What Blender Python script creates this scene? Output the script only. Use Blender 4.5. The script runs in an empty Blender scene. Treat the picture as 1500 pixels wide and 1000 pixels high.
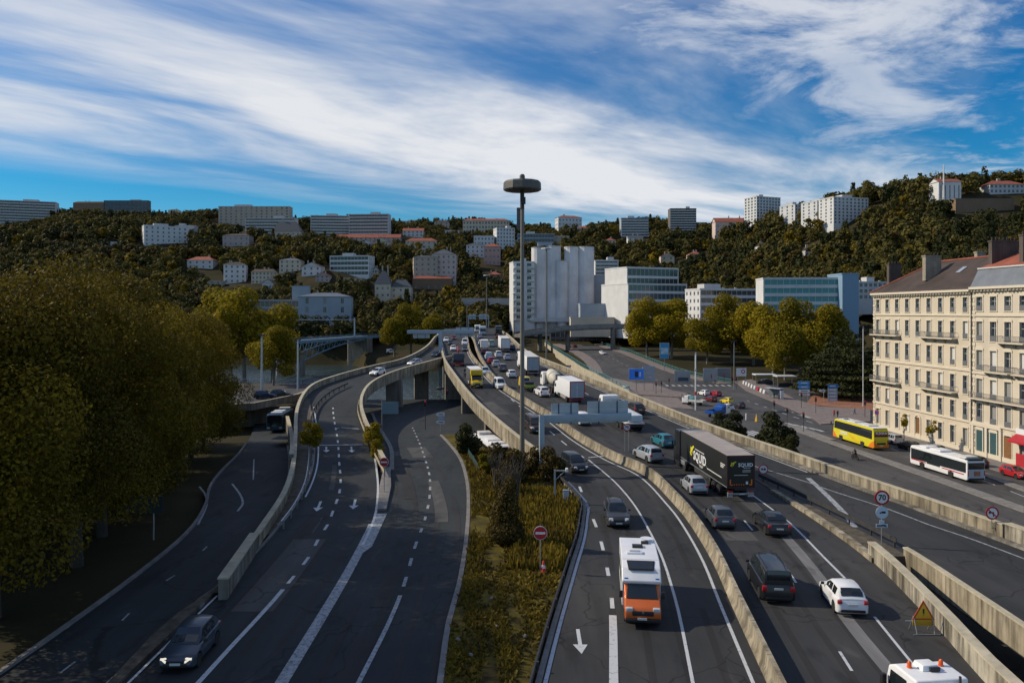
import bpy, bmesh, math, random
import numpy as np
from mathutils import Vector, Matrix, noise
random.seed(7)
RNG = np.random.default_rng(7)
SC = bpy.context.scene
COL = SC.collection
R = math.radians
V = Vector

# ------------------------------------------------------------------ camera and survey helpers
FPX, HY, CX, CAMZ = 1125.0, 456.0, 750.0, 17.0      # focal length / horizon row / centre column of the 1500 px wide photograph

def lerp(a, b, t): return a + (b - a) * t
def interp(tab, x):
 if x <= tab[0][0]: return tab[0][1]
 for (x0, y0), (x1, y1) in zip(tab, tab[1:]):
  if x <= x1:
   return y0 + (y1 - y0) * (x - x0) / (x1 - x0)
 return tab[-1][1]
def sstep(a, b, x):
 t = min(1, max(0, (x - a) / (b - a))); return t * t * (3 - 2 * t)

_ZH = [(0, 0), (66, 0), (84, .3), (100, .95), (113, 1.65), (128, 2.55), (145, 3.45), (165, 4.3), (200, 5.4), (250, 6.8), (300, 7.7), (360, 8.3), (420, 8.5), (900, 8.5)]
def zh(y): return (interp(_ZH, y - 6) + interp(_ZH, y) + interp(_ZH, y + 6)) / 3     # motorway and ramp: climbs onto the viaduct
def zm(y): return (interp([(0, 0), (72, 0), (110, -1), (150, -2.5), (180, -3), (900, -3)], y - 4) + interp([(0, 0), (72, 0), (110, -1), (150, -2.5), (180, -3), (900, -3)], y + 4)) / 2
def zf(y): return interp([(0, 0), (58, 0), (85, -1), (125, -2.6), (150, -3.2), (900, -3.2)], y)
ZS = -5.35
def zs(y): return ZS
def zb(y): return interp([(0, ZS), (232, ZS), (250, ZS + .5), (332, -1), (435, 0), (900, 0)], y)   # avenue climbing to the far bridge

def hit(px, py, zfun, dz=0.0):
 """sight line of a surveyed photo point -> where it meets the surface z = zfun(y) + dz"""
 k = (py - HY) / FPX
 lo, hi = 5.0, 1500.0
 for _ in range(60):
  y = (lo + hi) / 2
  if (CAMZ - zfun(y) - dz) - k * y > 0: lo = y
  else: hi = y
 return V(((px - CX) / FPX * y, y, zfun(y)))
def at_d(px, py, d): return V(((px - CX) / FPX * d, d, CAMZ - (py - HY) / FPX * d))

def trace(pts, zfun, dz=0.0, near=None):
 P = sorted((hit(x, y, zfun, dz) for x, y in pts), key=lambda p: p.y)
 if near is not None and P[0].y > near:
  a, b = P[0], P[1]
  t = (near - a.y) / (b.y - a.y)
  x = a.x + (b.x - a.x) * t
  P.insert(0, V((x, near, zfun(near))))
 return P
def resample(P, step=2.0):
 """Catmull-Rom through the surveyed points, roughly one point per step"""
 out = []
 n = len(P)
 for i in range(n - 1):
  p0, p1, p2, p3 = P[max(i - 1, 0)], P[i], P[i + 1], P[min(i + 2, n - 1)]
  L = (p2 - p1).length
  k = max(1, int(L / step))
  for j in range(k):
   t = j / k
   m1, m2 = (p2 - p0) * .5, (p3 - p1) * .5
   d1 = (p2 - p0).length or 1; d3 = (p3 - p1).length or 1
   m1 = (p2 - p0) / d1 * L; m2 = (p3 - p1) / d3 * L
   t2, t3 = t * t, t * t * t
   out.append(p1 * (2 * t3 - 3 * t2 + 1) + m1 * (t3 - 2 * t2 + t) + p2 * (-2 * t3 + 3 * t2) + m2 * (t3 - t2))
 out.append(P[-1].copy())
 return out
def path(pts, zfun, dz=0.0, near=None, step=2.0):
 P = resample(trace(pts, zfun, dz, near), step)
 for p in P: p.z = zfun(p.y)
 return P
def x_at(P, y):
 if y <= P[0].y:
  a, b = P[0], P[1]
 elif y >= P[-1].y:
  a, b = P[-2], P[-1]
 else:
  a, b = P[0], P[1]
  for a, b in zip(P, P[1:]):
   if a.y <= y <= b.y: break
 return a.x + (b.x - a.x) * (y - a.y) / ((b.y - a.y) or 1e-6)
def dir_at(P, y):
 a = V((x_at(P, y - 4), y - 4)); b = V((x_at(P, y + 4), y + 4))
 return (b - a).normalized()
def cut(P, y0, y1):
 Q = [p for p in P if y0 < p.y < y1]
 z0 = lambda y: interp([(p.y, p.z) for p in P], y)
 return [V((x_at(P, y0), y0, z0(y0)))] + Q + [V((x_at(P, y1), y1, z0(y1)))]
def offset(P, d):
 out = []
 for i, p in enumerate(P):
  a, b = P[max(i - 1, 0)], P[min(i + 1, len(P) - 1)]
  t = V((b.x - a.x, b.y - a.y)).normalized()
  out.append(V((p.x + t.y * d, p.y - t.x * d, p.z)))     # + d = to the right of travel away from camera
 return out

# ------------------------------------------------------------------ materials
MATS = {}
def _new(name):
 m = bpy.data.materials.new(name); m.use_nodes = True
 nt = m.node_tree
 return m, nt, nt.nodes['Principled BSDF']
def ramp(nt, fac, stops):
 r = nt.nodes.new('ShaderNodeValToRGB')
 e = r.color_ramp.elements
 while len(e) < len(stops): e.new(.5)
 for el, (p, c) in zip(e, stops):
  el.position = p; el.color = (*c, 1)
 nt.links.new(fac, r.inputs[0]); return r.outputs[0]
def noise_n(nt, scale, detail=4, rough=.55, vec=None, coord='Object', stretch=None):
 if vec is None:
  tc = nt.nodes.new('ShaderNodeTexCoord' if coord != 'Pos' else 'ShaderNodeNewGeometry')
  vec = tc.outputs['Position' if coord == 'Pos' else coord]
 if stretch:
  mp = nt.nodes.new('ShaderNodeMapping'); mp.inputs['Scale'].default_value = stretch
  nt.links.new(vec, mp.inputs[0]); vec = mp.outputs[0]
 n = nt.nodes.new('ShaderNodeTexNoise')
 n.inputs['Scale'].default_value = scale; n.inputs['Detail'].default_value = detail; n.inputs['Roughness'].default_value = rough
 nt.links.new(vec, n.inputs['Vector']); return n.outputs['Fac']
def mixc(nt, fac, a, b, mode='MIX'):
 n = nt.nodes.new('ShaderNodeMix'); n.data_type = 'RGBA'; n.blend_type = mode
 if isinstance(fac, (int, float)): n.inputs[0].default_value = fac
 else: nt.links.new(fac, n.inputs[0])
 for i, v in ((6, a), (7, b)):
  if isinstance(v, tuple): n.inputs[i].default_value = (*v, 1)
  else: nt.links.new(v, n.inputs[i])
 return n.outputs[2]
def mat(name, col, rough=.6, metal=0.0, var=.0, vscale=3.0, spec=.5, coat=0.0, emit=None, bump=0.0):
 if name in MATS: return MATS[name]
 m, nt, b = _new(name)
 b.inputs['Roughness'].default_value = rough; b.inputs['Metallic'].default_value = metal
 b.inputs['Specular IOR Level'].default_value = spec
 b.inputs['Coat Weight'].default_value = coat
 if coat: b.inputs['Coat Roughness'].default_value = .06
 if var:
  f = noise_n(nt, vscale, 5, .6)
  lo = tuple(c * (1 - var) for c in col); hi = tuple(min(1, c * (1 + var)) for c in col)
  nt.links.new(ramp(nt, f, [(.3, lo), (.7, hi)]), b.inputs['Base Color'])
 else:
  b.inputs['Base Color'].default_value = (*col, 1)
 if emit:
  b.inputs['Emission Color'].default_value = (*col, 1); b.inputs['Emission Strength'].default_value = emit
 m.diffuse_color = (*col, 1)
 MATS[name] = m; return m
def paint(name, col, metallic=.0):
 return mat('paint_' + name, col, .32 if not metallic else .36, metallic, var=.06, vscale=1.3, spec=.5, coat=.35)

def m_asphalt(name, lo, hi, scale=.35):
 m, nt, b = _new(name)
 big = noise_n(nt, .06, 5, .6, coord='Pos')
 streak = noise_n(nt, scale, 5, .65, coord='Pos', stretch=(1.6, .09, 1))
 fine = noise_n(nt, 22, 3, .7, coord='Pos')
 mid = tuple((a + c) / 2 for a, c in zip(lo, hi))
 c1 = ramp(nt, streak, [(.28, lo), (.5, mid), (.75, hi)])
 c2 = ramp(nt, big, [(.35, (.72, .74, .76)), (.65, (1.18, 1.16, 1.14))])
 c = mixc(nt, 1.0, c1, c2, 'MULTIPLY')
 c3 = ramp(nt, fine, [(.3, (.82, .82, .82)), (.72, (1.2, 1.2, 1.2))])
 c = mixc(nt, .8, c, c3, 'MULTIPLY')
 n5 = noise_n(nt, .55, 3, .6, coord='Pos', stretch=(1, .35, 1))
 c = mixc(nt, 1, c, ramp(nt, n5, [(.30, (.58, .58, .58)), (.42, (1, 1, 1)), (.62, (1, 1, 1)), (.72, (1.45, 1.43, 1.4))]), 'MULTIPLY')
 vo = nt.nodes.new('ShaderNodeTexVoronoi'); vo.feature = 'DISTANCE_TO_EDGE'; vo.inputs['Scale'].default_value = .16
 ge = nt.nodes.new('ShaderNodeNewGeometry'); nz = nt.nodes.new('ShaderNodeTexNoise'); nz.inputs['Scale'].default_value = .5; nt.links.new(ge.outputs['Position'], nz.inputs['Vector'])
 ad = nt.nodes.new('ShaderNodeVectorMath'); ad.operation = 'MULTIPLY_ADD'; ad.inputs[1].default_value = (3, 3, 0); nt.links.new(nz.outputs['Color'], ad.inputs[0]); nt.links.new(ge.outputs['Position'], ad.inputs[2]); nt.links.new(ad.outputs[0], vo.inputs['Vector'])
 c = mixc(nt, 1, c, ramp(nt, vo.outputs['Distance'], [(.004, (.5, .5, .5)), (.009, (1, 1, 1))]), 'MULTIPLY')
 nt.links.new(c, b.inputs['Base Color'])
 b.inputs['Roughness'].default_value = .82
 b.inputs['Specular IOR Level'].default_value = .3
 MATS[name] = m; return m
def m_concrete(name, col, stain=.5, scale=.6, joint=0):
 m, nt, b = _new(name)
 n1 = noise_n(nt, scale, 6, .65, coord='Pos')
 n2 = noise_n(nt, 1.4, 5, .7, coord='Pos', stretch=(1, 1, .12))
 d = tuple(c * (1 - stain) for c in col)
 c = ramp(nt, n1, [(.3, tuple(x * .82 for x in col)), (.65, tuple(min(1, x * 1.12) for x in col))])
 s = ramp(nt, n2, [(.42, d), (.62, (1, 1, 1))])
 s2 = ramp(nt, n2, [(.38, (1 - stain,) * 3), (.6, (1, 1, 1))])
 c = mixc(nt, 1, c, s2, 'MULTIPLY')
 if joint:
  g = nt.nodes.new('ShaderNodeNewGeometry'); sp = nt.nodes.new('ShaderNodeSeparateXYZ'); nt.links.new(g.outputs['Position'], sp.inputs[0])
  k = nt.nodes.new('ShaderNodeMath'); k.operation = 'PINGPONG'; k.inputs[1].default_value = joint / 2; nt.links.new(sp.outputs[1], k.inputs[0])
  c = mixc(nt, 1, c, ramp(nt, k.outputs[0], [(.015, (.35,) * 3), (.035, (1, 1, 1))]), 'MULTIPLY')
  n4 = noise_n(nt, .35, 2, .5, coord='Pos'); c = mixc(nt, 1, c, ramp(nt, n4, [(.35, (.72, .70, .66)), (.62, (1.1, 1.1, 1.1))]), 'MULTIPLY')
 nt.links.new(c, b.inputs['Base Color']); b.inputs['Roughness'].default_value = .85
 b.inputs['Specular IOR Level'].default_value = .25
 MATS[name] = m; return m
def m_road_paint(name, col, worn=.4):
 m, nt, b = _new(name)
 n1 = noise_n(nt, 3.5, 5, .75, coord='Pos')
 c = ramp(nt, n1, [(worn - .12, (.10, .105, .11)), (worn + .06, col)])
 nt.links.new(c, b.inputs['Base Color']); b.inputs['Roughness'].default_value = .7
 MATS[name] = m; return m
def m_leaf(name, stops, trans=.25):
 """stops: colours from dark to light kind of leaf, chosen per leaf clump by the mesh's own tint and per tree by its random"""
 m, nt, b = _new(name)
 at = nt.nodes.new('ShaderNodeAttribute'); at.attribute_name = 'tint'
 oi = nt.nodes.new('ShaderNodeObjectInfo')
 n1 = noise_n(nt, .35, 3, .6, coord='Pos')
 a = nt.nodes.new('ShaderNodeMath'); a.operation = 'MULTIPLY_ADD'; a.inputs[1].default_value = .55
 nt.links.new(at.outputs['Fac'], a.inputs[0])
 o = nt.nodes.new('ShaderNodeMath'); o.operation = 'MULTIPLY_ADD'; o.inputs[1].default_value = .3
 nt.links.new(oi.outputs['Random'], o.inputs[0]);
 q = nt.nodes.new('ShaderNodeMath'); q.operation = 'MULTIPLY_ADD'; q.inputs[1].default_value = .5; q.inputs[2].default_value = -.18
 nt.links.new(n1, q.inputs[0]); nt.links.new(q.outputs[0], o.inputs[2]); nt.links.new(o.outputs[0], a.inputs[2])
 k = len(stops)
 c = ramp(nt, a.outputs[0], [(i / (k - 1), s) for i, s in enumerate(stops)])
 nt.links.new(c, b.inputs['Base Color']); b.inputs['Roughness'].default_value = .7
 b.inputs['Specular IOR Level'].default_value = .12
 if trans:
  t = nt.nodes.new('ShaderNodeBsdfTranslucent'); nt.links.new(c, t.inputs[0])
  mx = nt.nodes.new('ShaderNodeMixShader'); mx.inputs[0].default_value = trans
  nt.links.new(b.outputs[0], mx.inputs[1]); nt.links.new(t.outputs[0], mx.inputs[2])
  nt.links.new(mx.outputs[0], nt.nodes['Material Output'].inputs[0])
 MATS[name] = m; return m

# ------------------------------------------------------------------ mesh builder
class MB:
 def __init__(s): s.v = []; s.f = []; s.m = []
 def add(s, vs, fs, mi=0):
  b = len(s.v); s.v.extend(tuple(v) for v in vs)
  for f in fs: s.f.append([b + i for i in f]); s.m.append(mi)
  return s
 def box(s, c, d, mi=0, rz=0.0, top=None):
  """centre, size; top=(sx,sy) scales the upper face"""
  hx, hy, hz = d[0] / 2, d[1] / 2, d[2] / 2
  tx, ty = (top or (1, 1))
  vs = []
  cr, sr = math.cos(rz), math.sin(rz)
  for (sx, sy, sz) in ((-1,-1,-1),(1,-1,-1),(1,1,-1),(-1,1,-1),(-1,-1,1),(1,-1,1),(1,1,1),(-1,1,1)):
   x, y = sx * hx * (tx if sz > 0 else 1), sy * hy * (ty if sz > 0 else 1)
   vs.append((c[0] + x * cr - y * sr, c[1] + x * sr + y * cr, c[2] + sz * hz))
  return s.add(vs, [(0,3,2,1),(4,5,6,7),(0,1,5,4),(1,2,6,5),(2,3,7,6),(3,0,4,7)], mi)
 def cyl(s, a, b, r0, r1=None, n=10, mi=0, cap=True):
  a, b = V(a), V(b); r1 = r0 if r1 is None else r1
  d = (b - a).normalized()
  u = d.orthogonal().normalized(); w = d.cross(u)
  vs = []
  for p, r in ((a, r0), (b, r1)):
   for i in range(n):
    t = 2 * math.pi * i / n
    vs.append(p + u * (r * math.cos(t)) + w * (r * math.sin(t)))
  fs = [(i, (i + 1) % n, n + (i + 1) % n, n + i) for i in range(n)]
  if cap: fs += [tuple(range(n - 1, -1, -1)), tuple(range(n, 2 * n))]
  return s.add(vs, fs, mi)
 def tube(s, P, r, n=8, mi=0):
  for a, b in zip(P, P[1:]): s.cyl(a, b, r, n=n, mi=mi)
  return s
 def lathe(s, prof, n=24, c=(0, 0, 0), mi=0):
  vs = []
  for r, z in prof:
   for i in range(n):
    t = 2 * math.pi * i / n
    vs.append((c[0] + r * math.cos(t), c[1] + r * math.sin(t), c[2] + z))
  fs = []
  for k in range(len(prof) - 1):
   for i in range(n):
    fs.append((k * n + i, k * n + (i + 1) % n, (k + 1) * n + (i + 1) % n, (k + 1) * n + i))
  fs += [tuple(range(n - 1, -1, -1)), tuple(range((len(prof) - 1) * n, len(prof) * n))]
  return s.add(vs, fs, mi)
 def prism(s, poly, z0, z1, mi=0):
  n = len(poly)
  vs = [(x, y, z0) for x, y in poly] + [(x, y, z1) for x, y in poly]
  fs = [tuple(range(n - 1, -1, -1)), tuple(range(n, 2 * n))] + [(i, (i + 1) % n, n + (i + 1) % n, n + i) for i in range(n)]
  return s.add(vs, fs, mi)
 def side(s, poly, x0, x1, mi=0):
  """a side profile of (y, z) points extruded across x"""
  n = len(poly)
  vs = [(x0, y, z) for y, z in poly] + [(x1, y, z) for y, z in poly]
  fs = [tuple(range(n)), tuple(range(2 * n - 1, n - 1, -1))] + [(i, n + i, n + (i + 1) % n, (i + 1) % n) for i in range(n)]
  return s.add(vs, fs, mi)
 def front(s, poly, y0, y1, mi=0):
  """a front outline of (x, z) points extruded along y"""
  n = len(poly)
  vs = [(x, y0, z) for x, z in poly] + [(x, y1, z) for x, z in poly]
  fs = [tuple(range(n)), tuple(range(2 * n - 1, n - 1, -1))] + [(i, n + i, n + (i + 1) % n, (i + 1) % n) for i in range(n)]
  return s.add(vs, fs, mi)
 def loft(s, rings, mi=0, cap=True):
  n = len(rings[0]); vs = [p for r in rings for p in r]
  fs = []
  for k in range(len(rings) - 1):
   for i in range(n):
    fs.append((k * n + i, k * n + (i + 1) % n, (k + 1) * n + (i + 1) % n, (k + 1) * n + i))
  if cap: fs += [tuple(range(n - 1, -1, -1)), tuple(range((len(rings) - 1) * n, len(rings) * n))]
  return s.add(vs, fs, mi)
 def quad(s, a, b, c, d, mi=0): return s.add([a, b, c, d], [(0, 1, 2, 3)], mi)
 def slab(s, pts, n, th, mi=0):
  """a thin plate: quad/polygon pts moved out by th along n"""
  n = V(n).normalized()
  k = len(pts)
  a = [V(p) for p in pts]; b = [p + n * th for p in a]
  return s.add(a + b, [tuple(range(k - 1, -1, -1)), tuple(range(k, 2 * k))] + [(i, (i + 1) % k, k + (i + 1) % k, k + i) for i in range(k)], mi)
 def sweep(s, P, sec, mi=0, cap=True):
  """sec: (offset to the right, height) outline swept along path P"""
  rings = []
  for i, p in enumerate(P):
   a, b = P[max(i - 1, 0)], P[min(i + 1, len(P) - 1)]
   t = V((b.x - a.x, b.y - a.y)).normalized()
   rings.append([(p.x + t.y * o, p.y - t.x * o, p.z + h) for o, h in sec])
  return s.loft(rings, mi, cap)
 def mesh(s, name, mats, smooth=0.0, bevel=0.0, seg=2, fix=False):
  me = bpy.data.meshes.new(name)
  me.from_pydata(s.v, [], s.f)
  for m in (mats if isinstance(mats, (list, tuple)) else [mats]): me.materials.append(m)
  if any(s.m): me.polygons.foreach_set('material_index', s.m)
  if bevel or fix:
   bm = bmesh.new(); bm.from_mesh(me)
   bmesh.ops.recalc_face_normals(bm, faces=bm.faces)
   if bevel:
    ed = [e for e in bm.edges if len(e.link_faces) == 2 and e.calc_face_angle(0) > .45]
    bmesh.ops.bevel(bm, geom=ed, offset=bevel, segments=seg, affect='EDGES', profile=.6, clamp_overlap=True)
   bm.to_mesh(me); bm.free()
  if smooth or bevel:
   me.polygons.foreach_set('use_smooth', [True] * len(me.polygons))
   me.set_sharp_from_angle(angle=R(smooth or 38))
  me.update(); return me
 def obj(s, name, mats, parent=None, loc=None, **k):
  return link(name, s.mesh(name, mats, **k), parent, loc)

def link(name, me, parent=None, loc=None):
 o = bpy.data.objects.new(name, me); COL.objects.link(o)
 if parent: o.parent = parent
 if loc is not None: o.location = loc
 return o
def tag(o, label=None, cat=None, group=None, kind=None):
 if label: o['label'] = label
 if cat: o['category'] = cat
 if group: o['group'] = group
 if kind: o['kind'] = kind
 return o
def thing(name, label, cat, loc=(0, 0, 0), rz=0.0, group=None):
 o = bpy.data.objects.new(name, None); COL.objects.link(o)
 o.empty_display_size = .3
 o.location = loc; o.rotation_euler = (0, 0, rz)
 return tag(o, label, cat, group)
def struct(o): o['kind'] = 'structure'; return o
def move_tree(src, parent=None):
 c = src.copy(); COL.objects.link(c); c.parent = parent
 for ch in src.children: move_tree(ch, c)
 return c
def np_mesh(name, verts, quads, mats, tint=None):
 me = bpy.data.meshes.new(name)
 nv, nf = len(verts), len(quads)
 me.vertices.add(nv); me.vertices.foreach_set('co', np.ascontiguousarray(verts, dtype=np.float32).ravel())
 me.loops.add(nf * 4); me.loops.foreach_set('vertex_index', np.ascontiguousarray(quads, dtype=np.int32).ravel())
 me.polygons.add(nf)
 me.polygons.foreach_set('loop_start', np.arange(0, nf * 4, 4, dtype=np.int32))
 me.polygons.foreach_set('loop_total', np.full(nf, 4, dtype=np.int32))
 for m in (mats if isinstance(mats, (list, tuple)) else [mats]): me.materials.append(m)
 if tint is not None:
  a = me.attributes.new('tint', 'FLOAT', 'FACE'); a.data.foreach_set('value', np.ascontiguousarray(tint, dtype=np.float32))
 me.update(calc_edges=True); me.validate(); return me
_TXT = {}
def text_mesh(s, size, material, depth=.012, align='CENTER', bold=.0):
 key = (s, size, material.name, depth, align, bold)
 if key in _TXT: return _TXT[key]
 c = bpy.data.curves.new('lettering', 'FONT'); c.body = s; c.size = size; c.extrude = depth; c.align_x = align; c.align_y = 'CENTER'
 c.offset = bold; c.resolution_u = 2
 o = bpy.data.objects.new('lettering', c); COL.objects.link(o)
 bpy.context.view_layer.update()
 me = bpy.data.meshes.new_from_object(o.evaluated_get(bpy.context.evaluated_depsgraph_get()))
 bpy.data.objects.remove(o); bpy.data.curves.remove(c)
 me.materials.clear(); me.materials.append(material)
 _TXT[key] = me; return me
def lettering(s, size, material, parent, loc, face='-y', name='lettering', label=None, **k):
 """text lying in the x-z plane of its parent; face says which way it reads"""
 o = link(name, text_mesh(s, size, material, **k), parent, loc)
 o.rotation_euler = {'-y': (R(90), 0, 0), '+y': (R(90), 0, R(180)), '-x': (R(90), 0, R(-90)), '+x': (R(90), 0, R(90)), 'up': (0, 0, 0)}[face]
 if label: o['label'] = label
 return o
# ------------------------------------------------------------------ camera, sun, sky
cam = bpy.data.cameras.new('camera'); cam.lens = 27.0; cam.sensor_width = 36.0
cam.shift_y = -(500 - HY) / 1500.0
cam.clip_start = .5; cam.clip_end = 8000
co = bpy.data.objects.new('camera', cam); COL.objects.link(co)
co.location = (0, 0, CAMZ); co.rotation_euler = (R(90), 0, 0)
SC.camera = co
SUN_EL, SUN_AZ = 35.0, -78.0           # azimuth from +Y towards +X
sd = V((math.sin(R(SUN_AZ)) * math.cos(R(SUN_EL)), math.cos(R(SUN_AZ)) * math.cos(R(SUN_EL)), math.sin(R(SUN_EL))))
sl = bpy.data.lights.new('sun', 'SUN'); sl.energy = 4.1; sl.angle = R(.6); sl.color = (1.0, .87, .68)
so = bpy.data.objects.new('sun', sl); COL.objects.link(so)
so.rotation_euler = (-sd).to_track_quat('-Z', 'Y').to_euler(); so.location = (-60, 20, 60)

w = bpy.data.worlds.new('World'); SC.world = w; w.use_nodes = True
nt = w.node_tree; bg = nt.nodes['Background']; bg.inputs[1].default_value = .068
sky = nt.nodes.new('ShaderNodeTexSky'); sky.sky_type = 'NISHITA'; sky.sun_disc = False
sky.sun_elevation = R(SUN_EL); sky.sun_rotation = R(SUN_AZ); sky.air_density = 1.25; sky.dust_density = .25; sky.ozone_density = 1.6
hs = nt.nodes.new('ShaderNodeHueSaturation'); hs.inputs['Saturation'].default_value = 1.30; hs.inputs['Value'].default_value = 1.0
nt.links.new(sky.outputs[0], hs.inputs['Color'])
def N(t, **k):
 n = nt.nodes.new(t)
 for a, v in k.items(): setattr(n, a, v)
 return n
def M(op, a, b=None, c=None):
 n = N('ShaderNodeMath', operation=op)
 for i, v in enumerate((a, b, c)):
  if v is None: continue
  if isinstance(v, (int, float)): n.inputs[i].default_value = v
  else: nt.links.new(v, n.inputs[i])
 return n.outputs[0]
def SS(a, b, x):
 n = N('ShaderNodeMapRange', interpolation_type='SMOOTHSTEP')
 n.inputs[1].default_value = a; n.inputs[2].default_value = b
 nt.links.new(x, n.inputs[0]); return n.outputs[0]
tc = N('ShaderNodeTexCoord'); sx = N('ShaderNodeSeparateXYZ'); nt.links.new(tc.outputs['Generated'], sx.inputs[0])
zc = M('MAXIMUM', sx.outputs[2], .02)
u_ = M('DIVIDE', sx.outputs[0], M('ADD', zc, .03)); v_ = M('DIVIDE', sx.outputs[1], M('ADD', zc, .03))     # the plane of the cloud deck
a_ = M('MULTIPLY', M('ADD', u_, v_), .7071); b_ = M('MULTIPLY', M('SUBTRACT', v_, u_), .7071)
def NZ(ax, bx, scale, detail, rough, seed=0.0, dist=0.0):
 cb = N('ShaderNodeCombineXYZ'); nt.links.new(M('MULTIPLY', a_, ax), cb.inputs[0]); nt.links.new(M('MULTIPLY', b_, bx), cb.inputs[1]); cb.inputs[2].default_value = seed
 n = N('ShaderNodeTexNoise'); n.inputs['Scale'].default_value = scale; n.inputs['Detail'].default_value = detail; n.inputs['Roughness'].default_value = rough; n.inputs['Distortion'].default_value = dist
 nt.links.new(cb.outputs[0], n.inputs['Vector']); return n.outputs['Fac']
soft = NZ(.42, .8, 1.0, 6, .58, 3.1, .5)
wisp = NZ(.30, 1.0, 1.5, 7, .58, 7.7, .5)
puff = NZ(.9, 1.15, 1.7, 8, .62, 4.4, .4)
bb = M('ADD', b_, M('MULTIPLY', M('SUBTRACT', soft, .5), 1.9))
tex = M('ADD', M('MULTIPLY', wisp, .22), M('MULTIPLY', soft, .78))
band = M('MULTIPLY', SS(.9, 2.3, bb), M('SUBTRACT', 1.0, SS(3.8, 5.6, bb)))         # the broad diagonal veil
band = M('MULTIPLY', band, M('ADD', .16, M('MULTIPLY', SS(.34, .60, tex), .84)))
low = M('MULTIPLY', SS(6.6, 9.0, bb), .5)                                               # pale veil over the horizon
right = M('MULTIPLY', M('SUBTRACT', 1.0, SS(1.2, 2.2, b_)), SS(.42, .66, puff))
rightv = M('MULTIPLY', M('SUBTRACT', 1.0, SS(.2, 1.8, b_)), M('MULTIPLY', SS(.40, .70, soft), .6))
dens = M('MAXIMUM', M('MAXIMUM', band, low), M('MAXIMUM', M('MULTIPLY', right, .8), rightv))
dens = M('MINIMUM', M('ADD', dens, M('MULTIPLY', SS(.52, .8, wisp), .06)), 1.0)
hor = M('MULTIPLY', M('SUBTRACT', 1.0, SS(.02, .17, sx.outputs[2])), .28)
dens = M('MAXIMUM', dens, hor)
cr = N('ShaderNodeValToRGB'); nt.links.new(tex, cr.inputs[0])
cr.color_ramp.elements[0].position = .36; cr.color_ramp.elements[0].color = (7.2, 8.3, 10.2, 1)
cr.color_ramp.elements[1].position = .60; cr.color_ramp.elements[1].color = (11.4, 11.7, 12.3, 1)
mx = N('ShaderNodeMix', data_type='RGBA'); nt.links.new(dens, mx.inputs[0])
tn = N('ShaderNodeMix', data_type='RGBA', blend_type='MULTIPLY'); tn.inputs[0].default_value = 1.0; tn.inputs[7].default_value = (.15, .84, 1.36, 1); nt.links.new(hs.outputs[0], tn.inputs[6]); nt.links.new(tn.outputs[2], mx.inputs[6]); nt.links.new(cr.outputs[0], mx.inputs[7])
nt.links.new(mx.outputs[2], bg.inputs[0])

SC.view_settings.view_transform = 'Standard'; SC.view_settings.look = 'None'; SC.view_settings.exposure = 0.0
SC.view_settings.gamma = 1.0
SC.cycles.max_bounces = 6; SC.cycles.diffuse_bounces = 2; SC.cycles.glossy_bounces = 3; SC.cycles.transmission_bounces = 3
SC.cycles.transparent_max_bounces = 6; SC.cycles.caustics_reflective = False; SC.cycles.caustics_refractive = False
SC.cycles.use_denoising = True

# ------------------------------------------------------------------ shared materials
ASPH = m_asphalt('asphalt_motorway', (.024, .026, .028), (.048, .048, .049))
ASPH2 = m_asphalt('asphalt_slip_road_shade', (.017, .022, .025), (.034, .039, .042))  # left roads: their bluish shade is put into a darker asphalt colour
ASPH3 = m_asphalt('asphalt_street', (.052, .051, .052), (.088, .085, .084))
LINE = m_road_paint('road_paint', (.48, .50, .52), .40)
LINE_W = m_road_paint('road_paint_worn', (.34, .36, .38), .48)
CONC = m_concrete('concrete_cream', (.375, .33, .245), .6, joint=4)
CONC_D = m_concrete('concrete_grey', (.23, .215, .185), .5, joint=3)
CONC_W = m_concrete('concrete_streaked', (.42, .385, .31), .75, .9, joint=2.4)
PAVE = m_concrete('pavement_pink', (.215, .18, .168), .25)
PAVE_G = m_concrete('pavement_grey', (.22, .21, .20), .25)
DIRT = m_concrete('gritty_dirt', (.115, .098, .075), .5)
STEEL = mat('galvanised_steel', (.36, .38, .40), .45, .6, var=.15, vscale=2)
STEEL_B = mat('pale_blue_steel', (.33, .40, .46), .5, .2, var=.1, vscale=1)
RAIL_D = mat('weathered_rail', (.055, .055, .055), .6, .3, var=.3, vscale=2)
TEAL = mat('teal_paint', (.10, .30, .30), .5, .1, var=.1)
BLACK = mat('black_plastic', (.016, .016, .018), .5)
RUBBER = mat('tyre_rubber', (.014, .014, .014), .8)
RIM = mat('alloy_rim', (.42, .43, .45), .35, .8)
GLASS = mat('dark_glass', (.012, .017, .020), .06, 0, spec=.8, coat=.2)
CHROME = mat('chrome', (.55, .56, .58), .2, .9)
LAMP_W = mat('headlamp_glass', (.62, .64, .66), .12, .2, spec=.8)
LAMP_ON = mat('headlamp_on', (1.0, .88, .66), .2, emit=.7)
LAMP_R = mat('tail_lamp', (.42, .012, .018), .2, spec=.7)
LAMP_O = mat('amber_lamp', (.75, .19, .02), .3, spec=.6)
PLATE = mat('number_plate', (.60, .61, .58), .5)
WHITE = mat('white_sheet', (.74, .75, .76), .45, var=.05)
WHITE_D = mat('dusty_white', (.58, .57, .54), .5, var=.12)
SIGN_W = mat('sign_white', (.72, .73, .74), .45)
SIGN_R = mat('sign_red', (.42, .014, .024), .45)
SIGN_B = mat('sign_blue', (.020, .17, .47), .45)
SIGN_K = mat('sign_black', (.012, .012, .014), .5)
SIGN_Y = mat('sign_yellow', (.72, .42, .02), .5)
SIGN_BACK = mat('sign_back_aluminium', (.40, .45, .51), .42, .45, var=.1, vscale=1.2)
WATER_M, _nt, _b = _new('river_water')
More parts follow.
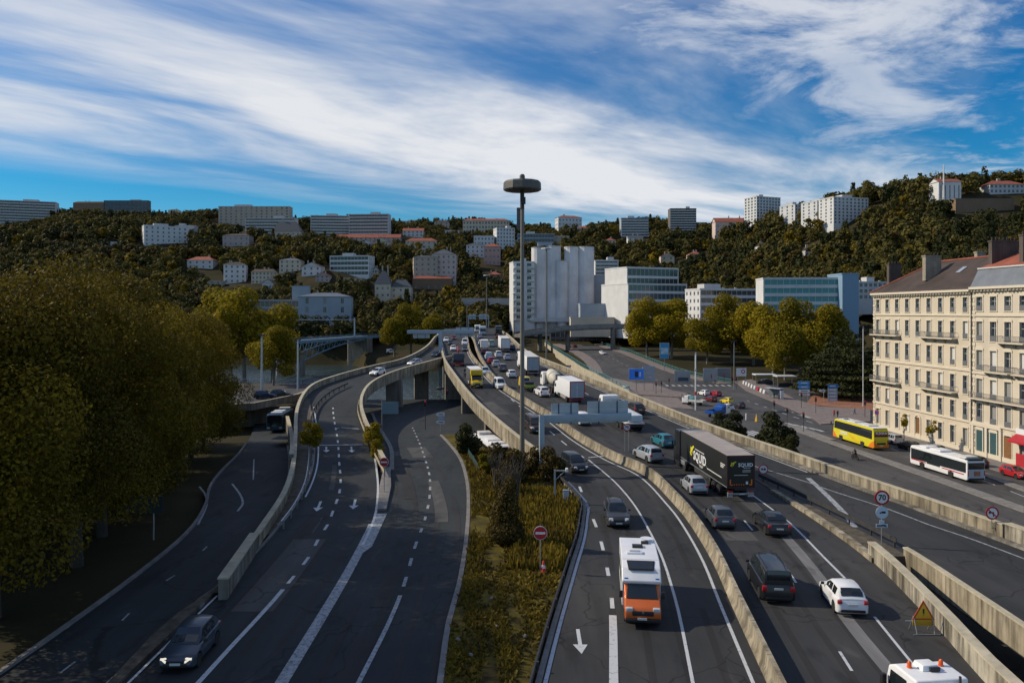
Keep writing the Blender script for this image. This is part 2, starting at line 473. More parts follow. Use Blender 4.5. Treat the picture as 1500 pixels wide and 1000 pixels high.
_b.inputs['Base Color'].default_value = (.03, .05, .055, 1); _b.inputs['Roughness'].default_value = .22
_bp = _nt.nodes.new('ShaderNodeBump'); _bp.inputs['Strength'].default_value = 1.0; _bp.inputs['Distance'].default_value = 1.2
_nt.links.new(noise_n(_nt, .45, 4, .6, coord='Pos', stretch=(1, .5, 1)), _bp.inputs['Height']); _nt.links.new(_bp.outputs[0], _b.inputs['Normal'])

# ------------------------------------------------------------------ road edges, surveyed from the photograph
RB = path([(741,488),(764,509),(782,520),(806,530),(838,542),(872,556),(900,567),(952,588),(998,606.5),(1044,624),(1090,640),(1136,655),(1180,670),(1260,698),(1327,720),(1385,740),(1460,766),(1500,780)], zh, 1.0, near=22)
MBT = path([(690,496),(695,514),(709,535),(723,551),(741,565),(764,579),(787,593),(810,606),(849,634),(900,662),(948,683),(996,727),(1020,756),(1051,804),(1080,864),(1148,1000)], zh, .9, near=22)      # ridge of the median barrier
LB = path([(646,500),(652,525),(665,545),(690,577),(720,605),(750,630),(775,650),(800,668),(815,678)], zh, 1.0)          # viaduct parapet, motorway side
LG = trace([(848,700),(853,725),(853,745),(848,775),(838,805),(825,845),(812,885),(797,935),(783,985),(779,1000)], zh, .7, near=22)
LB = resample([p for p in LG if p.y < 74] + [p for p in LB if p.y > 80][::6], 2.0)
for p in LB: p.z = zh(p.y)
RPL = path([(335,850),(385,775),(420,720),(432,680),(435,640),(437,600),(448,574),(465,560),(500,548),(545,536),(585,527),(610,517),(628,505),(638,493)], zh, 1.0, near=22)      # ramp parapet, outer
RPR = path([(645,524),(620,531),(590,539),(560,550),(540,562),(530,576),(527,592),(532,612),(541,632),(550,652),(560,672)], zh, 1.0)                                          # ramp parapet, inner
WL = path([(533,612),(545,650),(553,700),(553,730),(548,760),(530,800),(500,855),(470,905),(412,1000)], zh, 0, near=22)   # line between ramp and slip road
RGL = path([(250,928),(300,880),(368,815),(420,756),(446,715),(458,680),(460,640),(456,605)], zh, 0, near=22)                 # ramp's left kerb
MRR = path([(645,1000),(657,915),(672,860),(682,800),(686,745),(684,705),(674,672),(656,648),(640,632)], zm, 0, near=22)      # slip road, right kerb
FLL = path([(0,985),(100,915),(200,842),(272,782),(300,742),(308,712),(326,688),(350,664),(366,640),(374,618)], zf, 0, near=22)
FLR = path([(165,1000),(250,910),(330,855),(385,790),(413,735),(423,700),(424,670),(420,645),(417,622),(421,605)], zf, 0, near=22)
GLR = [V(p) for p in ((21.4, 22, 0), (21.6, 33, 0), (23.2, 42, 0), (24.7, 52, 0), (25.0, 60, 0), (24.8, 68, 0), (24.2, 77, 0))]     # motorway's right kerb by the gore
GLR = resample(GLR, 2.0)
RAMPL = resample([V(p) for p in ((26.3, 22, 0), (26.6, 33, 0), (27.2, 45, 0), (27.5, 52.6, 0), (27.2, 57, 0), (26.5, 63, 0), (25.6, 70, 0), (24.6, 77, 0))], 2.0)

# ------------------------------------------------------------------ terrain
_HILL = [(0, 385, 820, 116), (300, 385, 820, 115), (500, 375, 820, 111), (700, 400, 820, 104), (900, 400, 780, 100), (1050, 380, 700, 89), (1150, 330, 610, 84), (1290, 300, 540, 90), (1400, 290, 520, 95), (1500, 285, 520, 97)]
def bearing(x, y): return 750 + 1125 * x / max(y, 1)
def hillz(x, y):
 px = bearing(x, y)
 y0 = interp([(a, b) for a, b, c, d in _HILL], px); y1 = interp([(a, c) for a, b, c, d in _HILL], px); zr = interp([(a, d) for a, b, c, d in _HILL], px)
 t = min(1, max(0, (y - y0) / (y1 - y0)))
 s = t * t * (3 - 2 * t) * .55 + t * .45
 if px > 1100: s = lerp(s, min(1, t * 1.35) ** .8, min(1, (px - 1100) / 200) * .6)
 if y > y1: s = 1 - min(.25, (y - y1) / 2500)
 n = noise.noise(V((x * .011, y * .011, 2))) * 7 + noise.noise(V((x * .03, y * .03, 5))) * 2.5
 return s, zr, n
def ground_z(x, y):
 xv = x_at(MBT, y) if y < 290 else x_at(MBT, 290)
 right = interp([(0, -5.75), (232, -5.75), (250, -5.3), (332, -1.6), (435, -.6), (600, 0)], y)
 left = interp([(0, -.4), (56, -.4), (85, -1.5), (125, -3.1), (150, -3.7), (172, -3.7), (178, -3.7)], y)
 if y > 330: left = lerp(-3.7, 1.8, sstep(352, 392, y))
 t = sstep(xv + 2, xv + 9, x)
 z = lerp(left, right, t)
 # river channel
 y2 = lerp(372, 334, sstep(-80, -55, x))
 m = min(sstep(178, 190, y), 1 - sstep(y2 - 9, y2 + 3, y)) * (1 - sstep(2, 30, x))
 z = lerp(z, -11.5, m)
 s, zr, n = hillz(x, y)
 if s > 0: z = z + (zr - z) * s + n * min(1, s * 4)
 return z
xs = sorted(set([round(-1000 + i * 25) for i in range(81)] + [round(-140 + i * 3.5, 1) for i in range(81)]))
ys = sorted(set([-40, -15, 5] + [10 + i * 3.5 for i in range(125)] + [450 + i * 9 for i in range(56)] + [960, 1050, 1200, 1500, 2200, 4000]))
vs = [(x, y, ground_z(x, y)) for y in ys for x in xs]
nx = len(xs)
fs = [(j * nx + i, j * nx + i + 1, (j + 1) * nx + i + 1, (j + 1) * nx + i) for j in range(len(ys) - 1) for i in range(nx - 1)]
GR, nt2, b2 = _new('terrain_soil_shade')
c = ramp(nt2, noise_n(nt2, .05, 6, .65, coord='Pos'), [(.3, (.020, .022, .010)), (.5, (.038, .033, .016)), (.7, (.055, .045, .022))])  # soil kept dark brown-green so gaps between the trees read as shadow
nt2.links.new(c, b2.inputs['Base Color']); b2.inputs['Roughness'].default_value = .95; b2.inputs['Specular IOR Level'].default_value = .1
me = bpy.data.meshes.new('terrain'); me.from_pydata(vs, [], fs); me.materials.append(GR)
me.polygons.foreach_set('use_smooth', [True] * len(me.polygons))
struct(link('terrain', me))
rv = MB().quad((-420, 160, -8.6), (40, 160, -8.6), (40, 395, -8.6), (-420, 395, -8.6))
struct(rv.obj('river', WATER_M))

def terrain_hit(px, py, d0=120.0):
 k = (py - HY) / FPX; ux = (px - CX) / FPX
 y = d0
 while y < 1400:
  if CAMZ - k * y <= ground_z(ux * y, y): break
  y += 4
 lo, hi = y - 4, y
 for _ in range(14):
  m = (lo + hi) / 2
  if CAMZ - k * m <= ground_z(ux * m, m): hi = m
  else: lo = m
 return V((ux * hi, hi, CAMZ - k * hi))

# ------------------------------------------------------------------ road decks
def ribbon(A, B, y0, y1, zfun, step=2.5, depth=0.0, bot=True, cross=1, lift=0.0):
 mb = MB(); n = max(2, int((y1 - y0) / step) + 1)
 L = []; Q = []
 for i in range(n):
  y = lerp(y0, y1, i / (n - 1)); z = zfun(y) + lift
  L.append((x_at(A, y), y, z)); Q.append((x_at(B, y), y, z))
 if depth:
  rings = [[a, b, (b[0], b[1], b[2] - depth), (a[0], a[1], a[2] - depth)] for a, b in zip(L, Q)]
  mb.loft(rings)
 else:
  for i in range(n - 1): mb.quad(L[i], Q[i], Q[i + 1], L[i + 1])
 return mb
MBL = offset(MBT, -.32); MBR = offset(MBT, .32)
MBL2 = [V((p.x - lerp(0, .75, sstep(140, 215, p.y)), p.y, p.z)) for p in MBL]     # the two barriers part further up the viaduct
MBR2 = [V((p.x + lerp(0, .75, sstep(140, 215, p.y)), p.y, p.z)) for p in MBR]
YE = 425.0
hw_l = struct(ribbon(LB, MBL2, 22, YE, zh, depth=1.1).obj('motorway', ASPH))
hw_r = struct(ribbon(MBR2, GLR, 22, 77, zh, depth=1.1).obj('motorway', ASPH))
hw_r2 = struct(ribbon(MBR2, RB, 77, YE, zh, depth=1.1).obj('motorway', ASPH))
struct(ribbon(RAMPL, RB, 22, 77, zh, depth=1.25).obj('exit_ramp', ASPH))
struct(ribbon(GLR, RAMPL, 53.2, 77, lambda y: zh(y) + .06, depth=1.0).obj('gore_ground', DIRT))
struct(ribbon(RPL, RPR, 97, 205, zh, depth=1.0).obj('access_ramp', ASPH2))
struct(ribbon(RPL, WL, 36, 97, zh, depth=1.6).obj('access_ramp', ASPH2))
struct(ribbon(RPL, LB, 205, 232, zh, depth=1.0).obj('access_ramp', ASPH2))
struct(ribbon(RGL, WL, 22, 36, zh, depth=.4).obj('access_ramp', ASPH2))
struct(ribbon(WL, MRR, 22, 112, zm, depth=1.2, lift=-.012).obj('slip_road', ASPH2))
struct(ribbon(FLL, FLR, 22, 137, zf, depth=1.0, lift=-.03).obj('underpass_road', ASPH2))
# yard and lower road under the viaduct
yd = MB()
for i in range(12):
 y0, y1 = 108 + i * 5.5, 113.5 + i * 5.5
 def q(x, y): return (x, y, max(ground_z(x, y) + .12, zm(y) - .06 if y > 100 else -9))
 yd.quad((-34, y0, zm(y0) - .03), (x_at(MBT, y0) + 4, y0, zm(y0) - .03), (x_at(MBT, y1) + 4, y1, zm(y1) - .03), (-34, y1, zm(y1) - .03))
struct(yd.obj('lower_road', ASPH2))
us = MB()
for k in range(8): y = 22 + k * 3; us.quad((x_at(FLR, y) - .5, y, -.06), (x_at(WL, y), y, -.06), (x_at(WL, y + 3), y + 3, -.06), (x_at(FLR, y + 3) - .5, y + 3, -.06))
struct(us.obj('road_apron', ASPH2))
# verge strip between ramp and underpass road, near the camera
vg = MB(); prev = None
for i in range(11):
 y = 22 + i * 3.0; a = V((x_at(FLR, y) - .1, y, .0)); b = V((max(x_at(RGL, y) + .1, x_at(FLR, y) + .3), y, .0)); h = .16
 if y < 33.5: h = .02
 cur = (V((a.x, y, -.2)), V((a.x, y, h)), V((lerp(a.x, b.x, .5), y, h * 1.3)), V((b.x, y, h)), V((b.x, y, -.2)))
 if prev:
  for p, q_, r_, s_ in zip(prev, prev[1:], cur[1:], cur): vg.quad(p, q_, r_, s_)
 prev = cur
struct(vg.obj('verge_strip', DIRT))
# pavement strip on the ramp between parapet and kerb
pv = MB(); ysn = [46 + i * 3 for i in range(28)]
for y0, y1 in zip(ysn, ysn[1:]):
 pv.add([(x_at(RPL, y0), y0, zh(y0) + .16), (x_at(RGL, y0), y0, zh(y0) + .16), (x_at(RGL, y1), y1, zh(y1) + .16), (x_at(RPL, y1), y1, zh(y1) + .16),
   (x_at(RGL, y0), y0, zh(y0) - .1), (x_at(RGL, y1), y1, zh(y1) - .1)], [(0, 1, 2, 3), (1, 4, 5, 2)])
struct(pv.obj('ramp_pavement', DIRT))

# ------------------------------------------------------------------ painted markings
def line_on(mb, P, zfun, width, y0=None, y1=None, dash=None, lift=.014, start=0.0, side=0.0):
 """paint along a path; dash = (painted, gap)"""
 P = [p for p in P if (y0 is None or p.y >= y0) and (y1 is None or p.y <= y1)]
 if side: P = offset(P, side)
 segs = []; s = -start; cur = []
 fine = []
 for a, b in zip(P, P[1:]):
  n = max(1, int((b - a).length / .5))
  fine += [a.lerp(b, i / n) for i in range(n)]
 fine.append(P[-1]); d = 0
 for i in range(len(fine) - 1):
  on = True
  if dash: on = ((d + start) % (dash[0] + dash[1])) < dash[0]
  if on: cur.append(fine[i])
  elif cur: segs.append(cur); cur = []
  d += (fine[i + 1] - fine[i]).length
 if cur: segs.append(cur + [fine[-1]])
 for g in segs:
  if len(g) < 2: continue
  g = g[::2] + ([g[-1]] if len(g) % 2 == 0 else [])
  A, B = offset(g, -width / 2), offset(g, width / 2)
  for i in range(len(g) - 1):
   mb.quad(*[(p.x, p.y, zfun(p.y) + lift) for p in (A[i], B[i], B[i + 1], A[i + 1])])
def arrow(mb, p, d, zfun, s=1.0, lift=.016, bend=0):
 d = V((d.x, d.y)).normalized(); r = V((d.y, -d.x))
 def P(a, b): return (p.x + d.x * a * s + r.x * b * s, p.y + d.y * a * s + r.y * b * s, zfun(p.y + d.y * a * s) + lift)
 mb.quad(P(-1.6, -.11), P(-1.6, .11), P(.5, .11), P(.5, -.11))
 mb.add([P(.5, -.42), P(.5, .42), P(1.7, 0)], [(0, 1, 2)])
 if bend: mb.quad(P(-1.6, -.11), P(-1.6, .11), P(-1.4, bend), P(-1.65, bend))
mk = MB()
lane1 = path([(862,744),(876,778),(886,816),(895,865),(898,910),(899,1000)], zh, 0, near=22)
line_on(mk, cut(lane1, 44, 74), zh, .24, dash=(2.6, 3.1), start=.8)
line_on(mk, cut(lane1, 26, 43), zh, .42)
solid1 = path([(869,679),(900,705),(929,739),(950,775),(970,816),(984,859),(995,900),(1015,1000)], zh, 0, near=22)
line_on(mk, cut(solid1, 22, 86), zh, .17)
lane2 = path([(869,679),(842,661),(800,627),(760,594),(724,563),(704,541),(690,515)], zh, 0)
line_on(mk, cut(lane2, 87, 260), zh, .17, dash=(3, 3.4))
line_on(mk, cut(offset(MBL2, -.62), 22, 300), zh, .18)
line_on(mk, cut(offset(LB, .55), 88, 300), zh, .16)
line_on(mk, cut(offset(LB, .42), 24, 76), zh, .20)
arrow(mk, hit(849, 938, zh), V((-.02, -1)), zh, .9)
ln = path([(842,672),(893,667)], zh, 0) if False else None
a, b = hit(862, 670, zh), hit(893, 667, zh); mk.quad(*[(p.x, p.y + e, zh(p.y) + .018) for p, e in ((a, -.15), (b, -.15), (b, .15), (a, .15))])
struct(mk.obj('lane_markings', LINE, hw_l))
mk = MB()
rw = path([(1100,723),(1156,765),(1208,817),(1244,853)], zh, 0)
line_on(mk, rw, zh, .17)
line_on(mk, path([(1281,903),(1323,955),(1368,1010)], zh, 0, near=30), zh, .15)
d1 = path([(1010,655),(1060,688),(1088,760),(1104,775),(1170,865),(1260,985)], zh, 0, near=25)
dd = path([(1180,875),(1161,845),(1097,770),(1086,757),(1040,705),(1002,668),(960,637),(905,600),(862,578),(820,556),(790,540),(766,525)], zh, 0, near=25)
line_on(mk, cut(dd, 25, 240), zh, .15, dash=(3, 9), start=1)
line_on(mk, cut(offset(MBR2, .7), 95, 300), zh, .12)
line_on(mk, cut(offset(RB, -1.3), 80, 300), zh, .17)
struct(mk.obj('lane_markings', LINE, hw_r))
mk = MB()
ex = path([(1130,690),(1180,705),(1216,718),(1300,745),(1360,768),(1420,788),(1500,818)], zh, 0, near=22)
line_on(mk, cut(ex, 24, 92), zh, .17)
gm = path([(1184,700),(1208,722),(1240,755),(1252,772)], zh, 0)
line_on(mk, gm, zh, .5)
struct(mk.obj('lane_markings', LINE_W, hw_r2))
mk = MB()      # tarred and worn strip in the right lane
wp = path([(1100,735),(1150,785),(1200,845),(1240,905),(1280,955),(1318,1000)], zh, 0, near=28)
line_on(mk, wp, zh, .75, lift=.009)
struct(mk.obj('worn_strip', m_asphalt('asphalt_patch_light', (.085, .085, .088), (.19, .19, .19)), hw_r))
mk = MB()
rc = path([(290,1000),(340,945),(400,880),(455,812),(466,790),(480,768),(489,745),(497,722),(499,700),(497,680),(496,660),(494,640),(490,618),(488,604),(488,594),(489,583),(493,573)], zh, 0, near=22)
line_on(mk, cut(rc, 22, 47), zh, .26)
line_on(mk, cut(rc, 48, 122), zh, .22, dash=(2.1, 1.9), start=.5)
line_on(mk, cut(WL, 56, 100), zh, .2)
line_on(mk, cut(RGL, 28, 46), zh, .14, side=.4)
line_on(mk, cut(RGL, 70, 120), zh, .16, side=.5)
a, b = hit(467, 652, zh), hit(531, 651, zh); mk.quad(*[(p.x, p.y + e, zh(p.y) + .02) for p, e in ((a, -.16), (b, -.16), (b, .16), (a, .16))])
for px, py in ((478, 658), (515, 658), (467, 741), (519, 738)):
 p = hit(px, py, zh); arrow(mk, p, -dir_at(rc, p.y), zh, .95 if py < 700 else 1.0)
p = hit(513, 627, zh); arrow(mk, p, V((.9, -.35)), zh, .9, bend=1.3)
struct(mk.obj('lane_markings', LINE, None))
mk = MB()
line_on(mk, cut(WL, 24, 61.5), zm, .62, lift=.012)
nose = [hit(x, y, zm) for x, y in ((551, 752), (567, 752), (545, 800), (528, 812))]
mk.quad(*[(p.x, p.y, .013) for p in nose])
struct(mk.obj('hatched_nose_marking', LINE_W))
mk = MB()
sc_ = path([(525,1000),(568,915),(590,862),(608,800),(622,762),(629,730),(630,705),(628,690),(622,670),(615,650),(607,632),(602,621)], zm, 0, near=22)
line_on(mk, cut(sc_, 22, 46), zm, .24); line_on(mk, cut(sc_, 47.5, 122), zm, .22, dash=(2.0, 1.7))
struct(mk.obj('lane_markings', LINE_W))
mk = MB()
fe = path([(0,985),(50,948),(100,917)], zf, 0, near=24)
line_on(mk, fe, zf, .14, lift=-.012); fc = path([(110,968),(142,944),(230,858),(262,838),(330,775)], zf, 0, near=24)
line_on(mk, cut(fc, 30, 60), zf, .12, dash=(1.6, 4.5), lift=-.012)
fa = path([(348,748),(356,738),(352,724),(340,708)], zf, 0); line_on(mk, fa, zf, .2, lift=-.01)
fb = path([(290,768),(303,738),(300,722),(292,712)], zf, 0); line_on(mk, fb, zf, .18, lift=-.01)
line_on(mk, path([(371,702),(372,672)], zf, 0), zf, .15, lift=-.01)
a = path([(158,1000),(198,964)], zf, 0); line_on(mk, a, zf, .22, lift=.004)
struct(mk.obj('lane_markings', LINE_W))

# repairs, sealed joints and oily tracks in the asphalt
mk = MB(); mk2 = MB(); rr = random.Random(3)
def patch(mb, P, zfun, y, off, wd, ln, lf=.006):
 Q = cut(offset(P, off), y, y + ln); line_on(mb, Q, zfun, wd, lift=lf)
for P, zfun, ys_, offs in ((MBR2, zh, (28, 150), (2.6, 5.8)), (MBL2, zh, (30, 150), (-2.6, -6)), (WL, zm, (26, 95), (2.5, 6)), (WL, zh, (38, 95), (-2.0, -4.6))):
 for k in range(7):
  patch(mk if k % 3 else mk2, P, zfun, rr.uniform(*ys_), rr.choice(offs) + rr.uniform(-.5, .5), rr.choice((.5, 1.1, 2.4)), rr.uniform(3, 16), .0055 + k * .0012)
 for o in offs:
  for e in (-.85, .85): line_on(mk, cut(offset(P, o + e), *ys_), zfun, .38, dash=(rr.uniform(14, 30), rr.uniform(2, 7)), lift=.003)
struct(mk.obj('asphalt_repairs', m_asphalt('asphalt_dark_patch', (.017, .017, .018), (.036, .035, .035)))); struct(mk2.obj('asphalt_repairs', m_asphalt('asphalt_pale_patch', (.055, .054, .052), (.092, .089, .085))))
# ------------------------------------------------------------------ barriers and parapets
def jersey(name, P, label, cat, mats, h=.9, wb=.32, wt=.12, depth=.02, group=None, shift=0.0):
 sec = [(-wb + shift, -depth), (wb + shift, -depth), (wb + shift, .12), (wt + .06 + shift, .38), (wt + shift, h), (-wt + shift, h), (-wt - .06 + shift, .38), (-wb + shift, .12)]
 return tag(MB().sweep(P, sec).obj(name, mats, smooth=40), label, cat, group)
def parapet(name, P, label, mats, h=1.0, th=.35, down=1.15, out=0.0, cap=True, cat='parapet', rib=0.0, capmat=None):
 """out < 0: stands to the left of the path, > 0 to the right"""
 s = 1 if out >= 0 else -1
 sec = [(0, h), (s * th, h), (s * th, -down), (0, -down)]
 o = tag(MB().sweep(P, sec).obj(name, mats), label, cat)
 if cap:
  sec2 = [(-s * .05, h + .002), (s * (th + .06), h + .002), (s * (th + .06), h + .10), (-s * .05, h + .10)]
  MB().sweep(P, sec2).obj('coping', capmat or CONC_CAP, o)
 if rib:
  mb = MB(); d = 0; last = None
  Q = offset(P, s * th)
  acc = 0
  for a, b in zip(Q, Q[1:]):
   L = (b - a).length; t = -acc
   ang = math.atan2(b.y - a.y, b.x - a.x)
   while t + rib <= L:
    t += rib
    p = a.lerp(b, t / L)
    mb.box((p.x, p.y, p.z + h / 2 - down / 2), (.05, .05, h + down - .06), 0, ang)
   acc = L - t
  mb.obj('joints', CONC_D, o)
 return o
CONC_CAP = m_concrete('coping_pale', (.47, .42, .31), .2)
jersey('median_barrier', cut(MBT, 22, 143), 'cream concrete median barrier curving between the two carriageways of the motorway', 'barrier', CONC, h=.95)
jersey('median_barrier', cut(MBL2, 143, 400), 'cream concrete barrier edging the oncoming lanes on the far viaduct, left one of the pair', 'barrier', CONC, h=.9, wb=.3)
jersey('median_barrier', cut(MBR2, 143, 400), 'cream concrete barrier beside the far queue of traffic, right one of the pair', 'barrier', CONC, h=.9, wb=.3)
parapet('viaduct_parapet', cut(RB, 80, 400), 'long cream concrete parapet between the queue of traffic and the lower street', CONC, out=1, down=1.1)
parapet('ramp_parapet', cut(RB, 57.5, 79.9), 'cream concrete parapet along the outer side of the exit ramp above the white bus', CONC, out=1, down=1.3)
parapet('streaked_wall', cut(RB, 22, 57.3), 'streaked concrete wall continuing the exit ramp parapet at the right edge of the view', CONC_W, out=1, down=1.3, h=1.15, th=.5)
parapet('viaduct_parapet', cut(LB, 82, 400), 'cream concrete parapet on the left edge of the viaduct above the parked bus', CONC, out=-1, down=1.0)
parapet('ramp_parapet', cut(RPR, 81.8, 196), 'cream concrete parapet on the inner side of the curving access ramp', CONC, out=1, down=1.05)
parapet('ramp_parapet', cut(RPL, 55, 300), 'long pale concrete parapet on the outer side of the curving access ramp', CONC, out=-1, down=1.6)
parapet('end_wall', cut(RPL, 45.5, 54.8), 'grey concrete end block of the ramp parapet beside the underpass road', CONC_D, out=-1, down=.8, h=1.15, th=.55)
parapet('divider_wall', [p + V((-.2, 0, 0)) for p in cut(GLR, 22, 53.0)], 'streaked concrete wall above the dark gap at the lower right edge of the motorway', CONC_W, h=1.05, th=.42, down=3.2, out=1, rib=2.4)
parapet('deck_edge', cut(RAMPL, 22, 53.4), 'ribbed pale concrete edge beam of the exit ramp above the dark gap', CONC, h=.55, th=.25, down=1.0, out=-1)
# low kerbs
def kerb(name, P, w=.3, h=.16, zf_=None, m=None, dz=0.0):
 return struct(MB().sweep(P, [(-w / 2, -.3), (w / 2, -.3), (w / 2, h + dz), (-w / 2, h + dz)]).obj(name, m or PAVE_G))
kerb('kerb', cut(RGL, 44, 120)); kerb('kerb', cut(MRR, 22, 112))
kerb('kerb', cut(offset(LB, .12), 24, 76), .26, .14, m=PAVE_G); kerb('kerb', cut(GLR, 22, 52)); kerb('kerb', cut(offset(GLR, -.1), 52, 72), .5, .32, m=CONC)
kerb('kerb', cut(offset(RB, -.55), 80, 250), .7, .18, m=CONC_D); kerb('kerb', cut(offset(RB, -.5), 22, 80), .6, .16, m=CONC_D)
kerb('kerb', cut(FLR, 45, 110)); kerb('kerb', cut(FLL, 22, 110), .25, .12)

def guardrail(name, P, label, m=STEEL, h=.72, post=3.0, double=False, group=None):
 root = thing(name, label, 'guardrail', tuple(P[0]), group=group)
 o = P[0]
 Q = [p - o for p in P]
 MB().sweep(Q, [(-.05, h - .32), (.03, h - .30), (-.01, h - .16), (.03, h - .02), (-.05, h)]).obj('rail', m, root)
 d = 0; nxt = .4; pm = None
 for a, b in zip(Q, Q[1:]):
  L = (b - a).length
  while nxt <= d + L:
   p = a.lerp(b, (nxt - d) / L)
   if pm is None: pm = MB().box((.09, 0, h / 2 - .15), (.1, .12, h + .3)).mesh('post', m)
   link('post', pm, root, p); nxt += post
  d += L
 return root
guardrail('guardrail', cut([p + V((-.15, 0, 0)) for p in LB], 24, 84), 'dark steel guardrail curving between the grass island and the oncoming lanes', RAIL_D, h=.5, post=4)
guardrail('guardrail', cut([p + V((.15, 0, .06)) for p in RAMPL], 55, 77), 'dark weathered guardrail on the gore between the exit ramp and the motorway', RAIL_D)
gr2 = path([(412,765),(432,738),(447,705),(452,675),(453,650)], zh, .6)
guardrail('guardrail', gr2, 'pale curved guardrail on the ramp verge below the clipped bush', STEEL)
gr3 = path([(452,642),(456,610),(466,588),(485,572),(510,560)], zh, .7)
guardrail('guardrail', gr3, 'dull guardrail along the upper bend of the access ramp', RAIL_D)
gr4 = path([(526,586),(524,600),(530,620),(541,645),(551,668),(563,690)], zh, .6)
guardrail('guardrail', gr4, 'rusty pale guardrail hugging the inner parapet down to the no entry sign', CONC_CAP)

# ------------------------------------------------------------------ island between slip road and motorway
def isl_z(t, y):
 r = interp([(0, .05), (76, .05), (84, -1.2), (100, -3.0), (115, -3.4)], y)
 return lerp(zm(y) + .12, r, sstep(.45, .95, t)) + .12 * math.sin(math.pi * t) + noise.noise(V((t * 4, y * .25, 0))) * .12 * math.sin(math.pi * t)
def isl_x(t, y): return lerp(x_at(MRR, y) + .15, x_at(LB, y) - (.25 if y < 80 else -.5), t)
mb = MB(); ny, nx_ = 46, 12
for j in range(ny):
 for i in range(nx_):
  y = lerp(22, 112, j / (ny - 1)); t = i / (nx_ - 1); mb.v.append((isl_x(t, y), y, isl_z(t, y)))
for j in range(ny - 1):
 for i in range(nx_ - 1):
  k = j * nx_ + i; mb.f.append([k, k + 1, k + nx_ + 1, k + nx_]); mb.m.append(0)
ISL, n3, b3 = _new('island_ground')
c3 = ramp(n3, noise_n(n3, .5, 6, .7, coord='Pos'), [(.32, (.030, .024, .012)), (.48, (.068, .055, .015)), (.6, (.115, .090, .016)), (.74, (.080, .062, .032))])
n3.links.new(c3, b3.inputs['Base Color']); b3.inputs['Roughness'].default_value = .95; b3.inputs['Specular IOR Level'].default_value = .1
struct(mb.obj('island_ground', ISL, smooth=60))
# raised nose between ramp and slip road
ns = [hit(x, y, zm) for x, y in ((553, 748), (566, 748), (573, 715), (572, 690), (562, 690), (556, 715))]
o = struct(MB().prism([(p.x, p.y) for p in ns], -.2, .2).obj('traffic_island', PAVE_G, bevel=.03))
ni = path([(574,690),(573,660),(563,640),(552,622),(545,606)], zm, 0)
kerb('kerb', ni, .5, .2)

# ------------------------------------------------------------------ street level on the right
def sheet(name, pts, z, m, th=0.0):
 mb = MB()
 if th: mb.prism(pts, z - .4, z + th)
 else: mb.add([(x, y, z) for x, y in pts], [tuple(range(len(pts)))])
 return struct(mb.obj(name, m))
def S(px, py): p = hit(px, py, zs); return (p.x, p.y)
mb = MB()
for y0, y1 in zip(range(20, 236, 6), range(26, 242, 6)):
 f0, f1 = max(x_at(RB, y0) - 1, 14) if y0 > 60 else 26, max(x_at(RB, y1) - 1, 14) if y1 > 60 else 26
 mb.quad((f0, y0, ZS), (86, y0, ZS), (86, y1, ZS), (f1, y1, ZS))
struct(mb.obj('street', ASPH3))
# the avenue climbing left to the far bridge
AVL = [V((24, 228, ZS)), V((27, 262, zb(262))), V((28.5, 300, zb(300))), V((26, 345, zb(345))), V((22, 400, zb(400))), V((18, 436, 0))]
AVR = [V((70, 228, ZS)), V((59, 262, zb(262))), V((54, 300, zb(300))), V((50, 345, zb(345))), V((47, 400, zb(400))), V((46, 436, 0))]
AVL, AVR = resample(AVL, 4), resample(AVR, 4)
struct(ribbon(AVL, AVR, 232, 434, lambda y: zb(y), depth=1.2, lift=-.02).obj('avenue', ASPH3))
# facade line of the street and its pavement
FX = lambda y: 69.7 + (148 - y) * .0833
pvm = MB()
pvm.prism([(FX(60) - 5.2, 60), (FX(60) + 1, 60), (FX(149) + 1, 149), (FX(149) - 5.2, 149)], ZS - .3, ZS + .16)
struct(pvm.obj('pavement', PAVE_G))
# strips separating bus lane and road
for pts in ([(1167,632),(1230,655),(1287,675),(1377,707),(1500,751),(1500,743),(1377,699.5),(1287,669),(1230,650),(1170,630)],
   [(1330,660),(1420,690),(1500,720),(1500,714),(1425,687),(1335,658)]):
 sheet('separator_kerb', [S(*p) for p in pts], ZS, PAVE_G, .16)
sheet('pavement', [S(*p) for p in ((1076,559),(1092,572),(1140,592),(1192,614),(1202,622),(1275,618),(1275,600),(1200,596),(1165,585),(1128,566),(1100,556))], ZS, PAVE, .16)
sheet('gravel_square', [S(*p) for p in ((1180,592),(1300,603),(1300,585),(1192,578))], ZS, m_concrete('red_gravel', (.30, .14, .085), .2), .12)
sheet('traffic_island', [S(*p) for p in ((935,577),(985,575),(1000,590),(1019,600),(985,597),(960,590))], ZS, PAVE, .15)
sheet('traffic_island', [S(*p) for p in ((905,568),(935,574),(985,572),(950,560),(925,560))], ZS, PAVE, .15)
sheet('traffic_island', [S(*p) for p in ((852,552),(905,552),(900,540),(880,532),(850,535))], ZS, PAVE, .15) if False else None
sheet('traffic_island', [S(*p) for p in ((1140,620),(1170,625),(1225,645),(1208,645),(1165,632))], ZS, PAVE_G, .15)
mk = MB()
for i in range(11):
 p = V(S(975 + i * 9.0, 563.5)); mk.quad(*[(p.x + a, p.y + b, ZS + .014) for a, b in ((-.35, -4), (.35, -4), (.2, 4), (-.5, 4))])
for i in range(4):
 p = V(S(1089 + i * 9.5, 634 + i * .2)); mk.quad(*[(p.x + a, p.y + b, ZS + .014) for a, b in ((-.3, -3.2), (.3, -3.2), (-.9, 3.2), (-1.5, 3.2))])
for i in range(4):
 p = V(S(1165 + i * 11, 622 + i * 2.2)); mk.quad(*[(p.x + a, p.y + b, ZS + .014) for a, b in ((-.3, -2.6), (.3, -2.6), (-.6, 2.6), (-1.2, 2.6))])
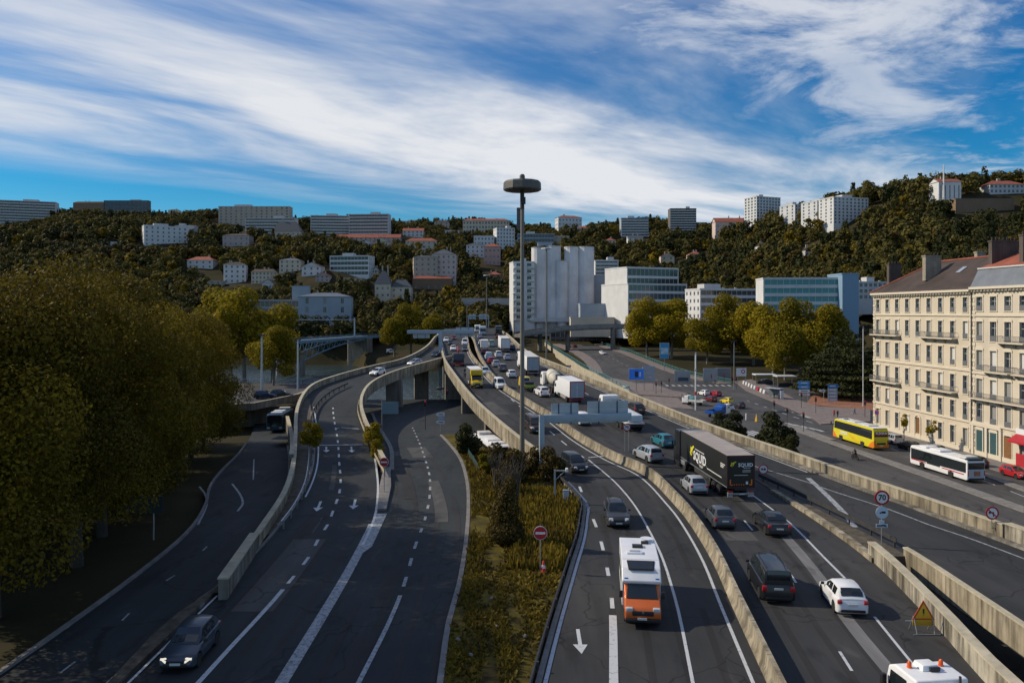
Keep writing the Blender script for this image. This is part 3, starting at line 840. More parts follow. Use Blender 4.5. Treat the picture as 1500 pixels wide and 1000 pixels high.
def pxline(pts, wd, dash=None, z=zs, lift=.014):
 line_on(mk, path(pts, z, 0), z, wd, dash=dash, lift=lift)
pxline([(1090,585),(1150,606),(1190,619)], .2, (3, 3)); pxline([(1170,607),(1195,614)], .5); pxline([(1150,600),(1185,612)], .3, (2, 2))
pxline([(1300,655),(1425,698),(1500,727)], .15, (3, 3)); pxline([(1090,556),(1086,560)], .3)
struct(mk.obj('lane_markings', LINE))
mk = MB()
line_on(mk, cut(resample([AVL[0].lerp(AVR[0], .52), AVL[len(AVL)//2].lerp(AVR[len(AVR)//2], .5), AVL[-1].lerp(AVR[-1], .5)], 3), 236, 420), zb, .2, dash=(4, 4), lift=.0)
struct(mk.obj('lane_markings', LINE_W))
# pavements of the avenue (raised strips)
for A, off0, off1, y0, y1 in ((AVR, -3.6, .2, 236, 420), (AVL, 0, 4.2, 262, 420)):
 mb = MB(); yy = [y0 + i * 6 for i in range(int((y1 - y0) / 6) + 1)]
 rings = [[(x_at(A, y) + off0, y, zb(y) + .14), (x_at(A, y) + off1, y, zb(y) + .14), (x_at(A, y) + off1, y, zb(y) - .3), (x_at(A, y) + off0, y, zb(y) - .3)] for y in yy]
 struct(mb.loft(rings).obj('avenue_pavement', PAVE))
# quay road above the underpass on the left
q = MB().prism([(-86, 108), (-60, 120), (-43.6, 129.5), (-40.2, 143), (-39.5, 168), (-100, 172)], 0.72, 1.2)
struct(q.obj('quay_road', ASPH3))
# ------------------------------------------------------------------ cars: one mesh set per body kind, copied with its own paint
KINDS = {   # L, W, H, lower-body top line (fraction from rear, height), greenhouse (rear base, rear top, front top, front base), belt, wheel radius
 'hatch': (3.92, 1.74, 1.52, [(0,.50),(.012,.80),(.03,.98),(.60,.95),(.72,.92),(.92,.77),(.975,.66),(1,.45)], (.025,.15,.54,.725), .96, .31),
 'saloon': (4.85, 1.86, 1.45, [(0,.50),(.012,.82),(.03,.97),(.18,1.0),(.60,.95),(.72,.92),(.93,.75),(.98,.64),(1,.45)], (.14,.30,.53,.72), .96, .33),
 'crossover': (4.30, 1.82, 1.62, [(0,.55),(.012,.88),(.03,1.08),(.60,1.05),(.72,1.02),(.92,.90),(.975,.78),(1,.5)], (.025,.12,.55,.715), 1.06, .35),
 'people_carrier': (4.40, 1.82, 1.66, [(0,.50),(.012,.85),(.03,1.02),(.62,1.0),(.80,.96),(.93,.82),(.98,.68),(1,.45)], (.02,.10,.58,.80), 1.01, .33),
 'estate': (4.65, 1.80, 1.50, [(0,.50),(.012,.82),(.03,.97),(.60,.94),(.73,.91),(.92,.76),(.975,.64),(1,.45)], (.02,.10,.55,.735), .95, .32),
 'van': (5.0, 1.95, 1.98, [(0,.50),(.008,.9),(.02,1.18),(.70,1.16),(.86,1.10),(.95,.95),(.985,.78),(1,.5)], (.008,.03,.71,.865), 1.17, .34),
 'small_van': (4.4, 1.82, 1.84, [(0,.50),(.008,.9),(.02,1.10),(.66,1.06),(.80,1.0),(.94,.86),(.98,.7),(1,.48)], (.008,.03,.61,.80), 1.08, .32),
}
def cat(v): return interp(v[0], v[1])
_CAR = {}
def car_meshes(kind):
 if kind in _CAR: return _CAR[kind]
 L, W, H, top, (r0, r1, f1, f0), belt, wr = KINDS[kind]
 hw = W / 2
 ax = (-L / 2 + .19 * L, L / 2 - .195 * L)
 Y = lambda f: -L / 2 + f * L
 st = sorted(set([0, .012, .03, .06, .5, .62, .72, .8, .86, .92, .955, .98, 1.0] + [(a + o * wr * 1.16 + L / 2) / L for a in ax for o in (-1, -.97, -.8, -.5, 0, .5, .8, .97, 1)]))
 rings = []
 for f in st:
  y = Y(f); zt = interp(top, f)
  zb_ = .20 + (.10 if f < .01 or f > .985 else 0) + (.05 if f < .03 or f > .96 else 0)
  for a in ax:
   d = abs(y - a)
   if d <= wr * 1.15: zb_ = max(zb_, wr + math.sqrt(max(0, (wr * 1.15) ** 2 - d * d)))
  e = min(1, max(0, f / .05)) if f < .05 else min(1, max(0, (1 - f) / .10))
  w_ = hw * lerp(.80, 1.0, math.sin(e * math.pi / 2))
  zm_ = lerp(zb_, zt, .5)
  half = [(w_ * .90, zb_), (w_ * .985, min(zt - .1, zb_ + .05)), (w_, lerp(zb_, zt, .42)), (w_ * .985, lerp(zb_, zt, .72)), (w_ * .945, zt - .035), (w_ * .86, zt)]
  ring = [(x, y, z) for x, z in half] + [(0, y, zt + .02)] + [(-x, y, z) for x, z in reversed(half)]
  rings.append(ring)
 body = MB().loft(rings)
 # greenhouse
 gb, gr = hw * .90, hw * .70
 gst = [(r0, belt - .02, gb * .93, belt + .02, gb * .90), (lerp(r0, r1, .55), belt - .02, gb * .97, lerp(belt, H, .66), lerp(gb, gr, .62)), (r1, belt - .02, gb, H - .05, gr * .97),
           (lerp(r1, f1, .4), belt - .02, gb, H, gr), (lerp(r1, f1, .8), belt - .02, gb, H - .01, gr), (f1, belt - .02, gb, H - .06, gr * .97), (lerp(f1, f0, .5), belt - .02, gb * .98, lerp(H - .06, belt, .46), lerp(gr, gb, .5)), (f0, belt - .06, gb * .93, belt - .01, gb * .90)]
 rings = []
 for f, zb_, wb, zt, wt in gst:
  y = Y(f); k = min(.05, (zt - zb_) * .3)
  half = [(wb, zb_), (lerp(wb, wt, .92), zt - k), (wt * .90, zt - k * .2)]
  rings.append([(x, y, z) for x, z in half] + [(0, y, zt + .025)] + [(-x, y, z) for x, z in reversed(half)])
 body.loft(rings)
 out = {}
 out['body'] = body.mesh(kind + '_body', [WHITE], smooth=32, fix=True)
 def gside(f, t):            # a point on the greenhouse flank
  for a, b in zip(gst, gst[1:]):
   if a[0] <= f <= b[0]: break
  u = (f - a[0]) / ((b[0] - a[0]) or 1)
  zb_, wb, zt, wt = (lerp(a[i], b[i], u) for i in (1, 2, 3, 4))
  k = min(.05, (zt - zb_) * .3)
  return lerp(wb, lerp(wb, wt, .92), t) + .008, Y(f), lerp(zb_, zt - k, t)
 cargo = kind in ('small_van',)
 mid = lerp(r1, f1, .50)
 wins = [(mid + .015, f1 + (f0 - f1) * .42)]
 if not cargo: wins += [(r1 + .035 if kind != 'saloon' else lerp(r0, r1, .75), mid - .015)]
 if kind in ('people_carrier', 'estate', 'van', 'crossover'):
  q = lerp(r1, mid, .42); wins[1] = (q + .012, mid - .015); wins.append((r1 + .02, q - .012))
 for s in (1, -1):
  for i, (a, b) in enumerate(wins):
   mb = MB(); n = 6; lo = []; hi = []
   for k in range(n + 1):
    f = lerp(a, b, k / n)
    x, y, z = gside(f, .12); x2, y2, z2 = gside(f, .88 if f < f1 else .82)
    lo.append((s * x, y, z)); hi.append((s * x2, y2, z2))
   for k in range(n): mb.quad(lo[k], lo[k + 1], hi[k + 1], hi[k])
   out['side_window%d%d' % (s, i)] = mb.mesh('side_window', GLASS)
 def screen(a, b, t0, t1, sgn):
  za, wa, zb_, wb = a[3], a[4], b[3], b[4]
  n = V((0, (zb_ - za), -(Y(b[0]) - Y(a[0])))).normalized()
  if n.z < 0: n = -n
  P = []
  for t, ww in ((t0, .88), (t1, .84)):
   y, z, wv = lerp(Y(a[0]), Y(b[0]), t), lerp(za, zb_, t), lerp(wa, wb, t) * ww
   P.append((y, z, wv))
  (y0, z0, w0), (y1, z1, w1) = P
  o = n * .022
  v = []
  for x, (y, z, wv), cz in ((-1, P[0], 0), (0, P[0], .018), (1, P[0], 0), (1, P[1], 0), (0, P[1], .018), (-1, P[1], 0)):
   v.append((x * wv, y + o.y, z + o.z + cz))
  return MB().add(v, [(0, 1, 4, 5), (1, 2, 3, 4)])
 w1 = screen(gst[5], gst[6], .06, 1, 1); w2 = screen(gst[6], gst[7], 0, .84, 1)
 ws = MB(); ws.add(w1.v, w1.f); ws.add(w2.v, w2.f); out['windscreen'] = ws.mesh('windscreen', GLASS)
 if cargo:
  pass
 w1 = screen(gst[2], gst[1], .12, 1, 1); w2 = screen(gst[1], gst[0], 0, .62, 1)
 ws = MB(); ws.add(w1.v, w1.f); ws.add(w2.v, w2.f)
 if not cargo: out['rear_window'] = ws.mesh('rear_window', GLASS)
 # wheels
 out['tyre'] = MB().lathe([(wr * .62, -.10), (wr * .97, -.10), (wr, -.07), (wr, .07), (wr * .97, .10), (wr * .62, .10)], 18).mesh('tyre', RUBBER, smooth=40)
 rm = MB().lathe([(wr * .60, -.1), (wr * .66, .085), (wr * .60, .095), (wr * .5, .07), (wr * .14, .09), (.01, .095)], 18)
 for k in range(5):
  t = k * 2 * math.pi / 5
  rm.box((math.cos(t) * wr * .36, math.sin(t) * wr * .36, .085), (wr * .5, .05, .025), 0, t)
 out['rim'] = rm.mesh('rim', RIM, smooth=40)
 zt0 = interp(top, .02); zf0 = interp(top, .95)
 hl = MB().loft([[(-.02, -.20, -.07), (.16, .0, -.08), (.24, -.34, -.05)], [(-.02, -.26, .07), (.13, -.10, .05), (.22, -.42, .09)]])
 s0 = hw * .60
 for s in (1, -1):
  mb = MB()
  zc = interp(top, .955) - .12
  vs = [(s * hw * .50, L / 2 + .0, zc - .09), (s * hw * .86, L / 2 - .10, zc - .09), (s * hw * 1.0, L / 2 - .44, zc + .02), (s * hw * .98, L / 2 - .56, zc + .15), (s * hw * .82, L / 2 - .34, zc + .17), (s * hw * .50, L / 2 - .12, zc + .10)]
  cen = (s * hw * .82, L / 2 - .09, zc + .07)
  back = (s * hw * .6, L / 2 - .5, zc)
  mb.add(vs + [cen, back], [(i, (i + 1) % 6, 6) for i in range(6)] + [((i + 1) % 6, i, 7) for i in range(6)])
  out['headlight%d' % s] = mb.mesh('headlight', LAMP_W, fix=True)
  hi_ = .32 if kind in ('van', 'small_van', 'crossover') else .20
  zr = (belt - .12) if kind not in ('van', 'small_van') else belt - .25
  out['tail_light%d' % s] = MB().box((s * hw * .80, -L / 2 + .10, zr), (hw * .30, .24, hi_), 0, 0, (.8, .8)).mesh('tail_light', LAMP_R, bevel=.03)
  out['wing_mirror%d' % s] = MB().box((s * (hw + .07), Y(f0) - .28, belt + .06), (.20, .14, .15), 0, 0, (.9, .8)).mesh('wing_mirror', BLACK, bevel=.03)
 out['front_grille'] = MB().box((0, L / 2 - .045, zf0 - .20), (hw * .95, .09, .13)).box((0, L / 2 - .05, .36), (hw * 1.25, .12, .17)).mesh('front_grille', BLACK, bevel=.02)
 out['rear_bumper'] = MB().box((0, -L / 2 + .03, .36), (hw * 1.5, .12, .16)).mesh('rear_bumper', BLACK, bevel=.03)
 out['number_plate1'] = MB().box((0, L / 2 + .012, .44), (.50, .02, .11)).mesh('number_plate', PLATE)
 out['number_plate-1'] = MB().box((0, -L / 2 - .012, belt - .26 if kind != 'saloon' else .66), (.50, .03, .11)).mesh('number_plate', PLATE)
 if kind in ('van', 'estate', 'crossover'):
  mb = MB()
  for s in (1, -1): mb.cyl((s * gr * .86, Y(r1 + .05), H + .035), (s * gr * .86, Y(f1 - .06), H + .035), .022, n=6)
  out['roof_rail'] = mb.mesh('roof_rail', BLACK)
 _CAR[kind] = (out, ax, wr, hw); return _CAR[kind]

def orient(o, p, fwd):
 f = V(fwd).normalized(); r = f.cross(V((0, 0, 1))).normalized(); u = r.cross(f)
 m = Matrix((r, f, u)).transposed()
 o.rotation_euler = m.to_euler(); o.location = p
def fwd_at(P, y, zfun, away):
 d = dir_at(P, y); dz = (zfun(y + 3) - zfun(y - 3)) / 6
 v = V((d.x, d.y, dz * d.y)).normalized()
 return v if away else -v
def put(o, px, py, L, zfun, P=None, away=True, heading=None, near_end=True):
 """(px, py): where the end nearest the camera meets the road"""
 p = hit(px, py, zfun)
 if heading is not None:
  f = V((heading[0], heading[1], 0)).normalized()
  p.z = zfun(p.y) + .02
  dz = (zfun(p.y + 3) - zfun(p.y - 3)) / 6; f.z = dz * f.y
 else:
  f = fwd_at(P, p.y + L * .4, zfun, away)
 aw = f if f.y > 0 else -f
 c = p + aw * (L / 2 if near_end else 0)
 c.z = zfun(c.y) + .018
 orient(o, c, f)
 return o
def car(name, kind, col, label, group, lod=0, cat_='car', lit=False):
 ms, ax, wr, hw = car_meshes(kind)
 root = thing(name, label, cat_, group=group)
 for k, me in ms.items():
  if k in ('tyre', 'rim'): continue
  base = k.rstrip('-0123456789')
  if lod > 1 and base in ('number_plate', 'wing_mirror', 'front_grille', 'rear_bumper', 'roof_rail'): continue
  o = link(base, me, root)
  if base == 'body':
   o.material_slots[0].link = 'OBJECT'; o.material_slots[0].material = col
  if base == 'headlight' and lit:
   o.material_slots[0].link = 'OBJECT'; o.material_slots[0].material = LAMP_ON
 for a in ax:
  for s in (1, -1):
   w_ = link('wheel', ms['tyre'], root, (s * (hw - .11), a, wr)); w_.rotation_euler = (0, R(90) * s, 0)
   if lod < 2:
    link('rim', ms['rim'], w_)
 return root
P_ = {k: paint(k, *v) for k, v in {
 'white': ((.72, .73, .74),), 'silver': ((.42, .45, .49), .35), 'grey': ((.085, .095, .11), .3), 'black': ((.012, .013, .015),), 'charcoal': ((.035, .038, .043), .2), 'steel_blue': ((.045, .062, .085), .3),
 'teal': ((.02, .17, .22), .15), 'red': ((.36, .015, .022),), 'dark_red': ((.13, .012, .02),), 'yellow': ((.70, .52, .02),), 'orange': ((.62, .13, .02), .1), 'blue': ((.015, .09, .36),), 'lorry_yellow': ((.66, .45, .02),), 'pale_blue': ((.42, .52, .60), .1), 'brown': ((.045, .028, .024), .2), 'pale_green': ((.36, .47, .45),), 'navy': ((.012, .03, .07), .2)}.items()}
HWY_IN, HWY_OUT = 'vehicles coming towards the camera on the motorway', 'vehicles queuing away from the camera on the motorway'
G_RAMP, G_ST, G_JN = 'cars on the access ramp', 'vehicles on the street beside the stone buildings', 'vehicles waiting at the junction'
def C(px, py, kind, col, label, away, group, zfun=zh, P=None, lod=0, name=None, heading=None, lit=False, cat_='car'):
 names = {'hatch': 'hatchback', 'van': 'passenger_van', 'small_van': 'delivery_van'}
 o = car(name or names.get(kind, kind), kind, P_[col], label, group, lod, cat_, lit)
 return put(o, px, py, KINDS[kind][0], zfun, P or MBT, away, heading)
# oncoming carriageway
C(907, 775, 'crossover', 'charcoal', 'dark grey crossover with a pale roof following the lane line behind the orange motorhome', False, HWY_IN)
C(852, 694, 'people_carrier', 'black', 'black people carrier passing the steel bracket post on the oncoming lanes', False, HWY_IN)
C(788, 636, 'van', 'brown', 'dark brown passenger van half hidden behind the tall lighting mast', False, HWY_IN, cat_='van', name='passenger_van')
C(735.5, 571, 'small_van', 'white', 'small white delivery van alone beside the median barrier behind the mast', False, HWY_IN, cat_='van')
C(712, 550, 'hatch', 'pale_blue', 'pale blue hatchback hidden behind the yellow lorry on the oncoming lanes', False, HWY_IN, lod=2)
C(664, 514, 'hatch', 'white', 'white hatchback just behind the dark tipper lorry with the red crane', False, HWY_IN, lod=2)
C(660, 505.5, 'hatch', 'charcoal', 'tiny dark hatchback behind the white hatchback on the oncoming viaduct', False, HWY_IN, lod=2)
C(681, 515, 'hatch', 'grey', 'grey car close in front of the white van on the oncoming viaduct', False, HWY_IN, lod=2)
C(681, 506, 'van', 'white', 'white van with a dark screen on the far oncoming lanes beside the double barrier', False, HWY_IN, lod=2, cat_='van', name='white_van')
C(653.5, 501, 'hatch', 'white', 'white car nearest the cantilever post on the far oncoming lanes', False, HWY_IN, lod=2)
C(665, 498, 'hatch', 'dark_red', 'dark red car below the far sign board on the oncoming lanes', False, HWY_IN, lod=2)
# outgoing carriageway
C(1250, 905, 'hatch', 'white', 'white hatchback with a dark rear window driving away ahead of the recovery truck', True, HWY_OUT)
C(1141, 886, 'van', 'black', 'black passenger van with a ribbed roof driving away near the median', True, HWY_OUT, cat_='van')
C(1143, 788, 'saloon', 'black', 'black saloon with red tail lamps driving behind the black trailer', True, HWY_OUT)
C(1063, 777, 'hatch', 'grey', 'dark grey hatchback beside the median behind the silver hatchback', True, HWY_OUT)
C(1025, 726, 'hatch', 'silver', 'silver hatchback alongside the wheels of the black trailer', True, HWY_OUT)
C(963, 679, 'people_carrier', 'silver', 'silver people carrier driving beside the median barrier behind the sign gantry', True, HWY_OUT)
C(981, 657, 'hatch', 'teal', 'teal hatchback driving in front of the black articulated lorry', True, HWY_OUT)
C(938, 608, 'crossover', 'brown', 'dark brown estate crossover in the right lane beside the gantry boards', True, HWY_OUT, lod=1)
C(858, 624, 'people_carrier', 'white', 'white car half hidden below the gantry boards next to the flatbed lorry', True, HWY_OUT, lod=1)
C(799, 582, 'crossover', 'white', 'white crossover next to the median just behind the concrete mixer', True, HWY_OUT, lod=1)
C(751, 554, 'hatch', 'white', 'white hatchback beside the median level with the tall mast', True, HWY_OUT, lod=1)
C(737.5, 545, 'people_carrier', 'grey', 'grey people carrier just left of the tall mast in the queue', True, HWY_OUT, lod=1)
C(727.5, 538, 'hatch', 'silver', 'silver hatchback hugging the median two places ahead of the white hatchback', True, HWY_OUT, lod=2)
C(720.5, 533, 'hatch', 'red', 'red hatchback in the queue beside the median barrier', True, HWY_OUT, lod=2)
C(716.5, 527, 'small_van', 'pale_blue', 'pale blue van directly ahead of the red hatchback', True, HWY_OUT, lod=2, cat_='van')
C(731, 524, 'people_carrier', 'white', 'white people carrier in the middle of the queue left of the far white trailer', True, HWY_OUT, lod=2)
C(744, 528, 'hatch', 'silver', 'silver car in the right lane just behind the far white trailer', True, HWY_OUT, lod=2)
C(710, 519, 'hatch', 'dark_red', 'dark red car close behind the little white box van', True, HWY_OUT, lod=2)
C(751, 513, 'hatch', 'navy', 'dark car between the far white trailer and the parapet', True, HWY_OUT, lod=2)
C(721, 508, 'van', 'pale_green', 'pale green van left of the far white trailer', True, HWY_OUT, lod=2, cat_='van', name='green_van')
C(705, 505, 'hatch', 'white', 'white car left of the pale green van on the far viaduct', True, HWY_OUT, lod=2)
C(705, 500, 'hatch', 'black', 'black car under the near end of the far gantry in the queue', True, HWY_OUT, lod=2)
C(703, 495.5, 'people_carrier', 'silver', 'far silver car beside the barrier behind the pale coach', True, HWY_OUT, lod=2)
C(730, 496, 'hatch', 'dark_red', 'dark red car ahead of the far white trailer on the crest of the viaduct', True, HWY_OUT, lod=2)
# ramp
RMP = offset(RPL, 3.5)
C(545, 551, 'hatch', 'white', 'white hatchback leading down the access ramp round its bend', False, G_RAMP, P=None, heading=(-.40, -.91), lit=True)
C(599, 536, 'hatch', 'silver', 'silver white car second down the curved access ramp', False, G_RAMP, heading=(-.55, -.83))
C(636, 523, 'hatch', 'navy', 'dark car just entering the access ramp beside the cantilever post', False, G_RAMP, heading=(-.15, -.98), lod=1)
C(256, 987, 'hatch', 'steel_blue', 'steel blue hatchback with lit headlamps in the shade at the bottom left of the view', False, 'cars near the camera', heading=(.03, -1), lit=True)
# junction and street
sd_ = (-.107, 1)
C(1072, 592, 'hatch', 'yellow', 'yellow hatchback waiting in the middle of the junction queue', True, G_JN, zs, heading=(-.35, 1), lod=1)
C(1072, 602, 'hatch', 'white', 'white hatchback waiting beside the blue lorry at the junction', True, G_JN, zs, heading=(-.3, 1), lod=1)
C(1088, 599, 'crossover', 'charcoal', 'dark grey crossover at the right end of the junction queue', True, G_JN, zs, heading=(-.35, 1), lod=1)
C(1054, 581, 'hatch', 'red', 'red hatchback between the white car and the yellow hatchback', True, G_JN, zs, heading=(-.35, 1), lod=1)
C(1037, 580, 'hatch', 'white', 'white car stopped next to the red hatchback at the junction', True, G_JN, zs, heading=(-.35, 1), lod=1)
C(1047, 589, 'hatch', 'dark_red', 'very dark red car hidden behind the white flatbed at the junction', True, G_JN, zs, heading=(-.35, 1), lod=1)
C(1060, 557, 'hatch', 'red', 'red car crossing in front of the white site panels beyond the junction', True, G_JN, zs, heading=(.95, .25), lod=1)
C(969, 544, 'crossover', 'charcoal', 'dark crossover heading up the avenue past the tiered sign frame', True, G_JN, zs, heading=(-.55, .8), lod=1)
C(886, 519.5, 'hatch', 'white', 'white car alone on the avenue climbing to the bridge', True, G_JN, zb, heading=(.35, -.94), lod=1)
C(834, 510, 'hatch', 'red', 'red car at the head of the avenue under the flyover', True, G_JN, zb, heading=(-.1, 1), lod=2)
C(843, 509, 'hatch', 'dark_red', 'dark red car next to the red one under the flyover', True, G_JN, zb, heading=(-.1, 1), lod=2)
C(920, 574, 'hatch', 'white', 'white car whose roof shows above the parapet near the blue billboard', True, G_JN, zs, heading=(-.5, .86), lod=1)
C(1318, 652, 'people_carrier', 'silver', 'silver people carrier parked by the stone facade right of the yellow coach', True, G_ST, zs, heading=sd_)
C(1294, 654, 'hatch', 'white', 'white car mostly hidden behind the rear of the yellow coach', True, G_ST, zs, heading=sd_, lod=1)
C(1346, 662, 'saloon', 'black', 'black saloon parked between the silver people carrier and the white bus', True, G_ST, zs, heading=sd_)
C(1385, 668, 'saloon', 'silver', 'silver saloon whose roof shows behind the white bus', True, G_ST, zs, heading=sd_, lod=1)
C(1442, 686, 'hatch', 'charcoal', 'dark hatchback just beyond the rear of the white bus', True, G_ST, zs, heading=sd_)
C(1503, 703, 'hatch', 'red', 'bright red hatchback cut by the right edge of the view', True, G_ST, zs, heading=(.1, -1))
# parked cars
G_PK = 'parked cars under the trees'
zq = lambda y: 1.2
C(372, 584, 'hatch', 'navy', 'dark blue car parked on the quay road left of the pale lamp post', True, 'cars parked on the quay', zq, heading=(1, .15), lod=1)
C(396, 582, 'hatch', 'charcoal', 'dark grey car parked on the quay road right of the pale lamp post', True, 'cars parked on the quay', zq, heading=(1, .15), lod=1)
C(566, 517, 'small_van', 'white', 'white van parked on the far river bank beside the broad yellow tree', True, G_PK, lambda y: -2.6, heading=(1, .1), lod=2, cat_='van')
for i, (px, py, col, lab) in enumerate([(1083, 520, 'blue', 'blue car parked under the plane trees beside the lamp pole'), (1110, 524, 'pale_blue', 'pale blue car parked at the edge of the plane tree crowns'), (1137, 532, 'silver', 'silver car parked deep under the plane trees'),
 (1163, 541, 'white', 'white car parked behind the market canopy under the trees'), (1116, 562, 'silver', 'silver car parked behind the white barrier blocks'), (1062, 505, 'white', 'small white car parked on the slope left of the plane trees'), (1078, 502, 'charcoal', 'dark car parked on the slope left of the plane trees'), (1190, 545, 'white', 'white car parked in the dark shade left of the cedar'), (1229, 535, 'white', 'white car parked beside the slim lamp near the stone corner')]):
 C(px, py, 'hatch', col, lab, True, G_PK, zs, heading=(.9, .3), lod=2)

# ------------------------------------------------------------------ large vehicles
def wheel(parent, x, y, r, wdt=.3, rim=True):
 key = ('bigwheel', r, wdt)
 if key not in _CAR:
  t = MB().lathe([(r * .55, -wdt / 2), (r * .96, -wdt / 2), (r, -wdt / 2 + .05), (r, wdt / 2 - .05), (r * .96, wdt / 2), (r * .55, wdt / 2)], 20).mesh('wheel', RUBBER, smooth=40)
  q = MB().lathe([(r * .54, -wdt / 2 + .02), (r * .56, wdt / 2 - .01), (r * .45, wdt / 2 - .06), (r * .2, wdt / 2 - .03), (.02, wdt / 2 - .02)], 16).mesh('rim', RIM, smooth=40)
  _CAR[key] = (t, q)
 t, q = _CAR[key]
 s = 1 if x > 0 else -1
 o = link('wheel', t, parent, (x, y, r)); o.rotation_euler = (0, R(90) * s, 0)
 if rim: link('rim', q, o)
def boxpart(name, c, d, m, parent, bevel=.04, top=None, label=None):
 o = MB().box(c, d, 0, 0, top).obj(name, m, parent, bevel=bevel) if bevel else MB().box(c, d, 0, 0, top).obj(name, m, parent)
 if label: o['label'] = label
 return o
def plate(name, pts, n, m, parent, th=.012):
 return MB().slab(pts, n, th).obj(name, m, parent, fix=True)

def coach(label, px, py, L=12.6):
 W, H = 2.55, 3.55; hw = W / 2
 root = thing('coach', label, 'coach', group=G_ST)
 prof = [(-L/2, .45), (-L/2 - .02, 1.7), (-L/2 + .10, 3.0), (-L/2 + .35, 3.5), (L/2 - 1.0, 3.55), (L/2 - .55, 3.35), (L/2 - .12, 1.5), (L/2, .9), (L/2 - .05, .35), (-L/2 + .3, .35)]
 MB().side(prof, -hw, hw).obj('body', P_['lorry_yellow'] if False else paint('coach_yellow', (.68, .60, .02)), root, bevel=.09, seg=3)
 MB().side([(-L/2 + .3, 3.535), (L/2 - 1.1, 3.585), (L/2 - 1.1, 3.60), (-L/2 + .3, 3.56)], -hw + .12, hw - .12).obj('roof_panel', WHITE, root)
 for y, l in ((-3.2, 2.0), (1.2, 2.4)): boxpart('roof_unit', (0, y, 3.66), (1.7, l, .16), WHITE_D, root)
 boxpart('roof_hatch', (0, 4.0, 3.63), (.8, .8, .08), BLACK, root, .02)
 ORG = paint('coach_orange', (.78, .20, .02))
 for s in (1, -1):
  x = s * (hw + .004)
  pl = [(x, -L/2 + .5, 1.75), (x, L/2 - .5, 1.95), (x, L/2 - .62, 3.0), (x, L/2 - 1.0, 3.25), (x, -L/2 + .45, 3.2)]
  w_ = plate('window_band', pl, (s, 0, 0), GLASS, root)
  mb = MB()
  for k in range(1, 7): mb.box((s * (hw + .02), -L/2 + .5 + k * (L - 1.6) / 7, 2.5), (.012, .035, 1.35))
  mb.obj('window_pillar', BLACK, w_)
  plate('orange_flash', [(x, -L/2 + .05, .42), (x, -L/2 + 1.6, .42), (x, -L/2 + .9, 1.15), (x, -L/2 + .05, 1.55)], (s, 0, 0), ORG, root)
  plate('orange_flash', [(x, L/2 - 1.5, .42), (x, L/2 - .15, .42), (x, L/2 - .15, 1.5), (x, L/2 - .9, .95)], (s, 0, 0), ORG, root)
  # orange brush strokes amidships
  mb = MB()
  for (y0, z0, y1, z1, wd) in ((-.3, .9, 1.5, 1.55, .10), (-.6, .75, .2, 1.35, .12), (-2.0, .6, -.2, 1.2, .08), (-1.6, .5, -.5, .75, .07)):
   mb.slab([(x, y0, z0), (x, y1, z1), (x, y1 + .2, z1 + wd), (x, y0 + .1, z0 + wd * 1.4)], (s, 0, 0), .012)
  mb.obj('painted_strokes', ORG, root, fix=True)
  lettering('FLIXBUS', .62, WHITE, root, (s * (hw + .012), 2.7 if s < 0 else 2.2, 1.45), '-x' if s < 0 else '+x', bold=.02)
  for y in (L/2 - 2.7, -L/2 + 3.3):
   boxpart('wheel_arch', (s * (hw - .02), y, .62), (.06, 1.2, .62), BLACK, root, .02)
   wheel(root, s * (hw - .12), y, .5)
  m_ = boxpart('wing_mirror', (s * (hw + .22), L/2 + .18, 2.65), (.18, .16, .55), BLACK, root, .04)
  MB().tube([(s * (hw - .1), L/2 - .3, 3.1), (s * (hw + .2), L/2 + .15, 3.0)], .04).obj('mirror_arm', BLACK, m_)
  boxpart('tail_light', (s * (hw - .16), -L/2 - .02, 1.3), (.2, .08, .7), LAMP_R, root, .02)
  boxpart('headlight', (s * (hw - .35), L/2 - .02, .85), (.5, .1, .26), LAMP_W, root, .04)
 y = -L/2 - .03
 rw_ = plate('rear_window', [(-hw + .12, y + .04, 2.2), (hw - .12, y + .04, 2.2), (hw - .2, y + .14, 3.0), (-hw + .2, y + .14, 3.0)], (0, -1, 0), GLASS, root, .03)
 lettering('FLIXBUS', .52, SIGN_W, root, (0, y - .01, 2.72), '-y', bold=.012)
 plate('engine_grille', [(-.75, y + .01, .95), (.75, y + .01, .95), (.75, y + .01, 1.25), (-.75, y + .01, 1.25)], (0, -1, 0), BLACK, root)
 plate('orange_flash', [(-hw + .1, y + .01, .5), (hw - .1, y + .01, .5), (hw - .1, y, 1.1), (.2, y, .72), (-hw + .1, y, 1.1)], (0, -1, 0), ORG, root)
 boxpart('number_plate', (0, y, .72), (.52, .05, .12), PLATE, root, 0)
 plate('windscreen', [(-hw + .12, L/2 - .08, 1.25), (hw - .12, L/2 - .08, 1.25), (hw - .12, L/2 - .62, 3.3), (-hw + .12, L/2 - .62, 3.3)], (0, .96, .25), GLASS, root, .03)
 return put(root, px, py, L, zs, heading=sd_)
coach('yellow coach with orange corners and a dark window band waiting beside the stone facade', 1291, 660)

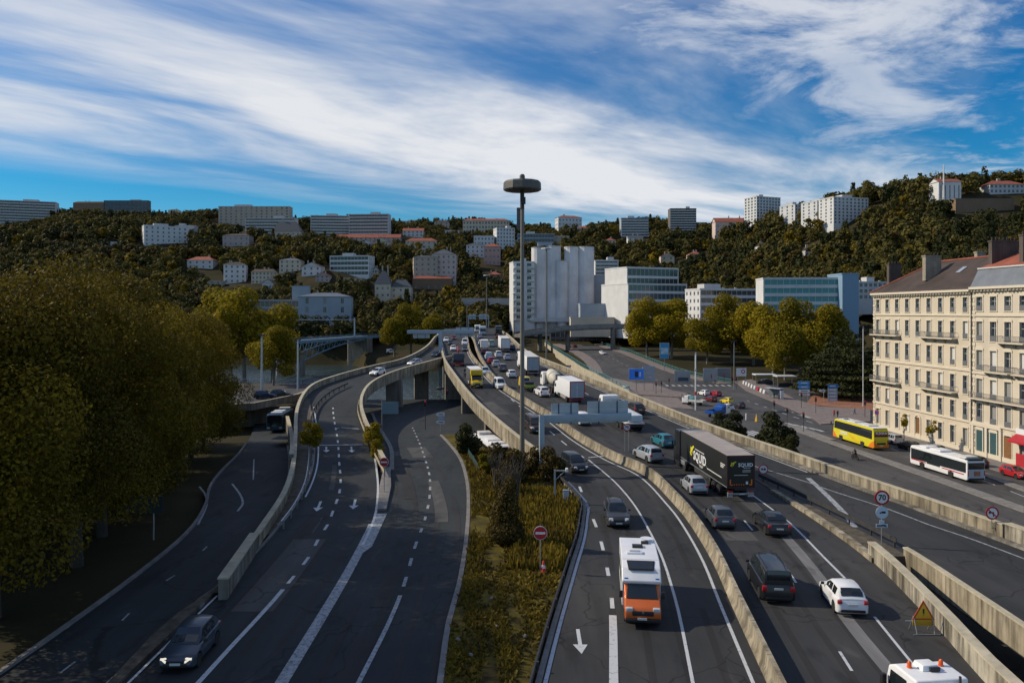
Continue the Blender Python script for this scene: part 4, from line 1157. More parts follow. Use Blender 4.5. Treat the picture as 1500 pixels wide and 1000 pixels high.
def city_bus(name, label, px, py, zfun, heading, body, skirt, L=12.0, stripe=None, group=None, cat_='bus'):
 W, H = 2.5, 2.95; hw = W / 2
 root = thing(name, label, cat_, group=group)
 prof = [(-L/2, .4), (-L/2, 2.6), (-L/2 + .12, 2.88), (L/2 - .4, 2.95), (L/2 - .1, 2.75), (L/2, 1.3), (L/2 - .03, .4), (L/2 - .3, .3), (-L/2 + .3, .3)]
 MB().side(prof, -hw, hw).obj('body', body, root, bevel=.08, seg=3)
 for yy, l, h in ((-L/2 + 1.5, 1.6, .30), (1.0, 2.2, .22), (3.6, 1.4, .18)): boxpart('roof_unit', (0, yy, 2.95 + h / 2), (1.75, l, h), WHITE if yy > -3 else WHITE_D, root)
 boxpart('rear_roof_housing', (0, -L/2 + .42, 2.93), (2.1, .7, .24), BLACK, root, .04)
 for s in (1, -1):
  x = s * (hw + .003)
  w_ = plate('window_band', [(x, -L/2 + .25, 1.25), (x, L/2 - .25, 1.05), (x, L/2 - .25, 2.55), (x, -L/2 + .25, 2.55)], (s, 0, 0), GLASS, root)
  for y0 in ((-L/2 + .25, L/2 - 3.3, -.8) if s > 0 else ()): plate('door', [(x, y0, .42), (x, y0 + 1.2, .42), (x, y0 + 1.2, 1.2), (x, y0, 1.2)], (s, 0, 0), GLASS, root)
  if s < 0:
   plate('dark_panel', [(x, -.6, .95), (x, 2.2, .95), (x, 2.2, 1.3), (x, -.6, 1.3)], (s, 0, 0), BLACK, root, .01)
  if stripe:
   for (y0, y1) in ((-L/2 + .6, -1.0), (2.4, L/2 - .3)):
    plate('red_stripe', [(x, y0, .92), (x, y1, .92), (x, y1, 1.06), (x, y0, 1.06)], (s, 0, 0), stripe, root, .016)
  for y in (L/2 - 2.75, -L/2 + 3.2):
   boxpart('wheel_arch', (s * (hw - .02), y, .55), (.05, 1.15, .6), BLACK, root, .02)
   wheel(root, s * (hw - .13), y, .48)
  boxpart('tail_light', (s * (hw - .12), -L/2 - .02, 1.25), (.12, .06, .7), LAMP_R, root, .02)
  boxpart('headlight', (s * (hw - .3), L/2, .75), (.42, .08, .2), LAMP_W, root, .03)
  boxpart('wing_mirror', (s * (hw + .15), L/2 + .1, 2.3), (.16, .14, .4), BLACK, root, .03)
 y = -L/2 - .02
 plate('rear_window', [(-hw + .1, y, 1.75), (hw - .1, y, 1.75), (hw - .1, y, 2.6), (-hw + .1, y, 2.6)], (0, -1, 0), GLASS, root, .02)
 plate('rear_panel', [(-hw + .18, y, .6), (hw - .18, y, .6), (hw - .18, y, 1.7), (-hw + .18, y, 1.7)], (0, -1, 0), skirt, root, .015)
 plate('rear_poster', [(-.35, y - .02, .85), (.55, y - .02, .85), (.55, y - .02, 1.5), (-.35, y - .02, 1.5)], (0, -1, 0), mat('poster_rust', (.36, .17, .10), .5, var=.3, vscale=3), root, .008)
 boxpart('rear_bumper', (0, y, .48), (2.2, .12, .22), BLACK, root, .03)
 plate('windscreen', [(-hw + .08, L/2 - .0, 1.0), (hw - .08, L/2 - .0, 1.0), (hw - .08, L/2 - .1, 2.6), (-hw + .08, L/2 - .1, 2.6)], (0, 1, .05), GLASS, root, .03)
 boxpart('destination_board', (0, L/2 - .1, 2.72), (1.8, .16, .2), BLACK, root, .01)
 return put(root, px, py, L, zfun, heading=heading)
city_bus('city_bus', 'white city bus with a red stripe and black roof housing below the corner shops', 1430, 707, zs, sd_, WHITE, mat('pale_grey_panel', (.45, .47, .5), .5), stripe=SIGN_R, group=G_ST)
TQ = paint('bus_turquoise', (.04, .30, .40))
city_bus('city_bus', 'blue and white bus coming out of the dark underpass on the left', 402, 634, zf, (.12, -1), paint('bus_blue', (.015, .06, .12)), TQ, L=11)
ub = city_bus('city_bus', 'white bus with turquoise ends parked under the motorway viaduct behind the shrubs', 757, 668, lambda y: -3.6, (.30, -1), WHITE, TQ, L=12)
d_ = dir_at(LB, 103); orient(ub, V((x_at(LB, 103) - 1.5, 103, -3.0)), V((-d_.x, -d_.y, 0)))

# --- lorries
def cab_over(root, y0, L, W, H, z0, col, sleeper=True):
 """a forward-control cab with its back at y0"""
 hw = W / 2
 MB().side([(y0, z0), (y0 + L, z0), (y0 + L + .02, z0 + 1.0), (y0 + L - .12, z0 + 1.3), (y0 + L - .42, H - .25), (y0 + L - .75, H), (y0, H)], -hw, hw).obj('cab', col, root, bevel=.08, seg=3)
 plate('windscreen', [(-hw + .1, y0 + L - .10, z0 + 1.25), (hw - .1, y0 + L - .10, z0 + 1.25), (hw - .12, y0 + L - .38, H - .42), (-hw + .12, y0 + L - .38, H - .42)], (0, 1, .3), GLASS, root, .03)
 plate('front_grille', [(-hw + .25, y0 + L + .02, z0 + .25), (hw - .25, y0 + L + .02, z0 + .25), (hw - .25, y0 + L + .02, z0 + .95), (-hw + .25, y0 + L + .02, z0 + .95)], (0, 1, 0), BLACK, root, .02)
 for s in (1, -1):
  x = s * (hw + .003)
  plate('side_window', [(x, y0 + L * .42, z0 + 1.2), (x, y0 + L - .32, z0 + 1.2), (x, y0 + L - .55, H - .5), (x, y0 + L * .42, H - .5)], (s, 0, 0), GLASS, root)
  boxpart('wing_mirror', (s * (hw + .16), y0 + L - .1, z0 + 1.7), (.16, .14, .6), BLACK, root, .03)
  boxpart('headlight', (s * (hw - .3), y0 + L + .03, z0 + .12), (.42, .08, .2), LAMP_W, root, .02)
  boxpart('step_skirt', (s * (hw - .06), y0 + L * .5, z0 - .2), (.1, L * .9, .5), BLACK, root, .02)
def semi(name, label, px, py, cabcol, boxcol, frame, logo=False, L=16.0, Ht=4.0, group=HWY_OUT, lod=0, roofcol=None, door=None):
 root = thing(name, label, 'lorry', group=group)
 W = 2.55; hw = W / 2
 Lt = 13.4; yr = -L / 2
 tr = MB().box((0, yr + Lt / 2, (1.15 + Ht) / 2), (W, Lt, Ht - 1.15)).obj('trailer_box', boxcol, root, bevel=.03)
 MB().box((0, yr + Lt / 2, Ht + .01), (W - .06, Lt - .06, .03)).obj('trailer_roof', roofcol or WHITE_D, root)
 MB().box((0, yr + Lt / 2, 1.05), (1.1, Lt, .26)).obj('chassis', BLACK, root)
 # rear door frame
 y = yr - .012
 MB().box((0, y, Ht - .09), (W + .02, .04, .2)).box((-hw + .06, y, (1.15 + Ht) / 2), (.14, .04, Ht - 1.15)).box((hw - .06, y, (1.15 + Ht) / 2), (.14, .04, Ht - 1.15)).box((0, y, 1.2), (W + .02, .04, .16)).obj('rear_frame', frame, root)
 d = MB()
 for s in (1, -1): d.box((s * (hw - .14) / 2, y + .005, (1.3 + Ht) / 2 - .02), (hw - .17, .02, Ht - 1.55))
 d.obj('rear_door', door or boxcol, root)
 mb = MB()
 for x in (-.75, -.2, .2, .75): mb.cyl((x, y - .02, 1.3), (x, y - .02, Ht - .3), .02, n=6)
 if not logo: mb.obj('lock_rod', STEEL, root)
 boxpart('rear_bumper', (0, y - .02, .62), (2.4, .1, .16), STEEL, root, .02)
 for s in (1, -1):
  boxpart('tail_light', (s * .95, y - .03, .82), (.42, .06, .14), LAMP_R, root, .01)
  boxpart('mudguard_flap', (s * .95, y + .1, .55), (.5, .03, .45), WHITE_D if logo else BLACK, root, 0)
  MB().box((s * (hw - .03), yr + 6.6, .95), (.04, 4.6, .5)).obj('side_guard', STEEL if not logo else RAIL_D, root)
  for k in range(3): wheel(root, s * (hw - .2), yr + 2.3 + k * 1.32, .5, .38, lod < 2)
  wheel(root, s * (hw - .2), yr + Lt - 1.2, .5, .38, lod < 2); wheel(root, s * (hw - .2), L / 2 - 1.2, .5, .32, lod < 2)
  MB().box((s * (hw - .25), yr + Lt - .6, .75), (.5, 1.6, .5)).obj('fuel_tank', STEEL, root, bevel=.08)
 cab_over(root, L / 2 - 2.2, 2.2, 2.5, Ht - .15, .55, cabcol)
 if logo:
  sq = mat('logo_yellow', (.74, .66, .04), .5)
  def squid(parent, T, s):
   """a leaping squid: rounded mantle with two curling arms"""
   mb = MB()
   def blob(c, rx, rz, rot, n=14):
    P = []
    for i in range(n):
     t = 2 * math.pi * i / n; a, b = rx * math.cos(t), rz * math.sin(t) * (1 - .25 * math.cos(t))
     P.append((c[0] + a * math.cos(rot) - b * math.sin(rot), c[1] + a * math.sin(rot) + b * math.cos(rot)))
    mb.slab([T(*p) for p in P], T(0, 0, True), .014)
   blob((.42, .55), .40, .17, .75); blob((.78, .80), .16, .12, .3); blob((.12, .48), .30, .10, 1.5); blob((.02, .12), .18, .09, -1.0)
   for k in range(7):
    t = k / 6; blob((.15 + .35 * t, .02 + .28 * t * t - .08 * math.sin(t * 3)), .09, .05, .5)
   return mb.obj('squid_emblem', sq, parent, fix=True)
  x = -hw
  TL = lambda a, b, nrm=False: (-1, 0, 0) if nrm else (x - .004, yr + 10.1 - a * 1.15, 2.15 + b * 1.15)
  squid(tr, TL, 1)
  o = lettering('SQUID', 1.25, SIGN_W, tr, (x - .012, yr + 7.3, 2.25), '-x', bold=.035)
  o = lettering('logistics', .34, SIGN_W, tr, (x - .012, yr + 6.9, 1.62), '-x', bold=.004) if False else None
  mb = MB()
  for (y0, z0, y1, z1) in ((8.7, 2.98, 6.0, 2.98), (5.75, 2.2, 5.1, 1.75), (5.1, 1.8, 1.3, 1.8), (1.6, 3.1, .5, 3.1), (1.6, 2.95, .7, 2.95), (1.6, 2.8, .9, 2.8)):
   a, b = V((x - .004, yr + y0, z0)), V((x - .004, yr + y1, z1)); n = V((0, 0, .045)) if abs(z0 - z1) < .1 else V((0, .05, .03))
   mb.slab([a - n, b - n, b + n, a + n], (-1, 0, 0), .014)
  mb.obj('painted_line', WHITE_D, tr, fix=True)
  mb = MB()
  for k in range(3): mb.box((x - .008, yr + 6.9, 1.68 - k * .09), (.014, 1.3 - k * .2, .045))
  mb.obj('small_print', WHITE_D, tr)
  y2 = yr - .02
  TR = lambda a, b, nrm=False: (0, -1, 0) if nrm else (-.95 + a * .55, y2, 3.12 + b * .45)
  squid(tr, TR, 1)
  lettering('SQUID', .46, SIGN_W, tr, (.42, y2 - .02, 3.2), '-y', bold=.012)
  MB().box((.55, y2 - .01, 2.93), (.6, .014, .05)).box((.5, y2 - .01, 2.72), (.75, .014, .05)).box((.5, y2 - .01, 2.6), (.75, .014, .05)).box((0, y2 - .01, 2.3), (1.3, .014, .05)).obj('small_print', WHITE_D, tr)
  mb = MB()
  for s in (1, -1): mb.box((s * .98, y2 - .02, 1.65), (.12, .02, .55)).box((s * .9, y2 - .02, 1.43), (.28, .02, .1))
  for k in range(5): mb.box((-.62 + k * .22, y2 - .02, 1.45), (.09, .02, .09))
  mb.obj('reflector', LAMP_O, root)
  boxpart('warning_disc', (.55, y2 - .02, 1.6), (.2, .02, .26), SIGN_W, root, 0)
  boxpart('number_plate', (.1, yr - .07, .62), (.52, .04, .12), PLATE, root, 0)
  MB().box((x - .01, yr + Lt / 2, 1.22), (.03, Lt, .07)).box((-x + .01, yr + Lt / 2, 1.22), (.03, Lt, .07)).obj('side_rail', STEEL, root)
 return put(root, px, py, L, zh, MBT, True)
semi('articulated_lorry', 'black articulated lorry with a yellow squid emblem and white SQUID lettering', 1085, 733, P_['black'], mat('trailer_black', (.012, .014, .014), .45, var=.2, vscale=.6), mat('trailer_maroon', (.055, .012, .016), .5), True, roofcol=mat('trailer_roof_beige', (.34, .30, .27), .7, var=.15, vscale=.7), Ht=4.05)
semi('articulated_lorry', 'white articulated lorry with shade tinted rear doors level with the mast', 781, 551, WHITE, WHITE, mat('door_frame_brown', (.16, .11, .10), .5), L=15.5, lod=1, Ht=3.9, door=mat('door_blue_shade', (.34, .40, .46), .5))  # white trailer; the bluish shade on its rear is put into the door colour
semi('articulated_lorry', 'far white articulated lorry with a pinkish door frame on the viaduct crest', 740.5, 516.5, WHITE, WHITE, mat('door_frame_pink', (.40, .26, .26), .5), L=13, lod=2, Ht=3.9)

def box_lorry(name, label, px, py, away, cabcol, side, roof, rear, frame, L=8.2, Ht=3.3, W=2.4, group=HWY_OUT, luton=None):
 root = thing(name, label, 'lorry', group=group); hw = W / 2
 Lb = L - 1.9; yr = -L / 2
 MB().box((0, yr + Lb / 2, (.95 + Ht) / 2), (W, Lb, Ht - .95)).obj('cargo_box', side, root, bevel=.03)
 MB().box((0, yr + Lb / 2, Ht + .012), (W - .02, Lb - .02, .035)).obj('box_roof', roof, root)
 MB().box((0, yr + Lb / 2, .82), (.9, Lb, .22)).obj('chassis', BLACK, root)
 y = yr - .012
 MB().box((0, y, Ht - .07), (W + .03, .05, .16)).box((-hw + .05, y, (.95 + Ht) / 2), (.13, .05, Ht - .95)).box((hw - .05, y, (.95 + Ht) / 2), (.13, .05, Ht - .95)).obj('rear_frame', frame, root)
 MB().box((-hw / 2, y, (1.0 + Ht) / 2 - .05), (hw - .1, .02, Ht - 1.2)).box((hw / 2, y, (1.0 + Ht) / 2 - .05), (hw - .1, .02, Ht - 1.2)).obj('rear_door', rear, root)
 boxpart('rear_bumper', (0, y, .6), (W - .1, .1, .14), frame, root, .02)
 mb = MB()
 for k in range(4): mb.box((-hw + .03, yr + Lb * .52, .48 + k * .12), (.04, Lb * .45, .05)).box((hw - .03, yr + Lb * .52, .48 + k * .12), (.04, Lb * .45, .05))
 mb.obj('side_guard', WHITE_D, root)
 for s in (1, -1):
  boxpart('tail_light', (s * (hw - .25), y - .03, .72), (.3, .05, .14), LAMP_R, root, .01)
  wheel(root, s * (hw - .18), yr + 1.7, .42, .36); wheel(root, s * (hw - .18), L / 2 - .95, .42, .28)
 if luton:
  boxpart('luton_head', (0, L / 2 - 1.45, Ht - .5), (W - .02, 1.1, .95), luton, root, .1)
  MB().side([(L/2 - 2.1, .5), (L/2 - .03, .5), (L/2, .95), (L/2 - .15, 1.2), (L/2 - .75, 1.42), (L/2 - 1.4, Ht - 1.0), (L/2 - 2.1, Ht - 1.0)], -hw + .12, hw - .12).obj('cab', cabcol, root, bevel=.07, seg=3)
  plate('windscreen', [(-hw + .22, L/2 - .74, 1.44), (hw - .22, L/2 - .74, 1.44), (hw - .25, L/2 - 1.28, Ht - 1.05), (-hw + .25, L/2 - 1.28, Ht - 1.05)], (0, .9, .5), GLASS, root, .03)
  for s in (1, -1):
   boxpart('headlight', (s * (hw - .35), L/2 - .06, .92), (.36, .12, .24), LAMP_W, root, .03)
   boxpart('wing_mirror', (s * (hw + .1), L/2 - .8, 1.6), (.2, .14, .34), BLACK, root, .03)
  boxpart('front_grille', (0, L/2 - .0, .75), (.9, .08, .26), BLACK, root, .03)
  boxpart('front_bumper', (0, L/2 - .02, .52), (W - .3, .12, .16), BLACK, root, .03)
  boxpart('number_plate', (0, L/2 + .05, .5), (.5, .03, .11), PLATE, root, 0)
 else:
  cab_over(root, L / 2 - 1.75, 1.75, W - .15, Ht - .35 if Ht < 3 else 2.75, .5, cabcol)
 return put(root, px, py, L, zh, MBT, away)
box_lorry('box_lorry', 'white box lorry with a red rear frame driving behind the concrete mixer', 845, 591, True, WHITE, WHITE, WHITE, mat('door_shade', (.36, .40, .46), .5, var=.1), SIGN_R, Ht=3.55, W=2.5)  # rear doors carry the shade of the truck's back as a bluish tone
box_lorry('box_lorry', 'yellow fronted box lorry with a white roof coming down the viaduct', 699.5, 569, False, P_['lorry_yellow'], mat('box_dark_grey', (.07, .075, .08), .5), WHITE, WHITE, WHITE_D, L=6.6, Ht=3.25, W=2.2, group=HWY_IN, luton=P_['lorry_yellow'])
box_lorry('box_lorry', 'little white box van far up the viaduct ahead of the pale blue van', 710, 514, True, WHITE, WHITE, WHITE, WHITE, WHITE_D, L=6, Ht=3.0, W=2.1)

# tipper with red crane
root = thing('tipper_lorry', 'dark tipper lorry with red bumper and folded red crane coming down the viaduct', 'lorry', group=HWY_IN)
cab_over(root, 1.4, 2.1, 2.45, 2.95, .6, P_['charcoal'])
boxpart('front_bumper', (0, 3.52, .62), (2.4, .14, .34), SIGN_R, root, .04)
boxpart('tipper_body', (0, -1.6, 1.75), (2.45, 4.6, 1.3), mat('tipper_grey', (.06, .06, .065), .6, var=.2), root, .04)
MB().tube([(0, 1.0, 1.0), (0, 1.0, 3.4), (0, -.4, 4.3), (0, .9, 3.2)], .16).obj('crane_arm', SIGN_R, root)
for s in (1, -1):
 for y in (2.6, -1.6, -2.9): wheel(root, s * 1.05, y, .5, .34)
put(root, 672, 537, 7.2, zh, MBT, False)

# concrete mixer
root = thing('concrete_mixer', 'cream concrete mixer lorry with a striped drum between the white lorries', 'lorry', group=HWY_OUT)
cab_over(root, 2.2, 2.0, 2.45, 2.95, .6, WHITE)
MB().box((0, -.6, 1.0), (1.0, 7.4, .3)).obj('chassis', RAIL_D, root)
dr = MB().lathe([(.55, -2.7), (.85, -2.0), (1.2, -.4), (1.2, .9), (.75, 2.2), (.5, 2.4)], 20).obj('drum', mat('drum_cream', (.56, .52, .42), .55, var=.12, vscale=.8), root, (0, -.4, 2.35), smooth=40)
dr.rotation_euler = (R(90 + 13), 0, 0); dr.location = (0, -.5, 2.4)
MB().lathe([(1.215, .1), (1.215, .55)], 20).obj('drum_band', mat('drum_grey', (.30, .32, .30), .6), dr)
MB().side([(-3.0, 3.2), (-3.9, 2.9), (-4.0, 2.6), (-3.2, 2.3)], -.45, .45).obj('hopper', RAIL_D, root)
MB().tube([(0, -3.8, 2.3), (0, -4.2, 1.4)], .22).obj('chute', RAIL_D, root)
boxpart('rear_panel', (0, -4.1, .95), (2.3, .12, .5), DIRT, root, .02)
MB().cyl((-.9, 1.9, 1.0), (-.9, 1.9, 2.6), .28, n=10).cyl((.9, 1.9, 1.0), (.9, 1.9, 2.2), .2, n=10).obj('water_tank', WHITE_D, root)
for s in (1, -1):
 boxpart('mudguard', (s * 1.0, -2.6, 1.1), (.4, 3.2, .1), RAIL_D, root, .03)
 boxpart('tail_light', (s * .9, -4.18, .9), (.3, .06, .14), LAMP_R, root, .01)
 for y in (3.1, -1.9, -3.2): wheel(root, s * 1.03, y, .5, .36)
put(root, 820, 577, 8.6, zh, MBT, True)

# recovery pick-up with a hi-vis rear
root = thing('maintenance_truck', 'yellow and green maintenance truck with dark kit behind the white lorry', 'truck', group=HWY_OUT)
boxpart('cab', (0, 1.5, 1.35), (1.95, 1.9, 1.6), P_['lorry_yellow'], root, .12, (.88, .8))
plate('rear_window', [(-.7, .5, 1.5), (.7, .5, 1.5), (.62, .62, 1.95), (-.62, .62, 1.95)], (0, -1, .2), GLASS, root, .03)
boxpart('load_bed', (0, -.9, .95), (1.95, 3.0, .5), mat('hi_vis_green', (.30, .42, .05), .5), root, .03)
boxpart('tool_rack', (0, -1.4, 1.4), (1.6, 1.6, .6), BLACK, root, .05)
for s in (1, -1):
 boxpart('tail_light', (s * .85, -2.42, .85), (.2, .06, .3), LAMP_R, root, .01)
 for y in (1.7, -1.4): wheel(root, s * .85, y, .36, .24)
put(root, 776, 574, 4.9, zh, MBT, True)

# flatbed behind the gantry boards
root = thing('flatbed_lorry', 'white flatbed lorry with a long pale bed behind the gantry boards', 'lorry', group=HWY_OUT)
cab_over(root, 4.0, 2.0, 2.45, 3.25, .6, WHITE)
boxpart('bed', (0, -1.2, 1.15), (2.5, 10.0, .22), WHITE_D, root, .03)
boxpart('headboard', (0, 3.7, 2.0), (2.3, .1, 1.5), STEEL, root, .02)
boxpart('sheeted_load', (.1, -2.6, 1.75), (2.1, 6.6, .95), mat('pale_sheet', (.55, .60, .64), .6, var=.15), root, .3)
boxpart('white_crate', (-.4, 2.6, 1.75), (1.2, 1.2, .9), WHITE, root, .05)
boxpart('rear_bumper', (0, -6.2, .8), (2.3, .1, .2), BLACK, root, .02)
for s in (1, -1):
 boxpart('tail_light', (s * .95, -6.24, 1.0), (.35, .05, .14), LAMP_R, root, .01)
 for y in (5.0, -2.4, -3.7, -5.0): wheel(root, s * 1.03, y, .5, .36)
put(root, 931, 633, 12.4, zh, MBT, True)

# dark far lorry and two far coaches
def far_box(name, label, px, py, W, H, L, m, away, group, cat_, dark=.5):
 root = thing(name, label, cat_, group=group)
 boxpart('body', (0, 0, H / 2 + .25), (W, L, H - .35), m, root, .12)
 for e in (1, -1): boxpart('windscreen' if e > 0 else 'rear_window', (0, e * (L / 2 + .012), H * .64), (W * .86, .03, H * .32), GLASS, root, .01)
 for s in (1, -1):
  boxpart('window_band', (s * (W / 2 + .01), 0, H * .66), (.03, L * .86, H * .28), GLASS, root, 0)
  for y in (L * .3, -L * .3): wheel(root, s * (W / 2 - .15), y, .45, .3, False)
 return put(root, px, py, L, zh, MBT, away)
far_box('coach', 'pale grey coach far up the viaduct in the left queue lane', 707.5, 491, 2.5, 3.3, 11, paint('coach_grey', (.50, .55, .60)), True, HWY_OUT, 'coach')
far_box('minibus', 'white minibus beyond the pale coach at the crest of the viaduct', 700, 487, 2.4, 3.0, 8, WHITE, True, HWY_OUT, 'minibus')
far_box('dark_lorry', 'dark lorry at the far right crest of the viaduct beneath the gantry', 731, 491.5, 2.5, 3.6, 10, P_['charcoal'], True, HWY_OUT, 'lorry')

# junction lorries
root = thing('dropside_lorry', 'blue dropside lorry with a white cab stopped behind the parapet shrubs', 'lorry', group=G_JN)
cab_over(root, 1.2, 1.7, 2.1, 2.5, .55, WHITE)
BLU = P_['blue']
boxpart('headboard', (0, 1.0, 1.9), (2.1, .25, 1.5), BLU, root, .03)
mb = MB().box((0, -1.3, 1.0), (2.1, 4.4, .16))
for s in (1, -1): mb.box((s * 1.02, -1.3, 1.3), (.06, 4.4, .5))
mb.box((0, -3.5, 1.3), (2.1, .06, .5)); mb.obj('dropside_bed', BLU, root)
boxpart('tool_chest', (0, .3, 1.6), (1.9, 1.1, 1.1), BLU, root, .05)
for s in (1, -1):
 for y in (2.1, -2.0): wheel(root, s * .88, y, .4, .28)
put(root, 1040, 612, 6.4, zs, heading=(.62, .55))
root = thing('pickup_truck', 'white pickup truck with a teal load waiting beside the white pole', 'truck', group=G_JN)
cab_over(root, .9, 1.6, 1.95, 2.2, .5, WHITE)
mb = MB().box((0, -1.0, .9), (2.0, 3.6, .14))
for s in (1, -1): mb.box((s * .97, -1.0, 1.15), (.05, 3.6, .4))
mb.box((0, -2.8, 1.15), (2.0, .05, .4)).obj('load_bed', WHITE_D, root)
boxpart('load', (0, .1, 1.5), (1.7, 1.2, 1.0), TEAL, root, .1)
for s in (1, -1):
 for y in (1.6, -1.5): wheel(root, s * .82, y, .36, .24)
put(root, 1030, 594, 5.0, zs, heading=(-.75, .6))

# motorhome
root = thing('motorhome', 'white motorhome with an orange cab and roof hatches driving towards the camera', 'motorhome', group=HWY_IN)
L, W, H = 6.9, 2.14, 2.9; hw = W / 2
MWH = paint('motorhome_white', (.74, .75, .77)); ORC = paint('motorhome_orange', (.60, .13, .025), .25)
MB().side([(-L/2, .45), (-L/2, H - .1), (-L/2 + .15, H), (L/2 - 2.5, H), (L/2 - 1.75, H - .22), (L/2 - 1.2, H - .78), (L/2 - 1.25, H - .95), (L/2 - 1.75, 2.0), (L/2 - 2.0, .45)], -hw, hw).obj('living_box', MWH, root, bevel=.07, seg=3)
cw = .96
MB().side([(L/2 - 2.3, .35), (L/2 - .12, .35), (L/2, .55), (L/2 - .02, .85), (L/2 - .14, 1.05), (L/2 - .78, 1.32), (L/2 - 1.42, 2.05), (L/2 - 2.3, 2.05)], -cw, cw).obj('cab', ORC, root, bevel=.08, seg=3)
plate('windscreen', [(-cw + .12, L/2 - .76, 1.33), (cw - .12, L/2 - .76, 1.33), (cw - .2, L/2 - 1.36, 2.0), (-cw + .2, L/2 - 1.36, 2.0)], (0, .72, .68), GLASS, root, .03)
plate('roof_window', [(-.62, L/2 - 1.62, H - .27), (.62, L/2 - 1.62, H - .27), (.70, L/2 - 2.32, H - .035), (-.70, L/2 - 2.32, H - .035)][::-1], (0, .3, 1), GLASS, root, .045)
MB().slab([(-.70, L/2 - 1.56, H - .30), (.70, L/2 - 1.56, H - .30), (.78, L/2 - 2.38, H - .03), (-.78, L/2 - 2.38, H - .03)], (0, .3, 1), .03).obj('window_frame', BLACK, root, fix=True)
boxpart('roof_seam', (0, L/2 - 2.55, H + .006), (W - .06, .05, .02), WHITE_D, root, 0)
for x, y, a, b, m_ in ((.05, -.5, .62, .46, BLACK), (-.42, -1.25, .44, .3, BLACK)): boxpart('roof_hatch', (x, y - .9, H + .06), (a, b, .14), m_, root, .03)
o = boxpart('roof_hatch', (.28, -.2, H + .06), (.9, .5, .12), MWH, root, .04);
boxpart('roof_vent', (.26, -.2, H + .125), (.6, .3, .03), SIGN_BACK, root, .01)
sdish = MB().lathe([(.06, 0), (.1, .12), (.36, .16), (.38, .20), (.02, .18)], 16).obj('satellite_dish', MWH, root, (-.55, -2.6, H), smooth=40)
for s in (1, -1):
 boxpart('headlight', (s * (cw - .24), L/2 - .14, .98), (.38, .24, .20), LAMP_W, root, .05)
 m_ = boxpart('wing_mirror', (s * (hw + .07), L/2 - 1.05, 1.45), (.2, .14, .38), BLACK, root, .05)
 plate('side_window', [(s * (cw + .003), L/2 - 2.1, 1.35), (s * (cw + .003), L/2 - .95, 1.35), (s * (cw + .003), L/2 - 1.45, 1.95), (s * (cw + .003), L/2 - 2.1, 1.95)], (s, 0, 0), GLASS, root)
 for y0, y1 in ((-2.6, -1.5), (-.6, .4)): plate('side_window', [(s * (hw + .002), y0, 1.5), (s * (hw + .002), y1, 1.5), (s * (hw + .002), y1, 2.1), (s * (hw + .002), y0, 2.1)], (s, 0, 0), GLASS, root, .02)
 boxpart('marker_lamp', (s * .85, L/2 - 1.32, H - .68), (.2, .08, .09), SIGN_B, root, .02)
 for y in (L/2 - 1.0, -L/2 + 1.9): wheel(root, s * (cw - .1), y, .35, .24)
boxpart('front_grille', (0, L/2 - .03, .80), (1.15, .10, .26), BLACK, root, .05)
boxpart('front_bumper', (0, L/2 - .01, .44), (1.9, .16, .2), BLACK, root, .05)
boxpart('number_plate', (.05, L/2 + .08, .55), (.5, .03, .11), PLATE, root, 0)
MB().lathe([(.07, 0), (.07, .03)], 10).obj('badge', CHROME, root, (0, L/2 + .03, .88)).rotation_euler = (R(-90), 0, 0)
put(root, 942, 921, L, zh, heading=(-.11, -.99))

# recovery truck at the lower right
root = thing('recovery_truck', 'white recovery truck with orange beacons cut by the bottom edge of the view', 'truck', group=HWY_OUT)
L, W = 7.0, 2.3; hw = W / 2; H = 2.75
MB().side([(1.3, .5), (3.4, .5), (3.5, 1.2), (3.1, H - .2), (2.7, H), (1.3, H - .05)], -hw + .05, hw - .05).obj('cab', WHITE, root, bevel=.10, seg=3)
plate('rear_window', [(-hw + .2, 1.3, 1.55), (hw - .2, 1.3, 1.55), (hw - .28, 1.3, H - .22), (-hw + .28, 1.3, H - .22)], (0, -1, 0), mat('glass_blue', (.10, .16, .22), .08, spec=.8), root, .02)
for s in (1, -1):
 plate('side_window', [(s * (hw - .048), 1.9, 1.55), (s * (hw - .048), 3.1, 1.55), (s * (hw - .048), 2.9, H - .3), (s * (hw - .048), 1.9, H - .3)], (s, 0, 0), GLASS, root, .02)
 boxpart('wing_mirror', (s * (hw + .16), 3.1, 1.9), (.22, .2, .62), BLACK, root, .05)
 b_ = MB().lathe([(.10, 0), (.10, .05), (.085, .06), (.085, .2), (.05, .25), (.01, .26)], 12).obj('beacon', mat('beacon_orange', (.70, .10, .01), .2), root, (s * .68, 2.35, H - .01), smooth=40)
 for y in (2.5, -1.6): wheel(root, s * (hw - .2), y, .4, .28)
boxpart('roof_pod', (.0, 2.3, H + .08), (.75, .7, .22), WHITE, root, .05, (.85, .8))
boxpart('roof_vent', (.12, 1.93, H + .07), (.42, .1, .16), BLACK, root, .02)
MB().cyl((.62, 1.15, 1.3), (.62, 1.15, H + .12), .05, n=8).obj('exhaust_stack', RAIL_D, root)
boxpart('bed', (0, -1.1, 1.05), (W, 4.6, .2), WHITE_D, root, .03)
boxpart('white_locker', (.2, .55, 1.75), (1.75, 1.0, 1.3), WHITE, root, .12)
boxpart('crane_box', (0, -.6, 1.5), (.9, .9, .9), WHITE_D, root, .06)
o = root
f = V((-.12, 1, 0)).normalized()
orient(root, V(((1366 - 750) / 1125 * 30.8, 30.8 - 2.3, .02)), f)
